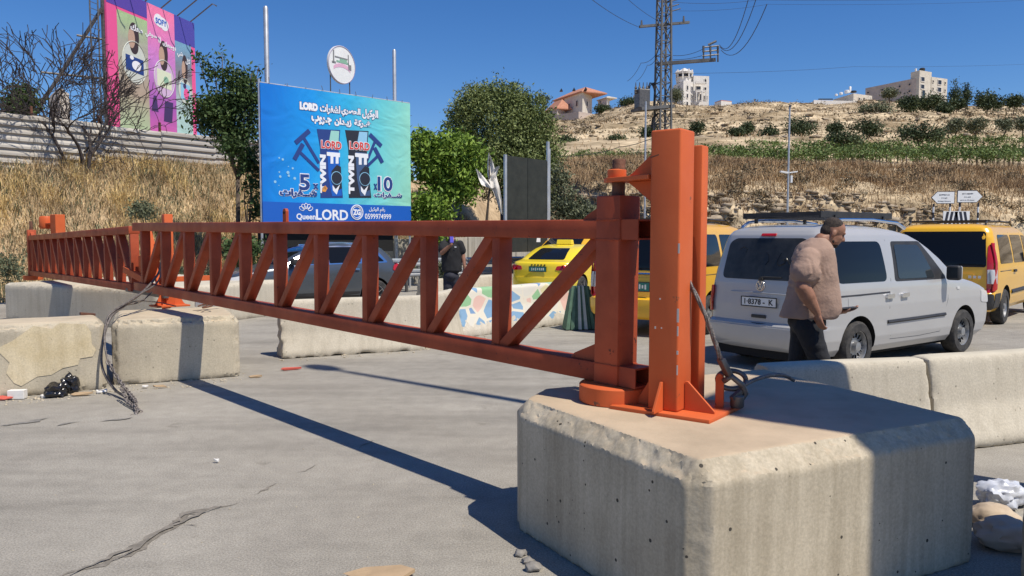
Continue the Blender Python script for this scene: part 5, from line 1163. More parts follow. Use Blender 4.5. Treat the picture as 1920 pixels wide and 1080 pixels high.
# ---------------------------------------------------------------- billboards and signs
def grad_mat(name, stops, vec=(1, 0, 0), rough=.45, noise_amt=.15, L=1.0):
    m = bpy.data.materials.new(name); m.use_nodes = True; n = m.node_tree.nodes; l = m.node_tree.links; b = n['Principled BSDF']; b.inputs['Roughness'].default_value = rough
    tc = n.new('ShaderNodeTexCoord'); dp = n.new('ShaderNodeVectorMath'); dp.operation = 'DOT_PRODUCT'; l.new(tc.outputs['Object'], dp.inputs[0]); dp.inputs[1].default_value = vec
    nz = n.new('ShaderNodeTexNoise'); nz.inputs['Scale'].default_value = 1.1; nz.inputs['Detail'].default_value = 3; l.new(tc.outputs['Object'], nz.inputs['Vector'])
    ad = n.new('ShaderNodeMath'); ad.operation = 'MULTIPLY_ADD'; ad.inputs[1].default_value = noise_amt; l.new(nz.outputs['Fac'], ad.inputs[0]); l.new(dp.outputs['Value'], ad.inputs[2])
    cr = n.new('ShaderNodeValToRGB'); E_ = cr.color_ramp.elements; E_[0].position = stops[0][0]; E_[0].color = (*stops[0][1], 1); E_[1].position = stops[-1][0]; E_[1].color = (*stops[-1][1], 1)
    for p_, c_ in stops[1:-1]: E_.new(p_).color = (*c_, 1)
    l.new(ad.outputs[0], cr.inputs[0]); l.new(cr.outputs[0], b.inputs['Base Color'])
    n2 = n.new('ShaderNodeTexNoise'); n2.inputs['Scale'].default_value = .8; n2.inputs['Detail'].default_value = 2; n2.inputs['Distortion'].default_value = 1.5; l.new(tc.outputs['Object'], n2.inputs['Vector'])
    bp = n.new('ShaderNodeBump'); bp.inputs['Strength'].default_value = .6; bp.inputs['Distance'].default_value = .10; l.new(n2.outputs['Fac'], bp.inputs['Height']); l.new(bp.outputs[0], b.inputs['Normal']); return m
def flat(name, pts, m, parent, y=0.0, t=.004):
    return MB().prism([(p[0], p[1]) for p in pts], t, c=(0, y, 0)).build(name, m, parent)
def circ(cx, cz, r, n=28, rz=None): return [(cx + r * math.cos(2 * math.pi * k / n), cz + (rz or r) * math.sin(2 * math.pi * k / n)) for k in range(n)]
def board(name, label, TL, TR, h, thick=.06):
    d = Vector((TR.x - TL.x, TR.y - TL.y)); L = d.length; ang = math.atan2(d.y, d.x)
    return thing(name, label, 'billboard', (TL.x, TL.y, TL.z - h), ang), L
def pm(n_, c, r=.5): return mat(n_, c, r)
P_navy = pm('print_navy', (.018, .05, .22)); P_white = pm('print_white', (.80, .82, .86)); P_red = pm('print_red', (.62, .06, .05)); P_black = pm('print_black', (.02, .022, .035)); P_deep = pm('print_blue', (.008, .11, .50)); P_orange = pm('print_orange', (.75, .32, .06)); P_ltblue = pm('print_light_blue', (.28, .55, .75)); P_violet = pm('print_dark_violet', (.055, .03, .12))
TL = P(487, 155, 21.9); TR = P(768, 197, 25.3); Hb = TL.z - P(498, 418, 21.9).z
bb, L = board('billboard', 'blue razor advertisement billboard with two black razor packs in the middle', TL, TR, Hb)
bg_m = grad_mat('billboard_print', [(.0, (.0, .17, .62)), (.25, (.005, .28, .74)), (.5, (.03, .42, .72)), (.75, (.14, .58, .62)), (1.0, (.30, .68, .52))], (1 / L * 1.0, 0, -.03), noise_amt=.12)
MB().box((L / 2, 0, Hb / 2), (L, .05, Hb)).build('print_panel', bg_m, bb)
flat('print_band', [(0, 0), (L, 0), (L, .155 * Hb), (0, .155 * Hb)], P_deep, bb, -.028)
def X(px): return (px - 487) / (768 - 487)       # rough picture columns to board units, perspective corrected below
def bx_(px, py):       # picture point to board plane (x, z)
    r = ray(px, py); o = Vector((0, 0, EYE)); p0 = Vector((TL.x, TL.y, 0)); dx = Vector((TR.x - TL.x, TR.y - TL.y, 0)).normalized(); nn = Vector((dx.y, -dx.x, 0))
    t_ = (p0 - o).dot(nn) / r.dot(nn); q = o + r * t_; return ((q - p0).dot(dx), q.z - (TL.z - Hb))
def btext(s, p_c, w_px, h_px, m, off, bold=0.0, name='lettering', outl=None, par=None):
    x, z = bx_(*p_c); x0, _ = bx_(p_c[0] - w_px / 2, p_c[1]); x1, _ = bx_(p_c[0] + w_px / 2, p_c[1]); _, z0 = bx_(p_c[0], p_c[1] + h_px / 2); _, z1 = bx_(p_c[0], p_c[1] - h_px / 2)
    w = x1 - x0; h = z1 - z0
    if outl: text(s, h, outl, par or bb, frameM((x, -off + .003, z), (1, 0, 0), (0, 0, 1)), bold=bold + h * .05, width=w * 1.04, height=h * 1.12, ext=.001, name='lettering_outline')
    return text(s, h, m, par or bb, frameM((x, -off, z), (1, 0, 0), (0, 0, 1)), bold=bold, width=w, height=h, ext=.002, name=name)
btext('LORD', (578, 200), 34, 15, P_white, .034, .02, outl=P_navy)
btext(arabic('لشفرات'), (618, 206), 38, 19, P_white, .034, .015, outl=P_navy)
btext(arabic('الحصري'), (657, 211), 36, 18, P_white, .034, .015, outl=P_navy)
btext(arabic('الوكيل'), (693, 215), 30, 19, P_white, .034, .015, outl=P_navy)
btext(arabic('جـروب'), (602, 226), 38, 17, P_white, .034, .015, outl=P_navy)
btext(arabic('زيـدان'), (642, 230), 32, 16, P_white, .034, .015, outl=P_navy)
btext(arabic('شـركة'), (679, 233), 32, 15, P_white, .034, .015, outl=P_navy)
btext('5', (570, 342), 20, 30, P_navy, .036, .012, outl=P_white); btext('x', (591, 350), 10, 11, P_navy, .036, .01, outl=P_white)
btext('10', (721, 345), 28, 27, P_navy, .036, .012, outl=P_white); btext('x', (703, 350), 7, 11, P_navy, .036, .01)
btext(arabic('شــفرات'), (559, 363), 70, 17, P_navy, .036, .015, outl=P_white)
btext(arabic('شــفرات'), (727, 367), 52, 12, P_navy, .036, .008, outl=P_white)
btext('Queen', (573, 407), 36, 13, P_white, .034, .005)
btext('LORD', (622, 403), 60, 20, P_white, .034, .008)
btext('ZG', (668, 398), 14, 11, P_white, .034, .01)
btext('0599974999', (708, 406), 49, 10, P_white, .034, .002); btext(arabic('رقم الوكيل'), (706, 394), 30, 10, P_white, .034, .002)
def ringp(c, rx, w, par, m, off=.034):
    x, z = bx_(*c); x1, _ = bx_(c[0] + rx, c[1]); r = x1 - x; mb = MB(); mb.tube([(x + r * math.cos(a), -off, z + r * 1.05 * math.sin(a)) for a in np.linspace(0, 6.2832, 33)], w, 4, cap=False); return mb.build('ring', m, par)
ringp((668, 398), 11, .02, bb, P_white); ringp((668, 398), 8.5, .012, bb, P_white)
for k, a_ in enumerate((-60, -30, 0, 30, 60)):     # crown over the word
    x, z = bx_(573, 398); a = R(a_); mb = MB(); cc = (x + .16 * math.sin(a), z + .03 + .15 * math.cos(a))
    mb.tube([(cc[0] + .05 * math.cos(q) * math.cos(a) + .08 * math.sin(q) * math.sin(a), -.034, cc[1] + .08 * math.sin(q) * math.cos(a) - .05 * math.cos(q) * math.sin(a)) for q in np.linspace(0, 6.283, 17)], .011, 4, cap=False); mb.build('crown_leaf', P_white, bb)
def bpoly(name, pts, m, off, par=None): return flat(name, [bx_(*p) for p in pts], m, par or bb, -off)
for (x0, x1, y0, y1, dk) in ((593, 637, 241, 371, 0), (646, 690, 243, 371, 1)):
    pk = bpoly('razor_pack', [(x0, y0 + 1), (x1, y0 + 3), (x1 - 3, y0 + 40), (x1 + 1, y0 + 85), (x1 + 5, y1), (x0 + 7, y1), (x0 + 8, y0 + 85), (x0 + 6, y0 + 35)], P_navy if not dk else P_black, .031)
    w = x1 - x0
    bpoly('pack_shape', [(x0 + w * .6, y0 + 4), (x1 - 2, y0 + 5), (x1 - 4, y0 + 35), (x0 + w * .5, y0 + 30)], P_ltblue if dk else pm('print_mint', (.32, .62, .55)), .034)
    bpoly('pack_shape', [(x0 + w * .45, y0 + 42), (x1 - 3, y0 + 44), (x1 + 2, y0 + 100), (x1 + 3, y1 - 4), (x0 + w * .65, y1 - 3), (x0 + w * .5, y0 + 90)], P_deep if not dk else pm('print_slate', (.05, .10, .22)), .034)
    bpoly('pack_window', [(x0 + w * .85, y0 + 68), (x1 + 1, y0 + 72), (x1 + 3, y0 + 112), (x0 + w * .85, y0 + 118), (x0 + w * .62, y0 + 100), (x0 + w * .62, y0 + 80)], P_black, .037)
    ringp((x0 + w * .84, y0 + 93), 10, .012, bb, P_ltblue, .04)
    bpoly('pack_numeral', [(x0 + w * .42, y0 + 44), (x0 + w * .98, y0 + 46), (x0 + w * .98, y0 + 54), (x0 + w * .92, y0 + 54), (x0 + w * .92, y0 + 66), (x0 + w * .8, y0 + 66), (x0 + w * .8, y0 + 53), (x0 + w * .7, y0 + 53), (x0 + w * .7, y0 + 66), (x0 + w * .58, y0 + 66), (x0 + w * .58, y0 + 52), (x0 + w * .42, y0 + 51)], P_white, .038)
    bpoly('pack_stroke', [(x0 + w * .66, y0 + 106), (x0 + w * .8, y0 + 114), (x0 + w * .98, y0 + 105), (x0 + w * .84, y0 + 124), (x0 + w * .68, y0 + 116)], P_white, .04)
    btext('LORD', (x0 + w * .62, y0 + 31), w * .86, 15, P_red, .04, .008, outl=P_white)
    x, z = bx_(x0 + w * .24 + 1, y0 + 85); _, z1 = bx_(x0 + 8, y0 + 42); _, z2 = bx_(x0 + 8, y0 + 122)
    text('TWIN', .3, P_white, bb, frameM((x, -.038, z), (0, 0, 1), (-1, 0, 0)), bold=.02, width=(z1 - z2) * .9, height=.20, ext=.002)
bpoly('print_dot', [(603, 352), (609, 348), (613, 353), (609, 360), (603, 359)], P_orange, .038)
for (hx, hy, ex, ey, h0, h1_) in ((567, 256, 597, 306, (553, 268), (579, 245)), (560, 284, 597, 320, (551, 299), (567, 270)), (703, 263, 687, 302, (692, 252), (714, 274)), (708, 292, 687, 312, (701, 277), (716, 305))):
    p0 = Vector(bx_(hx, hy)); p1 = Vector(bx_(ex, ey)); rz_ = MB(); rz_.bar((p0.x, -.033, p0.y), (p1.x, -.033, p1.y), .006, .09, up=Vector((0, 1, 0)).cross(Vector((p1.x - p0.x, 0, p1.y - p0.y))).normalized())
    q0_ = bx_(*h0); q1_ = bx_(*h1_); q0_ = Vector((q0_[0], -.036, q0_[1])); q1_ = Vector((q1_[0], -.036, q1_[1])); rz_.bar(q0_, q1_, .006, .13, up=Vector((0, 1, 0)).cross(q1_ - q0_).normalized()); rz_.build('printed_razor', P_navy, bb)
for k in range(14):
    rr = random.Random(k); x, z = bx_(rr.uniform(505, 580), rr.uniform(290, 350)); flat('print_sparkle', circ(x, z, rr.uniform(.01, .05), 10), P_ltblue, bb, -.029 - k * .0004, .001)
# frame, posts, ties
for px, pz0, pz1 in ((0, -.3, Hb + .12), (L, -.2, Hb + .05)): MB().tube([(px, .06, -2.2), (px, .06, pz1)], .035, 8).build('frame_pole', M_steel, bb)
MB().tube([(0, .06, Hb + .02), (L, .06, Hb + .02)], .025, 6).build('frame_bar', M_steel, bb); MB().tube([(0, .06, 0), (L, .06, 0)], .03, 6).build('frame_bar', M_dsteel, bb)
MB().box((L * .45, .3, -.45), (L * .9, .08, .8)).build('skirt_panel', M_dark, bb)
for k in range(9):
    rr = random.Random(k + 40); x = L * (k + .5) / 9; MB().tube([(x, 0, Hb), (x + rr.uniform(-.05, .05), .02, Hb + rr.uniform(.06, .22))], .008, 4).build('tie_wire', M_dsteel, bb)
for k in range(6): MB().tube([(L, 0, Hb * (.15 + .15 * k)), (L + .12, .05, Hb * (.15 + .15 * k) + .03)], .008, 4).build('tie_wire', M_dsteel, bb)
# two old poles behind it
for px0, py0, D_, r_, lb in ((498, 12, 24.2, .075, 'taller grey steel pole rising behind the left end of the blue billboard'), (739, 93, 26.8, .065, 'shorter grey steel pole rising behind the right end of the blue billboard')):
    a = P(px0, py0, D_); o = MB().lathe([(r_, -.2), (r_, a.z - .05), (r_ * .7, a.z)], n=16).build('steel_pole', M_steel, None, 40); o.location = (a.x, D_, 0); tag(o, lb, 'pole', 'steel poles behind the blue billboard')
# round sign
D_ = 26; c = P(640, 122, D_); t = thing('round_sign', 'round white shop sign on two thin posts above the blue billboard', 'sign', (c.x, D_, 0), R(57))
MB().lathe([(.62, -.03), (.62, .03)], c=(0, 0, c.z), n=44, axis='Y').build('disc', M_white, t, 30)
ds = MB(); ds.tube([(.60 * math.cos(a), -.035, c.z + .60 * math.sin(a)) for a in np.linspace(0, 6.283, 45)], .012, 4, cap=False); ds.build('rim', pm('print_violet_grey', (.40, .34, .46)), t)
pk_ = pm('print_pale_pink', (.72, .42, .55)); gr_ = pm('print_grey', (.22, .22, .22)); gn_ = pm('print_soft_green', (.25, .45, .32))
arc = [(.42 * math.cos(a), -.18 + .22 * math.sin(a)) for a in np.linspace(2.7, .45, 12)]
flat('print_arc', [(x, c.z + z) for x, z in arc] + [(x, c.z + z - .12) for x, z in arc[::-1]], pk_, t, -.034)
for (x0, z0, x1, z1, m_) in ((-.40, .0, -.35, .42, gr_), (.27, .05, .31, .38, gr_), (-.32, .20, .25, .24, gr_), (-.25, .06, .30, .12, gn_), (-.45, .0, -.28, .06, gr_), (.28, -.12, .42, .06, gr_), (-.10, .12, .22, .19, gn_)):
    flat('print_shape', [(x0, c.z + z0), (x1, c.z + z0), (x1, c.z + z1), (x0, c.z + z1)], m_, t, -.037)
for x in (-.45, .42): MB().tube([(x, .05, 1.0), (x, .05, c.z + .4)], .022, 6).build('post', M_dsteel, t)
# dark sign board seen from behind
a, b = P(949, 290, 23.3), P(1026, 272, 24.9)
d = Vector((b.x - a.x, b.y - a.y)); L = d.length; t = thing('sign_board', 'dark grey back of a tall sign board between two galvanised posts', 'sign', (a.x, a.y, 0), math.atan2(d.y, d.x))
M_bk = mat('board_back', (.026, .030, .028), .7, col2=(.04, .044, .04), scale=3, spec=.2)
for i in range(2):
    for j, (z0, z1) in enumerate(((1.2, 2.2), (2.215, a.z - .02))): MB().box((L * (.26 + .49 * i), 0, (z0 + z1) / 2), (L * .48, .02, z1 - z0)).build('panel', M_bk, t)
MB().box((L / 2, .03, 2.2), (L, .03, .05)).build('cross_rail', M_dsteel, t)
MB().box((-.04, 0, a.z / 2), (.10, .06, a.z)).build('post', M_steel, t, bevel=.004); MB().box((L + .04, 0, (b.z + .1) / 2), (.11, .06, b.z + .12)).build('post', M_steel, t, bevel=.004); MB().box((L + .16, .03, (b.z - .1) / 2), (.05, .05, b.z - .1)).build('post', M_steel, t)
flat('sticker', [(L * .72, 1.5), (L * .82, 1.5), (L * .82, 1.68), (L * .74, 1.70)], M_white, t, -.014)
# pink billboard
TLp = P(196, -30, 36); TRp = P(362, 32, 42.5); Hp = TLp.z - P(222, 242, 36).z
d = Vector((TRp.x - TLp.x, TRp.y - TLp.y)); L = d.length
pb = thing('billboard', 'tall tilted pink and purple advertisement billboard above the sheet fence', 'billboard', (TLp.x, TLp.y, TLp.z - Hp), math.atan2(d.y, d.x))
pk1 = pm('print_pink', (.80, .10, .30)); gnp = grad_mat('print_green_brown', [(0, (.42, .62, .36)), (.35, (.42, .33, .25)), (.7, (.40, .40, .32)), (1, (.38, .62, .25))], (0, 0, 1 / Hp), noise_amt=.1)
pkp = grad_mat('print_pink_violet', [(0, (.72, .14, .42)), (.3, (.36, .10, .42)), (.6, (.55, .22, .60)), (1, (.90, .22, .42))], (0, 0, 1 / Hp), noise_amt=.1)
blp = grad_mat('print_blue_grey', [(0, (.40, .68, .62)), (.35, (.42, .55, .55)), (.6, (.22, .20, .22)), (1, (.16, .50, .75))], (0, 0, 1 / Hp), noise_amt=.1)
MB().box((L / 2, 0, Hp / 2), (L, .1, Hp)).build('print_panel', pk1, pb)
for (u0, u1, m_, zt) in ((.10, .42, gnp, .86), (.42, .74, pkp, 1.0), (.74, .95, blp, .86)):
    flat('print_column', [(L * u0, .0), (L * u1, .0), (L * u1, Hp * zt), (L * u0, Hp * zt)], m_, pb, -.054)
flat('print_band', [(L * .0, Hp * .88), (L * .42, Hp * .88), (L * .42, Hp), (0, Hp)], pm('print_violet', (.10, .06, .36)), pb, -.056); flat('print_band', [(L * .74, Hp * .80), (L, Hp * .80), (L, Hp), (L * .74, Hp)], pm('print_indigo', (.08, .07, .38)), pb, -.056)
def ell(cx, cz, rx, rz, m_, off, nm='print_shape'): return flat(nm, circ(cx * L, cz * Hp, rx * L, 30, rz * Hp), m_, pb, off)
skin = pm('print_skin', (.50, .34, .25)); hair = pm('print_hair', (.05, .03, .03)); pale = pm('print_pale', (.58, .62, .56)); lilac = pm('print_lilac', (.62, .45, .66))
for cx, cz, rx, m_ in ((.27, .52, .13, pale), (.60, .47, .12, lilac), (.86, .42, .085, pale)):
    ell(cx, cz + .19, rx * .42, .10, hair, -.058); ell(cx - rx * .2, cz + .17, rx * .28, .07, skin, -.060); ell(cx, cz + .12, rx * .35, .06, hair, -.0585)
    mb = MB(); mb.tube([(cx * L + rx * L * math.cos(a), -.066, cz * Hp + rx * L * 1.15 * math.sin(a)) for a in np.linspace(0, 6.283, 37)], .022, 5, cap=False); mb.build('print_ring', pale, pb)
    flat('print_shape', circ(cx * L, cz * Hp, rx * L * .94, 30, rx * L * 1.1), m_, pb, -.0575 - cx * .001)
for cx, cz, w_, h_, m_ in ((.27, .51, .19, .11, P_navy), (.60, .47, .17, .13, pm('print_cream', (.68, .74, .55))), (.86, .42, .12, .13, P_ltblue)):
    flat('printed_pack', [((cx - w_ / 2) * L, (cz - h_ / 2) * Hp), ((cx + w_ / 2) * L, (cz - h_ / 2 - .012) * Hp), ((cx + w_ / 2) * L, (cz + h_ / 2 - .01) * Hp), ((cx - w_ / 2) * L, (cz + h_ / 2) * Hp)], m_, pb, -.064)
ell(.29, .50, .05, .035, P_white, -.067); ell(.24, .55, .02, .015, P_white, -.067); ell(.62, .46, .03, .03, gn_, -.067); ell(.87, .40, .035, .045, pk1, -.067); ell(.85, .46, .02, .02, P_violet, -.068)
flat('print_shape', [(L * .44, Hp * .20), (L * .52, Hp * .20), (L * .50, Hp * .32), (L * .47, Hp * .32)], P_violet, pb, -.06); flat('print_shape', [(L * .58, Hp * .14), (L * .68, Hp * .14), (L * .70, Hp * .30), (L * .60, Hp * .30)], P_violet, pb, -.06)
ell(.58, .895, .085, .042, P_white, -.062, 'logo_cloud'); ell(.55, .905, .05, .045, P_white, -.061, 'logo_cloud'); ell(.62, .885, .05, .045, P_white, -.0615, 'logo_cloud')
text('SOFY', .6, P_deep, pb, frameM((L * .58, -.067, Hp * .895), (1, 0, 0), (0, 0, 1)), bold=.02, width=L * .13, height=Hp * .045, ext=.003)
for s_, u, zz, w_ in (('معك', .30, .775, .13), ('سوفي', .46, .765, .13), ('..', .555, .755, .03), ('بوجعك', .67, .735, .16), ('شي', .80, .70, .07), ('كل', .90, .665, .06)):
    text(arabic(s_), .6, P_white, pb, frameM((L * u, -.069, Hp * zz), (1, 0, 0), (0, 0, 1)), bold=.02, width=L * w_, height=Hp * .05, ext=.003)
text(arabic('بدون'), .5, P_white, pb, frameM((L * .60, -.069, Hp * .05), (1, 0, 0), (0, 0, 1)), width=L * .1, height=Hp * .03, ext=.003)
for u in (.04, .22, .42, .60, .80, .97): MB().tube([(L * u, .1, Hp), (L * u + .0, -1.3, Hp + .9), (L * u + .25, -1.4, Hp + .85)], .035, 5).build('lamp_arm', M_dsteel, pb)
for u in (.0,):
    ladder = MB()
    for xo in (-.35, -.85): ladder.tube([(xo, .1, -1.8), (xo, .1, Hp + .5)], .035, 5)
    for k in range(26): ladder.tube([(-.35, .1, .2 + k * .28), (-.85, .1, .2 + k * .28)], .015, 4)
    ladder.build('ladder', M_dsteel, pb)
for u in (0, .33, .66, 1.0): MB().tube([(L * u, .15, -2.6), (L * u, .15, Hp)], .09, 6).build('support_post', M_dsteel, pb)
br_ = MB(); br_.tube([(-.1, .1, Hp * .83), (-2.6, 3.6, -2.2)], .09, 6); br_.build('back_stay', M_dsteel, pb)
for zf in (.35, .62, .8): MB().tube([(0, .1, Hp * zf), (-2.6 * (1 - zf * 1.0 / .83) - .1, 3.6 * (1 - zf / .83), Hp * zf + .05)], .05, 5).build('brace_bar', M_dsteel, pb)
# direction signs
D_ = 31; a = P(1745, 372, D_)
for k, (x0, x1, y0, y1, tip, ln, lb) in enumerate(((1745, 1790, 359, 382, -1, (), 'left pointing white direction sign on striped posts'), (1794, 1843, 357, 380, 1, (), 'right pointing white direction sign on striped posts'))):
    p0, p1 = P(x0, y1, D_), P(x1, y0, D_); w, h = p1.x - p0.x, p1.z - p0.z
    t = thing('direction_sign', lb, 'sign', (p0.x, D_, 0), 0, 'direction signs beyond the vans'); zb = p0.z; tp = .25
    def shp(i):
        pts = [(i, zb + i), (w - tp, zb + i), (w - i * 1.4, zb + h / 2), (w - tp, zb + h - i), (i, zb + h - i)]
        return pts if tip > 0 else [(w - x, z) for x, z in pts][::-1]
    flat('border', shp(0), P_black, t, 0, .03); flat('face', shp(.02), M_white, t, -.018, .006)
    cx = w / 2 - tip * .08
    for zf, wf, hf in ((.72, .44, .10), (.46, .26, .08), (.2, .56, .07)):
        q = MB(); rr = random.Random(int(zf * 100) + k); n_ = int(wf * 22)
        for j in range(n_): q.box((cx + (j / n_ - .5) * w * wf, -.023, zb + h * (zf + rr.uniform(-.012, .012))), (w * wf / n_ * rr.uniform(.5, .95), .004, h * hf * rr.uniform(.4, 1)))
        q.build('lettering', P_black, t)
    for x in (.14, w - .14):
        z = 0; i = 0; q = MB(); q2 = MB()
        while z < zb:
            (q if i % 2 else q2).lathe([(.035, z), (.035, min(zb, z + .22))], c=(x, .04, 0), n=10); z += .22; i += 1
        q.build('post_band', P_black, t); q2.build('post', M_white, t)
p0, p1 = P(1768, 412, D_ - 1), P(1818, 396, D_ - 1); t = thing('chevron_board', 'low black and white chevron board beneath the two direction signs', 'sign', (p0.x, D_ - 1, 0), 0)
w, h = p1.x - p0.x, p1.z - p0.z + .25; zb = p0.z - .25; MB().box((w / 2, 0, zb + h / 2), (w, .03, h)).build('face', M_white, t)
for k in range(6):
    x = w * (k + .5) / 6; s = 1 if k < 3 else -1; flat('chevron', [(x - .06, zb + .02), (x + .04, zb + .02), (x + .04 + s * .1, zb + h - .02), (x - .06 + s * .1, zb + h - .02)], P_black, t, -.018)
for x in (.2, w - .2): MB().box((x, .03, zb / 2), (.05, .05, zb)).build('post', M_steel, t)

# ---------------------------------------------------------------- fences, walls, rails
# corrugated sheet fence on the bank: one sheet after another
fa, fb = P(-260, 205, 21.5), P(440, 262, 31); fa2 = Vector((fa.x, fa.y)); fb2 = Vector((fb.x, fb.y)); d = (fb2 - fa2); L = d.length; d.normalize()
t = thing('sheet_fence', 'weathered corrugated metal sheet fence along the top of the grassy bank', 'fence', (fa2.x, fa2.y, 0), math.atan2(d.y, d.x))
M_sheet = mat('weathered_sheet', (.30, .27, .23), .6, col2=(.52, .49, .44), scale=.9, detail=9, bump=.2, metal=.2, stretch=(.3, 1, 3))
x = 0; k = 0; rr = random.Random(5)
while x < L:
    w = rr.uniform(1.9, 2.4); q = fa2 + d * x; zt = 5.55 + (.55 if 0 < q.x + 16.5 < 4 and False else 0) + rr.uniform(-.05, .05); zb = 3.2
    zt = zt if k not in (6,) else zt + .35
    n = 50; vs = []; fs = []
    for i in range(n + 1):
        z = zb + (zt - zb) * i / n; y = (.05, .05, -.01, 0, .0)[i % 5] + .03 * (k % 2)
        vs += [(x, y, z), (x + w + .05, y, z + rr.uniform(-.002, .002)), (x + w + .05, y + .006, z), (x, y + .006, z)]
        if i: a_ = 4 * (i - 1); b_ = 4 * i; fs += [(a_, a_ + 1, b_ + 1, b_), (a_ + 3, b_ + 3, b_ + 2, a_ + 2)]
    MB().add(vs, fs).build('sheet', M_sheet, t, 60); MB().box((x, .12, (zt + zb) / 2), (.07, .07, zt - zb + .6)).build('post', M_rust, t); x += w; k += 1
# retaining wall beyond the road, in segments, with guard rail in front
wa, wb = G(560, 540, 0), None
S0 = TOE; dr = Vector((.751, .66)); 
t = thing('retaining_wall', 'pale concrete retaining wall at the foot of the bank beyond the road', 'wall', (S0.x, S0.y, 0), math.atan2(.66, .751))
for k in range(10):
    x = 7.2 + k * 2.4; hgt = 1.50 + .05 * math.sin(k) + .05 * k; MB().box((x + 1.19, .05, hgt / 2), (2.375, .25, hgt)).build('wall_panel', M_wall, t, bevel=.02)
t = thing('guard_rail', 'grey steel guard rail in front of the retaining wall, behind the man in black', 'guard rail', (P(735, 500, 23).x, 23.0, 0), math.atan2(.55, .835))
pf = [(0, -.15), (.03, -.12), (.07, -.10), (.07, -.05), (.02, 0), (.07, .05), (.07, .10), (.03, .12), (0, .15), (-.012, .15), (-.012, -.15)]
for sx, zc in ((0, .90), (0, .58)):
    mb = MB(); n = len(pf); LR = 19.0
    mb.add([(0, -y, zc + z * .8) for y, z in pf] + [(LR, -y, zc + z * .8) for y, z in pf], [tuple(range(n)), tuple(range(2 * n - 1, n - 1, -1))] + [(i, (i + 1) % n, (i + 1) % n + n, i + n) for i in range(n)]); mb.build('rail', M_steel, t, 40)
for k in range(9): MB().box((.5 + k * 2.2, .06, .5), (.06, .10, 1.0)).build('post', M_dsteel, t)
t = thing('low_wall', 'long low pale concrete wall below the rock face, right of the direction signs', 'wall', (P(1835, 420, 47).x, 47, 0), math.atan2(.35, .94))
for k in range(8): MB().box((k * 3 + 1.5, 0, 1.2), (2.98, .3, 2.6)).build('wall_panel', M_bar, t, bevel=.02)
t = thing('low_wall', 'low pale wall along the road in front of the dark bush and rocks, left of the silver van roof', 'wall', (P(1215, 420, 41).x, 39.4, 0), .05)
for k in range(7): MB().box((k * 3 + 1.5, 0, .55), (2.98, .25, 1.1)).build('wall_panel', M_wall, t, bevel=.02)

# ---------------------------------------------------------------- lattice mast, poles, wires
D_ = 42; base = P(1240, 430, D_); bx0, by0 = base.x, D_; zb = hz(bx0, D_) - .3; zt = P(1245, -25, D_).z
t = thing('lattice_mast', 'grey steel lattice power mast with crossarms, switch gear and transformer platform', 'mast', (bx0, by0, zb), R(18)); H = zt - zb
M_mast = mat('mast_steel', (.085, .085, .085), .7, col2=(.17, .17, .165), scale=2, metal=.3)
def hw(z): return .39 - .13 * z / H
for sx, sy in ((-1, -1), (1, -1), (1, 1), (-1, 1)): MB().bar((sx * hw(0), sy * hw(0), 0), (sx * hw(H), sy * hw(H), H), .09, .09).build('mast_leg', M_mast, t)
z = .4; k = 0
while z < H - .5:
    s = .72; mb = MB()
    for (a_, b_) in (((-1, -1), (1, -1)), ((1, -1), (1, 1)), ((1, 1), (-1, 1)), ((-1, 1), (-1, -1))):
        w0, w1 = hw(z), hw(z + s); p, q = (a_, b_) if k % 2 else (b_, a_)
        mb.bar((p[0] * w0, p[1] * w0, z), (q[0] * w1, q[1] * w1, z + s), .035, .05)
        mb.bar((p[0] * w0, p[1] * w0, z), (q[0] * w0, q[1] * w0, z), .03, .04)
    mb.build('lattice_brace', M_mast, t); z += s; k += 1
ML = WM[t.name].inverted()
def mp(px, py, D2=None): return ML @ P(px, py, D2 or D_)
arm = MB(); arm.bar(mp(1199, 50, 41.6), mp(1292, 42, 42.4), .16, .12); arm.build('crossarm', M_mast, t)
for px, py in ((1203, 50), (1282, 42)): MB().tube([mp(px, py), mp(px, py - 12)], [.07, .04], 6).build('insulator', M_dsteel, t)
arm = MB(); arm.bar(mp(1232, 120, 42), mp(1342, 112, 41.4), .2, .16); arm.build('switch_arm', M_mast, t)
sw = MB()
for px in (1319, 1332, 1346):
    sw.tube([mp(px, 116, 41.5), mp(px, 88, 41.5)], .045, 5); sw.tube([mp(px, 98, 41.1), mp(px, 86, 41.1)], .06, 6)
for py in (88, 96, 104): sw.tube([mp(1317, py + 1, 41.5), mp(1348, py - 2, 41.5)], .04, 5)
sw.tube([mp(1328, 84, 41.5), mp(1343, 77, 41.5)], .06, 5); sw.build('switch_gear', M_dsteel, t)
pf_ = MB(); pf_.bar(mp(1193, 206, 41.4), mp(1254, 201, 42.4), 1.0, .16); pf_.build('platform', M_mast, t)
tr_ = MB().box(mp(1204, 186, 41.6), (.65, .6, 1.0)).build('transformer', M_dsteel, t, bevel=.04)
for px in (1192, 1199, 1206, 1213): MB().lathe([(.03, 0), (.09, .06), (.04, .12), (.09, .18), (.04, .24), (.08, .3), (.03, .42), (.02, .6)], c=mp(px, 176, 41.5), n=8).build('insulator', M_dsteel, t)
cb = MB()
for k in range(4): cb.tube([mp(1212 + 5 * k, 172 - 6 * k), mp(1219 + 3 * k, 155), mp(1228, 165 + 5 * k), mp(1226, 200)], .05, 5)
cb.tube([mp(1235, 212), mp(1224, 222), mp(1222, 240)], .06, 5); cb.build('cable_bundle', M_black, t)
for px, py in ((1250, 5), (1253, 14), (1256, 22)): MB().tube([mp(px, py), mp(px + 20, py - 6)], .03, 5).build('insulator', M_dsteel, t)
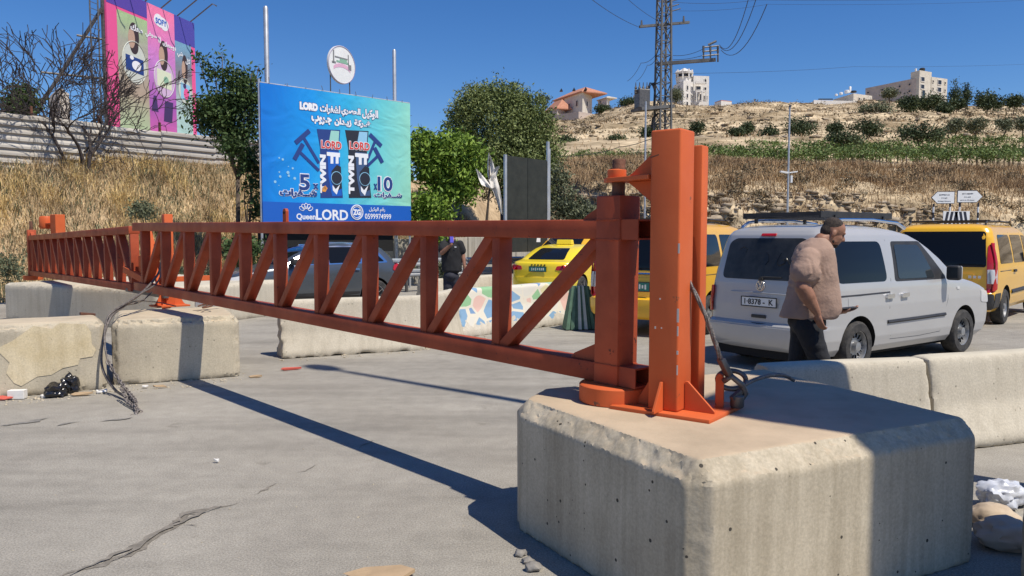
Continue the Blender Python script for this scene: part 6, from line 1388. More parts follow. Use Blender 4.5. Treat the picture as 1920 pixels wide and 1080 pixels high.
D_ = 38; a = P(1211, 190, D_); o = MB().lathe([(.055, 0), (.045, a.z)], n=10).build('thin_pole', M_steel, None, 40); o.location = (a.x, D_, 0); tag(o, 'thin pale grey pole rising just left of the lattice mast', 'pole')
D_ = 33; a = P(1481, 200, D_); t = thing('camera_pole', 'slim steel pole with a camera and small cabinet, above the silver van roof', 'pole', (a.x, D_, 0))
MB().lathe([(.055, 0), (.035, a.z)], n=10).build('pole', M_steel, t, 40)
ca = P(1480, 323, D_); MB().box((-.18, 0, ca.z), (.34, .14, .07), M=Matrix.Rotation(R(10), 3, 'Y')).build('camera', M_white, t, bevel=.01); MB().box((.20, 0, ca.z + .0), (.36, .14, .05), M=Matrix.Rotation(R(-8), 3, 'Y')).build('camera', M_white, t, bevel=.01)
ca = P(1487, 336, D_); MB().box((.13, 0, ca.z), (.08, .12, .30)).build('cabinet', M_white, t, bevel=.01)
MB().tube([(-.02, 0, a.z), (.03, -.05, a.z + .03)], .05, 6).build('pole_cap', M_dsteel, t)
def wire(pts, r, label, sag=0.0, grp='overhead power lines'):
    out = []
    for (a_, b_) in zip(pts, pts[1:]):
        for k in range(12): u_ = k / 12; q = a_.lerp(b_, u_); q.z -= sag * 4 * u_ * (1 - u_); out.append(q)
    out.append(pts[-1]); tag(MB().tube(out, r, 4).build('power_line', M_black), label, 'wire', grp)
wire([P(1098, -10, 34), P(1196, 50, 41.8)], .012, 'power line from the upper left to the left end of the crossarm', .12)
wire([P(1168, -10, 36), P(1236, 40, 42)], .010, 'power line from the top edge to the mast just above the crossarm', .1)
for k, (x0, x1, y1) in enumerate(((1406, 1349, 84), (1421, 1350, 88), (1438, 1352, 94))): wire([P(x0, -12 if k < 2 else 8, 30), P(x1, y1, 41.3)], .016, ['leftmost', 'middle', 'rightmost'][k] + ' of the three lines curving from the switch gear to the top edge', .9)
wire([P(1250, 3, 42), P(1420, 0, 48), P(1930, -8, 60)], .009, 'uppermost faint line running right from the mast top', .15)
wire([P(1256, 20, 42), P(1440, 8, 50), P(1930, 0, 66)], .009, 'second faint line running right from the mast top', .15)
wire([P(1262, 138, 42), P(1600, 125, 60), P(1930, 120, 80)], .010, 'faint line running right above the white tower house', .1)
wire([P(1176, 152, 42), P(1202, 118, 42), P(1232, 100, 42)], .014, 'loose line looping from the transformer up to the mast', .15)
wire([P(1193, 152, 42), P(1214, 122, 42), P(1232, 106, 42)], .014, 'second loose line looping from the transformer to the mast', .15)
wire([P(1262, 104, 42), P(1318, 92, 41.6)], .014, 'short jumper line between mast and switch gear', .12)
wire([P(1262, 112, 42), P(1318, 104, 41.6)], .014, 'lower short jumper line between mast and switch gear', .06)
wire([P(1040, 292, 36), P(1100, 290, 36), P(1160, 276, 36), P(1210, 264, 36), P(1232, 252, 36)], .02, 'black cable sagging across the hill left of the orange post', .05)
# torn white cloth on the bank
D_ = 25.5
M_cloth = mat('torn_white_sheet', (.66, .63, .57), .95, col2=(.74, .71, .66), scale=3)
mb = MB()
def drape(pts, wpx, seed):
    r = random.Random(seed); q = [P(px, py, D_ + r.uniform(-.15, .15)) for px, py in pts]; vs = []; fs = []; nn_ = 7
    ext = []
    for i in range(len(q) - 1):
        for j in range(5): ext.append((q[i].lerp(q[i + 1], j / 5), wpx[i] * (1 - j / 5) + wpx[i + 1] * j / 5))
    ext.append((q[-1], wpx[-1]))
    for i, (c_, w_) in enumerate(ext):
        for j in range(nn_):
            u_ = (j / (nn_ - 1) - .5) * 2; k_ = D_ / F
            vs.append((c_.x + u_ * w_ * k_, c_.y + .045 * math.sin(j * 1.6 + i * .25 + seed), c_.z + .03 * math.sin(j * .9 + i * .5)))
        if i: fs += [((i - 1) * nn_ + j, (i - 1) * nn_ + j + 1, i * nn_ + j + 1, i * nn_ + j) for j in range(nn_ - 1)]
    mb.add(vs, fs)
drape([(917, 288), (919, 305), (922, 325), (928, 350), (936, 375), (941, 402)], [1.5, 5, 8, 8, 5, 1.5], 1); drape([(894, 318), (901, 332), (911, 345), (920, 352), (929, 356)], [2, 5, 8, 9, 6], 2); drape([(936, 312), (931, 318), (924, 330), (918, 345)], [1.5, 4, 6, 8], 3)
tag(mb.build('torn_cloth', M_cloth, None, 180), 'torn dirty white sheet hanging over a stem beside the dark sign board', 'cloth')
tag(MB().tube([P(912, 420, D_), P(918, 350, D_), P(917, 285, D_)], [.05, .03, .015], 6).build('cloth_stem', M_bark), 'bare stem holding up the torn white sheet', 'stem')
# green tarp-wrapped post stub between the painted barrier and the van
D_ = 13.9; a = P(1080, 606, D_)
t = thing('wrapped_barrier', 'water barrier wrapped in green and white striped tarp left of the hinge column', 'barrier', (a.x + .03, D_, 0), R(10))
M_tarp = [mat('tarp_green', (.08, .15, .10), .8, var=.2), mat('tarp_pale', (.50, .52, .46), .8, var=.1)]
for k in range(9):
    mb = MB(); x = -.20 + .05 * k; fl = 1 + .4 * abs(k - 4) / 4
    mb.add([(x * .7, -.12, .78), ((x + .05) * .7, -.12 - .02 * (k % 2), .78), ((x + .05) * fl, -.26 - .03 * (k % 2), .02), (x * fl, -.26, .02), (x * .7, .02, .78), ((x + .05) * .7, .02, .78), ((x + .05) * fl, .06, .02), (x * fl, .06, .02)], [(0, 1, 2, 3), (7, 6, 5, 4), (4, 5, 1, 0), (3, 2, 6, 7), (0, 3, 7, 4), (1, 5, 6, 2)])
    mb.build('tarp_fold', M_tarp[1 if k in (3, 5) else 0], t)
MB().box((0, -.05, .012), (.46, .34, .02)).build('base', M_black, t)
# ---------------------------------------------------------------- houses on the ridge
S_stone = mat('pale_stone', (.55, .50, .42), .85, col2=(.66, .61, .52), scale=.8, detail=6, bump=.3, bscale=3)
S_pink = mat('pinkish_stone', (.46, .38, .33), .85, col2=(.56, .48, .42), scale=.8, detail=6)
S_white = mat('white_stone', (.66, .63, .58), .85, col2=(.75, .72, .67), scale=.6)
S_tile = mat('red_roof_tile', (.42, .17, .10), .8, col2=(.56, .27, .17), scale=2, bump=.4, bscale=5)
S_win = mat('window_dark', (.03, .03, .035), .3)
def bwall(t, name, pts, z0, z1, m):
    n = len(pts); mb = MB(); mb.add([(x, y, z0) for x, y in pts] + [(x, y, z1) for x, y in pts], [tuple(range(n - 1, -1, -1)), tuple(range(n, 2 * n))] + [(i, (i + 1) % n, (i + 1) % n + n, i + n) for i in range(n)])
    return mb.build(name, m, t, world=True)
def bwin(t, a, b, u, z, w, h, m=None, frame=S_stone, arch=False, par=None):
    a = Vector((*a, 0)); b = Vector((*b, 0)); d = (b - a).normalized(); nn = Vector((d.y, -d.x, 0)); c = a.lerp(b, u) + Vector((0, 0, z)); M = Matrix((d, -nn, Vector((0, 0, 1)))).transposed()
    f = MB(); f.box(c + nn * .03, (w + .3, .14, .14), M=M) if 0 else None
    for dx, dz, ww, hh in ((0, h / 2 + .08, w + .32, .16), (0, -h / 2 - .08, w + .32, .16), (-w / 2 - .08, 0, .16, h), (w / 2 + .08, 0, .16, h)):
        f.box(c + d * dx + Vector((0, 0, dz)) + nn * .08, (ww, .16, hh), M=M)
    fo = f.build('window', frame, t, world=True)
    g_ = MB(); pts = [(-w / 2, -h / 2), (w / 2, -h / 2), (w / 2, h / 2)] + ([(w / 2 * math.cos(q), h / 2 + w / 2 * math.sin(q)) for q in np.linspace(.3, 2.84, 6)] if arch else []) + [(-w / 2, h / 2)]
    g_.prism(pts, .06, M=M, c=c + nn * .05); g_.build('pane', m or S_win, fo, world=True)
def hip(t, a, b, dep, z, h, over, m, ridge=.4, name='roof'):
    a = Vector(a); b = Vector(b); d = (b - a); L = d.length; d.normalize(); n = Vector((-d.y, d.x))
    P4 = [a - d * over - n * over, b + d * over - n * over, b + d * over + n * (dep + over), a - d * over + n * (dep + over)]
    r0_ = a + d * L * (.5 - ridge / 2) + n * dep / 2; r1_ = a + d * L * (.5 + ridge / 2) + n * dep / 2
    mb = MB(); mb.add([(p.x, p.y, z) for p in P4] + [(p.x, p.y, z + .3) for p in P4] + [(r0_.x, r0_.y, z + .3 + h), (r1_.x, r1_.y, z + .3 + h)], [(3, 2, 1, 0), (0, 1, 5, 4), (1, 2, 6, 5), (2, 3, 7, 6), (3, 0, 4, 7), (4, 5, 9, 8), (5, 6, 9), (6, 7, 8, 9), (7, 4, 8)])
    return mb.build(name, m, t, world=True)
def quad(pl, pc, pr, Dl, Dc, Dr, py=190):
    l_, c_, r_ = P(pl, py, Dl), P(pc, py, Dc), P(pr, py, Dr); return [(l_.x, l_.y), (c_.x, c_.y), (r_.x, r_.y), (l_.x + r_.x - c_.x, l_.y + r_.y - c_.y)]
def zp(py, D): return P(960, py, D).z
# red roofed villa
D = 228; q = quad(1058, 1092, 1110, 236, 226, 232); t = thing('villa', 'stone villa with an orange hipped tile roof on the left end of the ridge', 'house', (q[1][0], q[1][1], zp(205, 226)), 0)
bwall(t, 'wall', q, zp(215, 226), zp(172, 226), S_stone); v2 = quad(1040, 1092, 1110, 241, 226, 232)
a_, b_ = v2[0], v2[1]; hip(t, a_, b_, 7.5, zp(173, 226), 2.3, .55, S_tile, .45); bwin(t, q[0], q[1], .3, zp(194, 228), 1.1, 1.5); bwin(t, q[0], q[1], .72, zp(193, 228), 1.1, 1.6); bwin(t, q[1], q[2], .45, zp(194, 228), .9, 1.4)
w2 = quad(1023, 1045, 1060, 236, 229, 233); bwall(t, 'annex_wall', w2, zp(218, 229), zp(203, 229), S_pink)
hip(t, w2[0], w2[1], 4.5, zp(204, 229), 2.8, .3, S_tile, .7, 'annex_roof'); bwin(t, w2[0], w2[1], .5, zp(207, 229), 1.2, 1.3, arch=True); bwin(t, w2[0], w2[1], .5, zp(213, 229), 1.5, .8)
bwall(t, 'terrace_wall', quad(1030, 1085, 1122, 228, 220, 226), zp(224, 220), zp(209, 220), S_pink)
for px in (1053, 1077, 1099): p = P(px, 169 + (px - 1053) * -.06, 224); MB().prism([(-.45, 0), (.45, 0), (0, .8)], 1.6, c=(p.x, p.y + 2, p.z)).build('dormer', P_black, t, world=True)
q = quad(1121, 1138, 1143, 240, 235, 238); t = thing('small_house', 'small white house with a low roof right of the red roofed villa', 'house', (q[1][0], q[1][1], zp(200, 235)), 0)
bwall(t, 'wall', q, zp(206, 235), zp(184, 235), S_white); hip(t, q[0], q[1], 3, zp(184, 235), .7, .3, S_stone, .3); bwin(t, q[0], q[1], .3, zp(187, 235), .7, .7)
q = quad(1187, 1195, 1200, 250, 245, 248); t = thing('small_house', 'narrow white house glimpsed behind the transformer platform', 'house', (q[1][0], q[1][1], zp(198, 245)), 0); bwall(t, 'wall', q, zp(205, 245), zp(174, 245), S_white); bwin(t, q[0], q[1], .5, zp(185, 245), .6, 1)
# white tower house
q = quad(1262, 1281, 1299, 246, 238, 240); t = thing('tower_house', 'tall white villa with an octagonal roof lantern on the ridge beside the lattice mast', 'house', (q[1][0], q[1][1], zp(198, 238)), 0)
bwall(t, 'wall', q, zp(204, 238), zp(151, 238), S_white); q2 = quad(1296, 1300, 1329, 243, 240.6, 241.5); bwall(t, 'wing_wall', q2, zp(204, 240), zp(141, 240), S_white)
for z in (164, 179, 194): bwin(t, q[1], q[2], .4, zp(z, 238), .6, 1.2, arch=z == 164, frame=S_white); bwin(t, q[1], q[2], .85, zp(z, 238), .45, 1.1, frame=S_white)
bwin(t, q[0], q[1], .6, zp(165, 240), .9, 1.1, arch=True, frame=S_white); bwin(t, q[0], q[1], .6, zp(179, 240), .9, 1.1, frame=S_white)
for px, z, w_, h_, ar in ((.75, 150, .55, .9, 1), (.75, 165, .6, .8, 0), (.3, 164, 1.5, 1.0, 0), (.2, 181, .7, 1.8, 0), (.45, 181, .5, 1.8, 0), (.72, 182, .35, 1.2, 0), (.86, 182, .3, 1.2, 0)): bwin(t, q2[1], q2[2], px, zp(z, 240), w_, h_, arch=ar, frame=S_white)
cx, cy = P(1283, 150, 243).x, 243; z0 = zp(151, 240)
for k in range(8):
    a0 = k * math.pi / 4 + .39; MB().box((cx + 2.4 * math.cos(a0), cy + 2.4 * math.sin(a0), zp(137, 240)), (.45, .45, 2.9)).build('lantern_pier', S_white, t, world=True)
o = MB().lathe([(2.5, z0 - .2), (2.5, zp(143, 240)), (2.8, zp(142.5, 240))], c=(cx, cy, 0), n=8).build('lantern_base', S_white, t, world=True)
MB().lathe([(2.1, zp(143, 240)), (2.1, zp(133, 240))], c=(cx, cy, 0), n=8).build('lantern_core', S_win, t, world=True)
MB().lathe([(2.7, zp(136, 240)), (2.9, zp(132.5, 240)), (.05, zp(123.5, 240))], c=(cx, cy, 0), n=8).build('lantern_roof', S_white, t, world=True)
bwall(t, 'balcony', quad(1303, 1304, 1322, 239.6, 238.6, 239), zp(157, 239), zp(153, 239), S_white); bwall(t, 'balcony', quad(1303, 1304, 1322, 239.6, 238.6, 239), zp(172.5, 239), zp(170, 239), S_white)
for px in (1306, 1316, 1324): p = P(px, 180, 238.7); MB().box((p.x, p.y, zp(181, 239)), (.3, .3, 3.4)).build('balcony_column', S_white, t, world=True)
# long building
q = quad(1622, 1722, 1774, 252, 235, 241); t = thing('long_building', 'long three storey stone building on the ridge with a taller corner block and roof tank', 'building', (q[1][0], q[1][1], zp(190, 235)), 0)
zt = zp(145, 235); bwall(t, 'wall', q, zp(204, 235), zt, S_pink); bwall(t, 'corner_wall', quad(1706, 1722.5, 1745, 238, 234.7, 237.5), zp(204, 235), zp(132, 235), S_stone); bwall(t, 'wing_wall', quad(1744, 1745, 1775, 238.5, 237.3, 240.7), zp(204, 237), zp(143.5, 237), S_stone)  # long wall's darker, pinker stone holds its shaded side in the colour
for zi, z in enumerate((153, 165.5, 178)):
    for u_ in (.06, .34, .50, .66, .84): bwin(t, q[0], q[1], u_, zt - (1.55 + 2.05 * zi), .65 if zi < 2 else 1.3, .55, frame=S_pink)
for z in (148, 162):
    bwin(t, P(1723, 190, 234.8).xy[:], P(1744, 190, 237.3).xy[:], .25, zp(z, 235), 1.6, 1.2, frame=S_white)
    bwin(t, P(1745, 190, 237.3).xy[:], P(1775, 190, 240.7).xy[:], .5, zp(z + 4, 237), 1.6, 1.3, frame=S_white); bwin(t, P(1745, 190, 237.3).xy[:], P(1775, 190, 240.7).xy[:], .1, zp(z + 4, 237), .5, .6); bwin(t, P(1745, 190, 237.3).xy[:], P(1775, 190, 240.7).xy[:], .85, zp(z + 4, 237), .5, .6)
bwin(t, P(1723, 190, 234.8).xy[:], P(1744, 190, 237.3).xy[:], .35, zp(176, 235), 1.4, 2.4, m=M_glassl)
p = P(1729, 133, 237); MB().lathe([(.75, 0), (.8, .2), (.8, .65), (.55, .85)], c=p, n=14).build('black_tank', M_black, t, 40, world=True); p = P(1717, 135, 237); MB().lathe([(.3, 0), (.3, 1.0)], c=p, n=10).build('white_tank', M_white, t, 40, world=True)
# low building left of it
q = quad(1562, 1600, 1635, 232, 222, 226); t = thing('low_building', 'low flat pale building with rooftop tanks left of the long building', 'building', (q[1][0], q[1][1], zp(195, 222)), 0)
bwall(t, 'wall', q, zp(200, 222), zp(175, 222), S_stone); bwall(t, 'terrace_wall', quad(1522, 1526, 1620, 222, 218, 220), zp(202, 218), zp(187.5, 218), S_white)
for px, z, w_, h_ in ((1594, 163, .35, 1.6), (1588, 170, .7, .7), (1577, 174, .5, .5), (1568, 177, .4, .4), (1600, 171, .9, .4)): p = P(px, z, 224); MB().lathe([(w_, -h_), (w_, 0), (w_ * .7, .12)], c=p, n=10).build('roof_tank', M_white if px != 1600 else M_black, t, 40, world=True)
bwin(t, q[1], q[2], .3, zp(184, 222), .6, .5); MB().box((P(1548, 184, 220).x, 220, zp(186, 220)), (4, .3, .3)).build('dark_shed', M_black, t, world=True)
q = quad(1340, 1352, 1372, 262, 258, 260); t = thing('small_house', 'tiny flat house with a red edge on the ridge right of the white tower house', 'house', (q[1][0], q[1][1], zp(194, 258)), 0); bwall(t, 'wall', q, zp(200, 258), zp(189, 258), S_white); bwall(t, 'parapet', q, zp(188.9, 258), zp(187.5, 258), S_tile)
# pale house far left
q = quad(92, 112, 130, 62, 58, 60); t = thing('small_house', 'pale house corner behind the bare tree at far left', 'house', (q[1][0], q[1][1], zp(205, 58)), 0); bwall(t, 'wall', q, 4, zp(166, 58), S_stone); bwall(t, 'parapet', quad(94, 112, 122, 61.5, 57.9, 59), zp(166, 58) + .005, zp(164, 58), S_white)
# ---------------------------------------------------------------- litter and small things
M_bag = mat('black_bin_bag', (.012, .012, .014), .22, spec=.7, bump=1.0, bscale=7, var=.3, scale=9)
def crumple(name, c, r, m, label, cat, seed=1, sub=4, amp=.35, group=None):
    bm = bmesh.new(); bmesh.ops.create_icosphere(bm, subdivisions=sub, radius=1)
    for v in bm.verts:
        k = noise.fractal(v.co * 1.6 + Vector((seed * 3.1, 0, 0)), 1, 2, 4); kk = abs(noise.noise(v.co * 4 + Vector((0, seed, 0)))); v.co *= 1 + amp * k - amp * .5 * kk
        v.co = Vector((v.co.x * r[0], v.co.y * r[1], max(-r[2] * .75, v.co.z * r[2])))
    me = bpy.data.meshes.new(name); bm.to_mesh(me); bm.free(); o = link(name, me, m, None, 50); o.location = Vector(c) + Vector((0, 0, r[2] * .75)); return tag(o, label, cat, group)
crumple('bin_bag', G(105, 744), (.11, .10, .085), M_bag, 'shiny black bin bag at the foot of the left edge block, the lower one', 'bag', 2, group='black bags at the foot of the block'); crumple('bin_bag', G(131, 738), (.095, .09, .12), M_bag, 'shiny black bin bag leaning against the left edge block, the taller one', 'bag', 5, group='black bags at the foot of the block')
crumple('plastic_bag', G(1876, 950), (.14, .09, .10), mat('white_plastic_bag', (.42, .45, .52), .3, col2=(.66, .68, .72), scale=9), 'crumpled translucent white plastic bag lying right of the front block', 'bag', 8, group='rubbish right of the front block')
crumple('sack', G(1862, 985), (.14, .11, .07), mat('beige_sack', (.42, .32, .22), .9, col2=(.55, .45, .33), scale=6), 'rounded beige sack half hidden behind the front block', 'sack', 11, amp=.15, group='rubbish right of the front block')
crumple('sack', G(1888, 1025), (.17, .13, .09), mat('pink_beige_sack', (.50, .38, .29), .9, col2=(.60, .48, .38), scale=5), 'larger beige sack with creases below the plastic bag', 'sack', 12, amp=.2, group='rubbish right of the front block')
crumple('black_bag', G(1900, 945), (.09, .08, .07), M_bag, 'small dark bag beside the white plastic bag', 'bag', 14, group='rubbish right of the front block')
def scrap(px, py, w, h, m, label, rz=0.0, cat='litter', t_=.012, tilt=8):
    c = G(px, py); mb = MB(); n_ = 6; rr = random.Random(px); vs = []
    for i in range(n_):
        a_ = 2 * math.pi * i / n_; vs.append((w / 2 * math.cos(a_) * rr.uniform(.7, 1.1), h / 2 * math.sin(a_) * rr.uniform(.7, 1.1)))
    mb.add([(x, y, rr.uniform(0, .02)) for x, y in vs] + [(x, y, t_ + rr.uniform(0, .02)) for x, y in vs], [tuple(range(n_)), tuple(range(2 * n_ - 1, n_ - 1, -1))] + [(i, (i + 1) % n_, (i + 1) % n_ + n_, i + n_) for i in range(n_)])
    o = mb.build('paper_scrap' if cat == 'litter' else 'cardboard', m); o.location = (c.x, c.y, .006); o.rotation_euler = (R(tilt), 0, rz); return tag(o, label, cat, 'litter on the road' if cat == 'litter' else None)
M_pap = mat('paper_white', (.72, .70, .66), .8, var=.06, scale=20); M_card = mat('cardboard_brown', (.42, .30, .18), .85, var=.12, scale=6); M_pr = mat('red_paper', (.55, .10, .07), .7)
tag(MB().box((G(33, 748).x, G(33, 748).y, .05), (.16, .08, .09), rz=.1).build('paper_cup_box', M_pap, bevel=.004), 'small white box among the litter left of the black bags', 'box')
scrap(88, 745, .14, .10, M_pap, 'white paper scrap just left of the black bags'); scrap(6, 750, .20, .10, M_pr, 'red wrapper at the left edge by the block'); scrap(150, 742, .25, .10, M_card, 'brown torn wrapper between the two left blocks', .2); scrap(192, 737, .13, .10, M_pap, 'white scrap under the hanging cable'); scrap(196, 716, .14, .16, M_pap, 'crumpled white cloth in the gap between the two left blocks', 0, tilt=50)
scrap(272, 728, .07, .05, M_pap, 'tiny white scrap in front of the worn block'); scrap(300, 728, .16, .05, M_card, 'thin brown scrap along the foot of the worn block'); scrap(545, 694, .34, .05, M_pr, 'flattened red scrap on the road right of the worn block', .5); scrap(406, 868, .05, .03, M_pap, 'tiny white chip in the middle of the road'); scrap(478, 708, .16, .09, M_card, 'brown crumpled leaf litter right of the worn block')
scrap(650, 664, .14, .10, M_pap, 'pale chip by the hole in the broken barrier', 0); scrap(600, 668, .14, .07, M_pap, 'pale chip left of the hole in the broken barrier'); scrap(724, 655, .12, .07, M_pap, 'pale chip at the right foot of the broken barrier')
o = scrap(715, 1082, .36, .22, M_card, 'corner of a brown cardboard sheet cut by the bottom edge', .1, 'cardboard', tilt=0)
M_GREY = mat('grey_stone', (.16, .15, .14), .9, col2=(.30, .28, .25), scale=9, bump=.5)
def stone(px, py, s, label, seed, g_='stones at the foot of the front block', m=None): crumple('stone', G(px, py), (s, s * .8, s * .6), M_GREY, label, 'stone', seed, 2, .4, g_)
stone(975, 1042, .035, 'grey stone nearest the left corner of the front block', 3, m=M_near); stone(990, 1056, .032, 'middle grey stone of the three under the front block', 4, m=M_near); stone(1000, 1070, .045, 'lowest grey stone of the three under the front block', 6, m=M_near)
MBs = MB(); MBs.box((G(632, 657).x, G(632, 657).y - .02, .035), (.35, .03, .06), rz=R(30)); 
tag(MBs.build('drain_slot', M_dark), 'dark lifting slot at the foot of the broken barrier', 'slot')
pts = []
rr = random.Random(77)
for k in range(260):
    u_ = rr.random(); px = 0 + 460 * u_; p = G(px, 752 - 46 * u_ + rr.uniform(-8, 10)); pts.append((p.x, p.y, .0))
for k in range(150): p = G(rr.uniform(530, 800), 0 + 668 - 0); u_ = rr.random(); p = G(525 + 300 * u_, 672 - 22 * u_ + rr.uniform(-3, 8)); pts.append((p.x, p.y, 0))
for k in range(60): p = G(rr.uniform(860, 1060), 0 + 640); u_ = rr.random(); p = G(860 + 190 * u_, 638 - 30 * u_ + rr.uniform(-3, 5)); pts.append((p.x, p.y, 0))
o = rocks('gravel', pts, .006, .028, M_blk, 5); tag(o, 'fine gravel and concrete crumbs along the feet of the blocks', 'gravel')
pts = [(x_, y_, 0) for x_, y_ in [(random.uniform(-6, 3), random.uniform(2.5, 9)) for k in range(420)]]
o = rocks('road_grit', pts, .003, .009, M_blk, 6); tag(o, 'scattered grit on the asphalt', 'grit')

# ---------------------------------------------------------------- people
SK = mat('skin_tanned', (.27, .125, .072), .55, col2=(.35, .17, .105), scale=9, bump=.15); HR = mat('short_dark_hair', (.03, .022, .018), .9, col2=(.075, .055, .042), scale=60, bump=.8)
def hand(items, wr, d, side, nrm, curl=.5, s=1.0):
    """wr wrist, d finger direction, nrm palm normal, side thumb direction"""
    wr = Vector(wr); d = Vector(d).normalized(); nrm = Vector(nrm).normalized(); sd = d.cross(nrm).normalized() * side
    pc = wr + d * .05 * s
    items.append(('c', wr, .026 * s, pc, .028 * s)); 
    for k in range(4):
        off = sd * (.030 - .020 * k) * s; b = wr + d * .085 * s + off; L = (.036, .042, .040, .032)[k] * s
        items.append(('c', wr + d * .03 * s + off * .6, .015 * s, b, .0115 * s))
        d1 = (d + nrm * curl * .5).normalized(); p1 = b + d1 * L; d2 = (d + nrm * curl * 1.4).normalized(); p2 = p1 + d2 * L * .75; d3 = (d * .6 + nrm * curl * 2.2).normalized(); p3 = p2 + d3 * L * .5
        items.extend([('c', b, .0105 * s, p1, .0095 * s), ('c', p1, .0095 * s, p2, .0085 * s), ('c', p2, .0085 * s, p3, .0075 * s)])
    t0 = wr + d * .025 * s + sd * .022 * s; t1 = t0 + (d * .6 + sd * .8 + nrm * .2).normalized() * .04 * s; t2 = t1 + (d + sd * .15 + nrm * .4).normalized() * .032 * s
    items.extend([('c', t0, .015 * s, t1, .0115 * s), ('c', t1, .0115 * s, t2, .0095 * s)])
def head(items, c, f, s=1.0, up=Vector((0, 0, 1))):
    c = Vector(c); f = Vector(f).normalized(); sd = Vector((-f.y, f.x, 0)).normalized(); up = sd.cross(f).normalized() * -1 if f.cross(sd).z < 0 else f.cross(sd).normalized()
    M = Matrix((f, sd, up)).transposed(); q = lambda x, y, z: c + (f * x + sd * y + up * z) * s
    items.append(('s', q(-.01, 0, .035), (.098 * s, .077 * s, .092 * s), M)); items.append(('s', q(.025, 0, -.03), (.072 * s, .062 * s, .085 * s), M))
    items.append(('s', q(.052, 0, -.085), (.034 * s, .034 * s, .028 * s), M))           # chin
    items.append(('s', q(.02, .045, -.06), (.04 * s, .018 * s, .03 * s), M)); items.append(('s', q(.02, -.045, -.06), (.04 * s, .018 * s, .03 * s), M))
    items.append(('c', q(.088, 0, .018), .009 * s, q(.112, 0, -.018), .013 * s))         # nose
    items.append(('s', q(.100, 0, -.024), (.012 * s, .018 * s, .009 * s), M))
    items.append(('s', q(.080, 0, .035), (.018 * s, .052 * s, .010 * s), M))             # brow
    items.append(('s', q(.084, 0, -.052), (.012 * s, .024 * s, .006 * s), M)); items.append(('s', q(.080, 0, -.064), (.012 * s, .021 * s, .007 * s), M))
    for sg in (-1, 1): items.append(('s', q(-.012, sg * .078, -.012), (.020 * s, .010 * s, .032 * s), M)); items.append(('s', q(.06, sg * .035, -.018), (.022 * s, .02 * s, .018 * s), M))
    return q, M
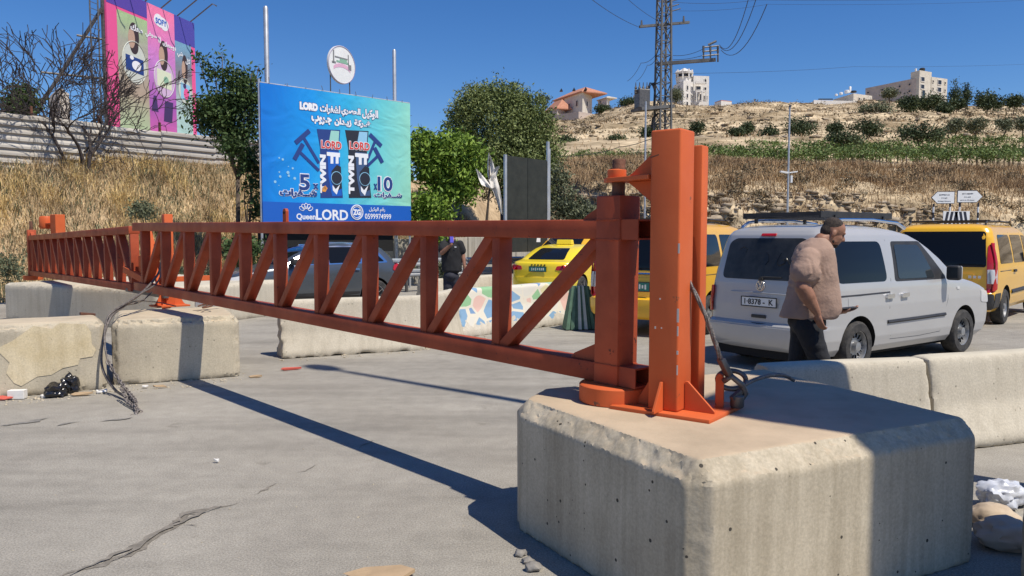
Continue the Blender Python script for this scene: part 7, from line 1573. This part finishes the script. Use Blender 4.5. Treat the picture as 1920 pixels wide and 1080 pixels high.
def person(label, loc, rz, J, mats, fat=1.0, phone=None, group=None):
    t = thing('person', label, 'person', loc, rz, group); sk = []; V_ = lambda p: Vector(p)
    # skin body: pelvis to head, arms, one continuous surface under the clothes
    sk.append(('c', V_(J['hipc']), .10, V_(J['chest']), .10)); sk.append(('c', V_(J['chest']), .09, V_(J['neck']), .062)); sk.append(('c', V_(J['neck']), .072, V_(J['head']) + Vector((-.02, 0, -.045)), .066))
    q, HM = head(sk, J['head'], J['face'], 1.02)
    for s_ in ('R', 'L'):
        sh, el_, wr = V_(J['sh' + s_]), V_(J['el' + s_]), V_(J['wr' + s_]); sk.append(('c', V_(J['chest']), .08, sh, .058)); A_ = J.get('arm', fat); sk.append(('c', sh, .06 * A_, el_, .046 * A_)); sk.append(('c', el_, .047 * A_, el_.lerp(wr, .3), .048 * A_)); sk.append(('c', el_.lerp(wr, .3), .048 * A_, wr, .032))
        hd_, nr, th = J['hand' + s_]; hand(sk, wr, hd_, th, nr, J.get('curl' + s_, .5))
        for a_, b_, r0_, r1_ in (('hip', 'kn', .08, .055), ('kn', 'an', .052, .036)): sk.append(('c', V_(J[a_ + s_]), r0_, V_(J[b_ + s_]), r1_))
    body = blob('body', sk, .0075, SK, t, 3)
    # trousers
    tr = []
    tr.append(('s', V_(J['hipc']) + Vector((0, 0, .0)), (.145 * fat, .165 * fat, .13)))
    for s_ in ('R', 'L'):
        tr.append(('c', V_(J['hip' + s_]), .108 * fat, V_(J['kn' + s_]), .078)); tr.append(('c', V_(J['kn' + s_]), .078, V_(J['an' + s_]), .062))
    tb = blob('trousers', tr, .013, mats[1], t, 5)
    # shirt
    st_ = []
    T_ = J['torso']; main = T_[:J.get('nmain', len(T_))]
    for (p, r_), (p2, r2) in zip(main, main[1:]):
        for q_ in range(5): st_.append(('s', V_(p).lerp(V_(p2), q_ / 5), tuple(a_ * (1 - q_ / 5) + b_ * q_ / 5 for a_, b_ in zip(r_, r2))))
    st_.append(('s', V_(main[-1][0]), main[-1][1]))
    for p, r_ in T_[len(main):]: st_.append(('s', V_(p), r_))
    A2 = J.get('arm', fat)
    for s_ in ('R', 'L'):
        sh, el_ = V_(J['sh' + s_]), V_(J['el' + s_]); m_ = sh.lerp(el_, J.get('sleeve', .62)); st_.append(('c', V_(J['chest']).lerp(sh, .4), .085, sh, .088 * fat)); st_.append(('c', sh, .088 * fat, m_, .078 * A2 + .018))
    st_.append(('c', V_(J['chest']), .10, V_(J['neck']) + Vector((-.008, 0, -.01)), .086))
    if J.get('loft'):
        vs = []; fs = []; n_ = 28
        for i, (c_, rx_, ry_) in enumerate(J['loft']):
            for j in range(n_):
                a_ = 2 * math.pi * j / n_; ca, sa = math.cos(a_), math.sin(a_); vs.append(V_(c_) + Vector((rx_ * math.copysign(abs(ca) ** .9, ca), ry_ * math.copysign(abs(sa) ** .8, sa), 0)))
            if i: fs += [((i - 1) * n_ + j, (i - 1) * n_ + (j + 1) % n_, i * n_ + (j + 1) % n_, i * n_ + j) for j in range(n_)]
        fs += [tuple(range(n_ - 1, -1, -1)), tuple((len(J['loft']) - 1) * n_ + j for j in range(n_))]
        st_ = [q_ for q_ in st_ if q_[0] == 'c'][:-1] + [('m', vs, fs)]
    sb = blob('shirt', st_, .0105, mats[0], t, 9, .5)
    # cloth folds
    me = sb.data
    for v_ in me.vertices:
        p = v_.co; k = noise.noise(Vector((p.x * 5 + p.z * 9, p.y * 5, p.z * 4 - p.x * 10))); k2 = noise.noise(Vector((p.x * 14, p.y * 9, p.z * 11)))
        f3 = math.sin(42 * (p.z * .8 + p.x * .9 + .25 * k)) * max(0, noise.noise(p * 3.3 + Vector((5, 0, 0))) + .15); v_.co = p + v_.normal * (.006 * k + .002 * k2 + .007 * f3)
    me = tb.data
    for v_ in me.vertices: p = v_.co; v_.co = p + v_.normal * .008 * noise.noise(Vector((p.x * 8, p.y * 8, p.z * 14)))
    # hair cap, beard
    hr = [('s', q(-.022, 0, .052), (.094, .078, .083), HM), ('s', q(-.055, 0, .0), (.058, .068, .07), HM)]; ho = blob('hair', hr, .009, HR, t, 2)
    bm = bmesh.new(); bm.from_mesh(ho.data); f_ = Vector(J['face']).normalized(); c_ = V_(J['head'])
    bmesh.ops.delete(bm, geom=[v_ for v_ in bm.verts if (v_.co - c_).dot(f_) > .028 + .45 * max(0, ((v_.co - c_).z) - .06) or (v_.co - c_).z < -.055], context='VERTS'); bm.to_mesh(ho.data); bm.free()
    if J.get('beard'):
        bd = [('s', q(.050, 0, -.088), (.040, .042, .030), HM), ('s', q(.082, 0, -.046), (.014, .028, .008), HM), ('s', q(.014, .045, -.066), (.036, .020, .024), HM), ('s', q(.014, -.045, -.066), (.036, .020, .024), HM)]; blob('beard', bd, .008, HR, t, 2)
    for sg in (-1, 1):
        e = q(.078, sg * .031, .012); MB().lathe([(.001, -.004), (.008, -.002), (.008, .002), (.001, .004)], c=e, n=8, axis='X').build('eye', P_black, t)
    for s_ in ('R', 'L'):
        a_ = V_(J['an' + s_]); f = V_(J.get('foot' + s_, (1, 0, 0))).normalized(); blob('shoe', [('c', a_ + Vector((0, 0, -.045)), .045, a_ + f * .13 + Vector((0, 0, -.06)), .042), ('s', a_ + f * .17 + Vector((0, 0, -.065)), (.06, .045, .032)), ('c', a_ - f * .03, .048, a_ - f * .02 + Vector((0, 0, -.05)), .045)], .01, P_black, t, 3)
    return t
M_shirt = mat('brown_beige_shirt', (.31, .205, .155), .9, col2=(.37, .25, .19), scale=5, bump=.25, bscale=40); M_jean = mat('black_jeans', (.008, .009, .011), .9, col2=(.02, .021, .025), scale=5, bump=.3, bscale=30)
M_tee = mat('black_tee', (.010, .010, .012), .9, col2=(.02, .02, .022), scale=5); M_jn2 = mat('dark_navy_trousers', (.012, .014, .022), .85, col2=(.03, .03, .045), scale=5)
D_ = 6.9; kx = D_ / F
def L_(px, py, y=0.0): p = P(px, py, D_ + y); return (p.x - P(1522, 600, D_).x, y, p.z)
J = dict(hipc=L_(1513, 603), chest=L_(1524, 482), neck=L_(1541, 451), arm=1.45, head=L_(1562, 437), face=(1, -.10, -.50),
         shR=L_(1515, 484, -.19), elR=L_(1505, 540, -.27), wrR=L_(1533, 588, -.26), handR=((.25, 0, -1), (1, .5, .1), -1), curlR=.75,
         shL=L_(1530, 482, .19), elL=L_(1536, 552, .24), wrL=L_(1573, 584, .10), handL=((1, -.1, .12), (0, 0, 1), 1), curlL=.35,
         hipR=L_(1512, 610, -.095), knR=L_(1548, 700, -.11), anR=L_(1538, 0 + 785, -.11), hipL=L_(1508, 610, .095), knL=L_(1492, 705, .10), anL=L_(1435, 780, .10), footL=(1, 0, -.4), beard=True, sleeve=.48, nmain=5,
         torso=[(L_(1524, 497), (.165, .205, .12)), (L_(1528, 518), (.185, .205, .14)), (L_(1524, 545), (.205, .205, .14)), (L_(1522, 567), (.225, .21, .13)), (L_(1514, 585), (.215, .20, .09)), (L_(1492, 575), (.10, .17, .13)), (L_(1540, 570), (.14, .18, .11)), (L_(1529, 470), (.115, .15, .085)), (L_(1519, 484), (.13, .19, .09))])
J['loft'] = [(L_((b_ + f_) / 2, y_), (f_ - b_) / 2 * kx, w_) for y_, b_, f_, w_ in ((446, 1521, 1549, .07), (450, 1514, 1551, .10), (457, 1503, 1555, .15), (466, 1496, 1558, .19), (480, 1490, 1561, .205), (497, 1487, 1564, .21), (515, 1485, 1566, .21), (540, 1481, 1570, .212), (560, 1476, 1573, .215), (578, 1469, 1574, .21), (590, 1464, 1570, .20), (596, 1463, 1564, .192))][::-1]
mn = person('stocky man in a brown t-shirt walking past the silver van, looking at his phone', (P(1522, 600, D_).x, D_, 0), 0, J, (M_shirt, M_jean), 1.12)
wl_ = Vector(J['wrL']); ph = MB().box((0, 0, 0), (.15, .075, .010)).build('phone', M_black, None, bevel=.003); tag(ph, 'black phone held flat in the hand of the man in the brown t-shirt', 'phone')
ph.location = Vector(mn.location) + wl_ + Vector((.07, -.03, .035)); ph.rotation_euler = (0, R(-4), R(8))
D_ = 16.2
def L2_(px, py, x=0.0): p = P(px, py, D_); return (p.x - P(846, 500, D_).x, x, p.z)
J = dict(nmain=4, hipc=L2_(845, 518), chest=L2_(847, 466), neck=L2_(848, 450), head=L2_(848, 437, -.02), face=(.25, -1, -.1),
         shR=L2_(832, 458, -.0), elR=L2_(830, 474, -.16), wrR=L2_(848, 458, -.26), handR=((.25, .1, 1), (0, 1, 0), 1), curlR=.6,
         shL=L2_(862, 458), elL=L2_(868, 478), wrL=L2_(871, 499, -.05), handL=((.1, 0, -1), (0, 1, 0), 1), curlL=.5,
         hipR=L2_(840, 520), knR=L2_(838, 556, -.05), anR=L2_(836, 592, -.0), hipL=L2_(852, 520), knL=L2_(856, 556), anL=L2_(862, 590, .15), footR=(0, -1, 0), footL=(.3, -1, 0), sleeve=.6,
         torso=[(L2_(847, 467), (.23, .14, .13)), (L2_(847, 480), (.225, .15, .13)), (L2_(847, 494), (.215, .15, .13)), (L2_(847, 506), (.22, .145, .08))])
mb_ = person('man in black t-shirt and dark trousers holding a phone up beyond the gate', (P(846, 500, D_).x, D_, 0), 0, J, (M_tee, M_jn2), 1.02)
p = Vector(mb_.location) + Vector(J['wrR']) + Vector((.01, -.01, .11)); ph = MB().box((0, 0, 0), (.075, .010, .15)).build('phone', mat('blue_violet_phone', (.12, .10, .55), .3), None, bevel=.003); ph.location = p; ph.rotation_euler = (R(-10), 0, R(20)); tag(ph, 'blue violet phone held upright by the man in black', 'phone')
MB().box(Vector(L2_(855, 463, -.165)), (.04, .004, .02)).build('shirt_print', P_white, mb_)
# ---------------------------------------------------------------- things outside the picture whose shadows fall into it
t = thing('shadow_caster', 'unseen concrete slab added to cast the shadow on the front block, with a raised cabin beyond the right edge', 'shadow caster', (4.76, 2.39, 0), R(51))  # unseen blocker, sized and placed for the shadow on block and barrier
MB().box((-.50, 0, 3.65), (1.2, .35, 7.3)).build('slab', M_bar, t, bevel=.03); MB().box((.62, 0, 7.3), (1.0, .5, 2.9)).build('overhang', M_bar, t, bevel=.03); MB().box((0, 0, .1), (2.0, .9, .2)).build('foot', M_bar, t, bevel=.02)
base = G(650, 697) - Vector((travel.x, travel.y, 0)) / (-travel.z) * 12.6
t = thing('street_lamp', 'street lamp outside the picture at right whose shadow crosses the road', 'street lamp', (base.x, base.y, 0))
MB().lathe([(.10, 0), (.055, 12.5)], n=12).build('pole', M_steel, t, 40)
d_ = Vector((travel.x, travel.y, 0)).normalized(); MB().tube([(0, 0, 12.45), d_ * .3 + Vector((0, 0, 12.6))], .045, 8).build('arm', M_steel, t)
blob('lamp_head', [('s', d_ * .48 + Vector((0, 0, 12.6)), (.36, .17, .08), Matrix.Rotation(math.atan2(d_.y, d_.x), 3, 'Z'))], .03, M_steel, t)
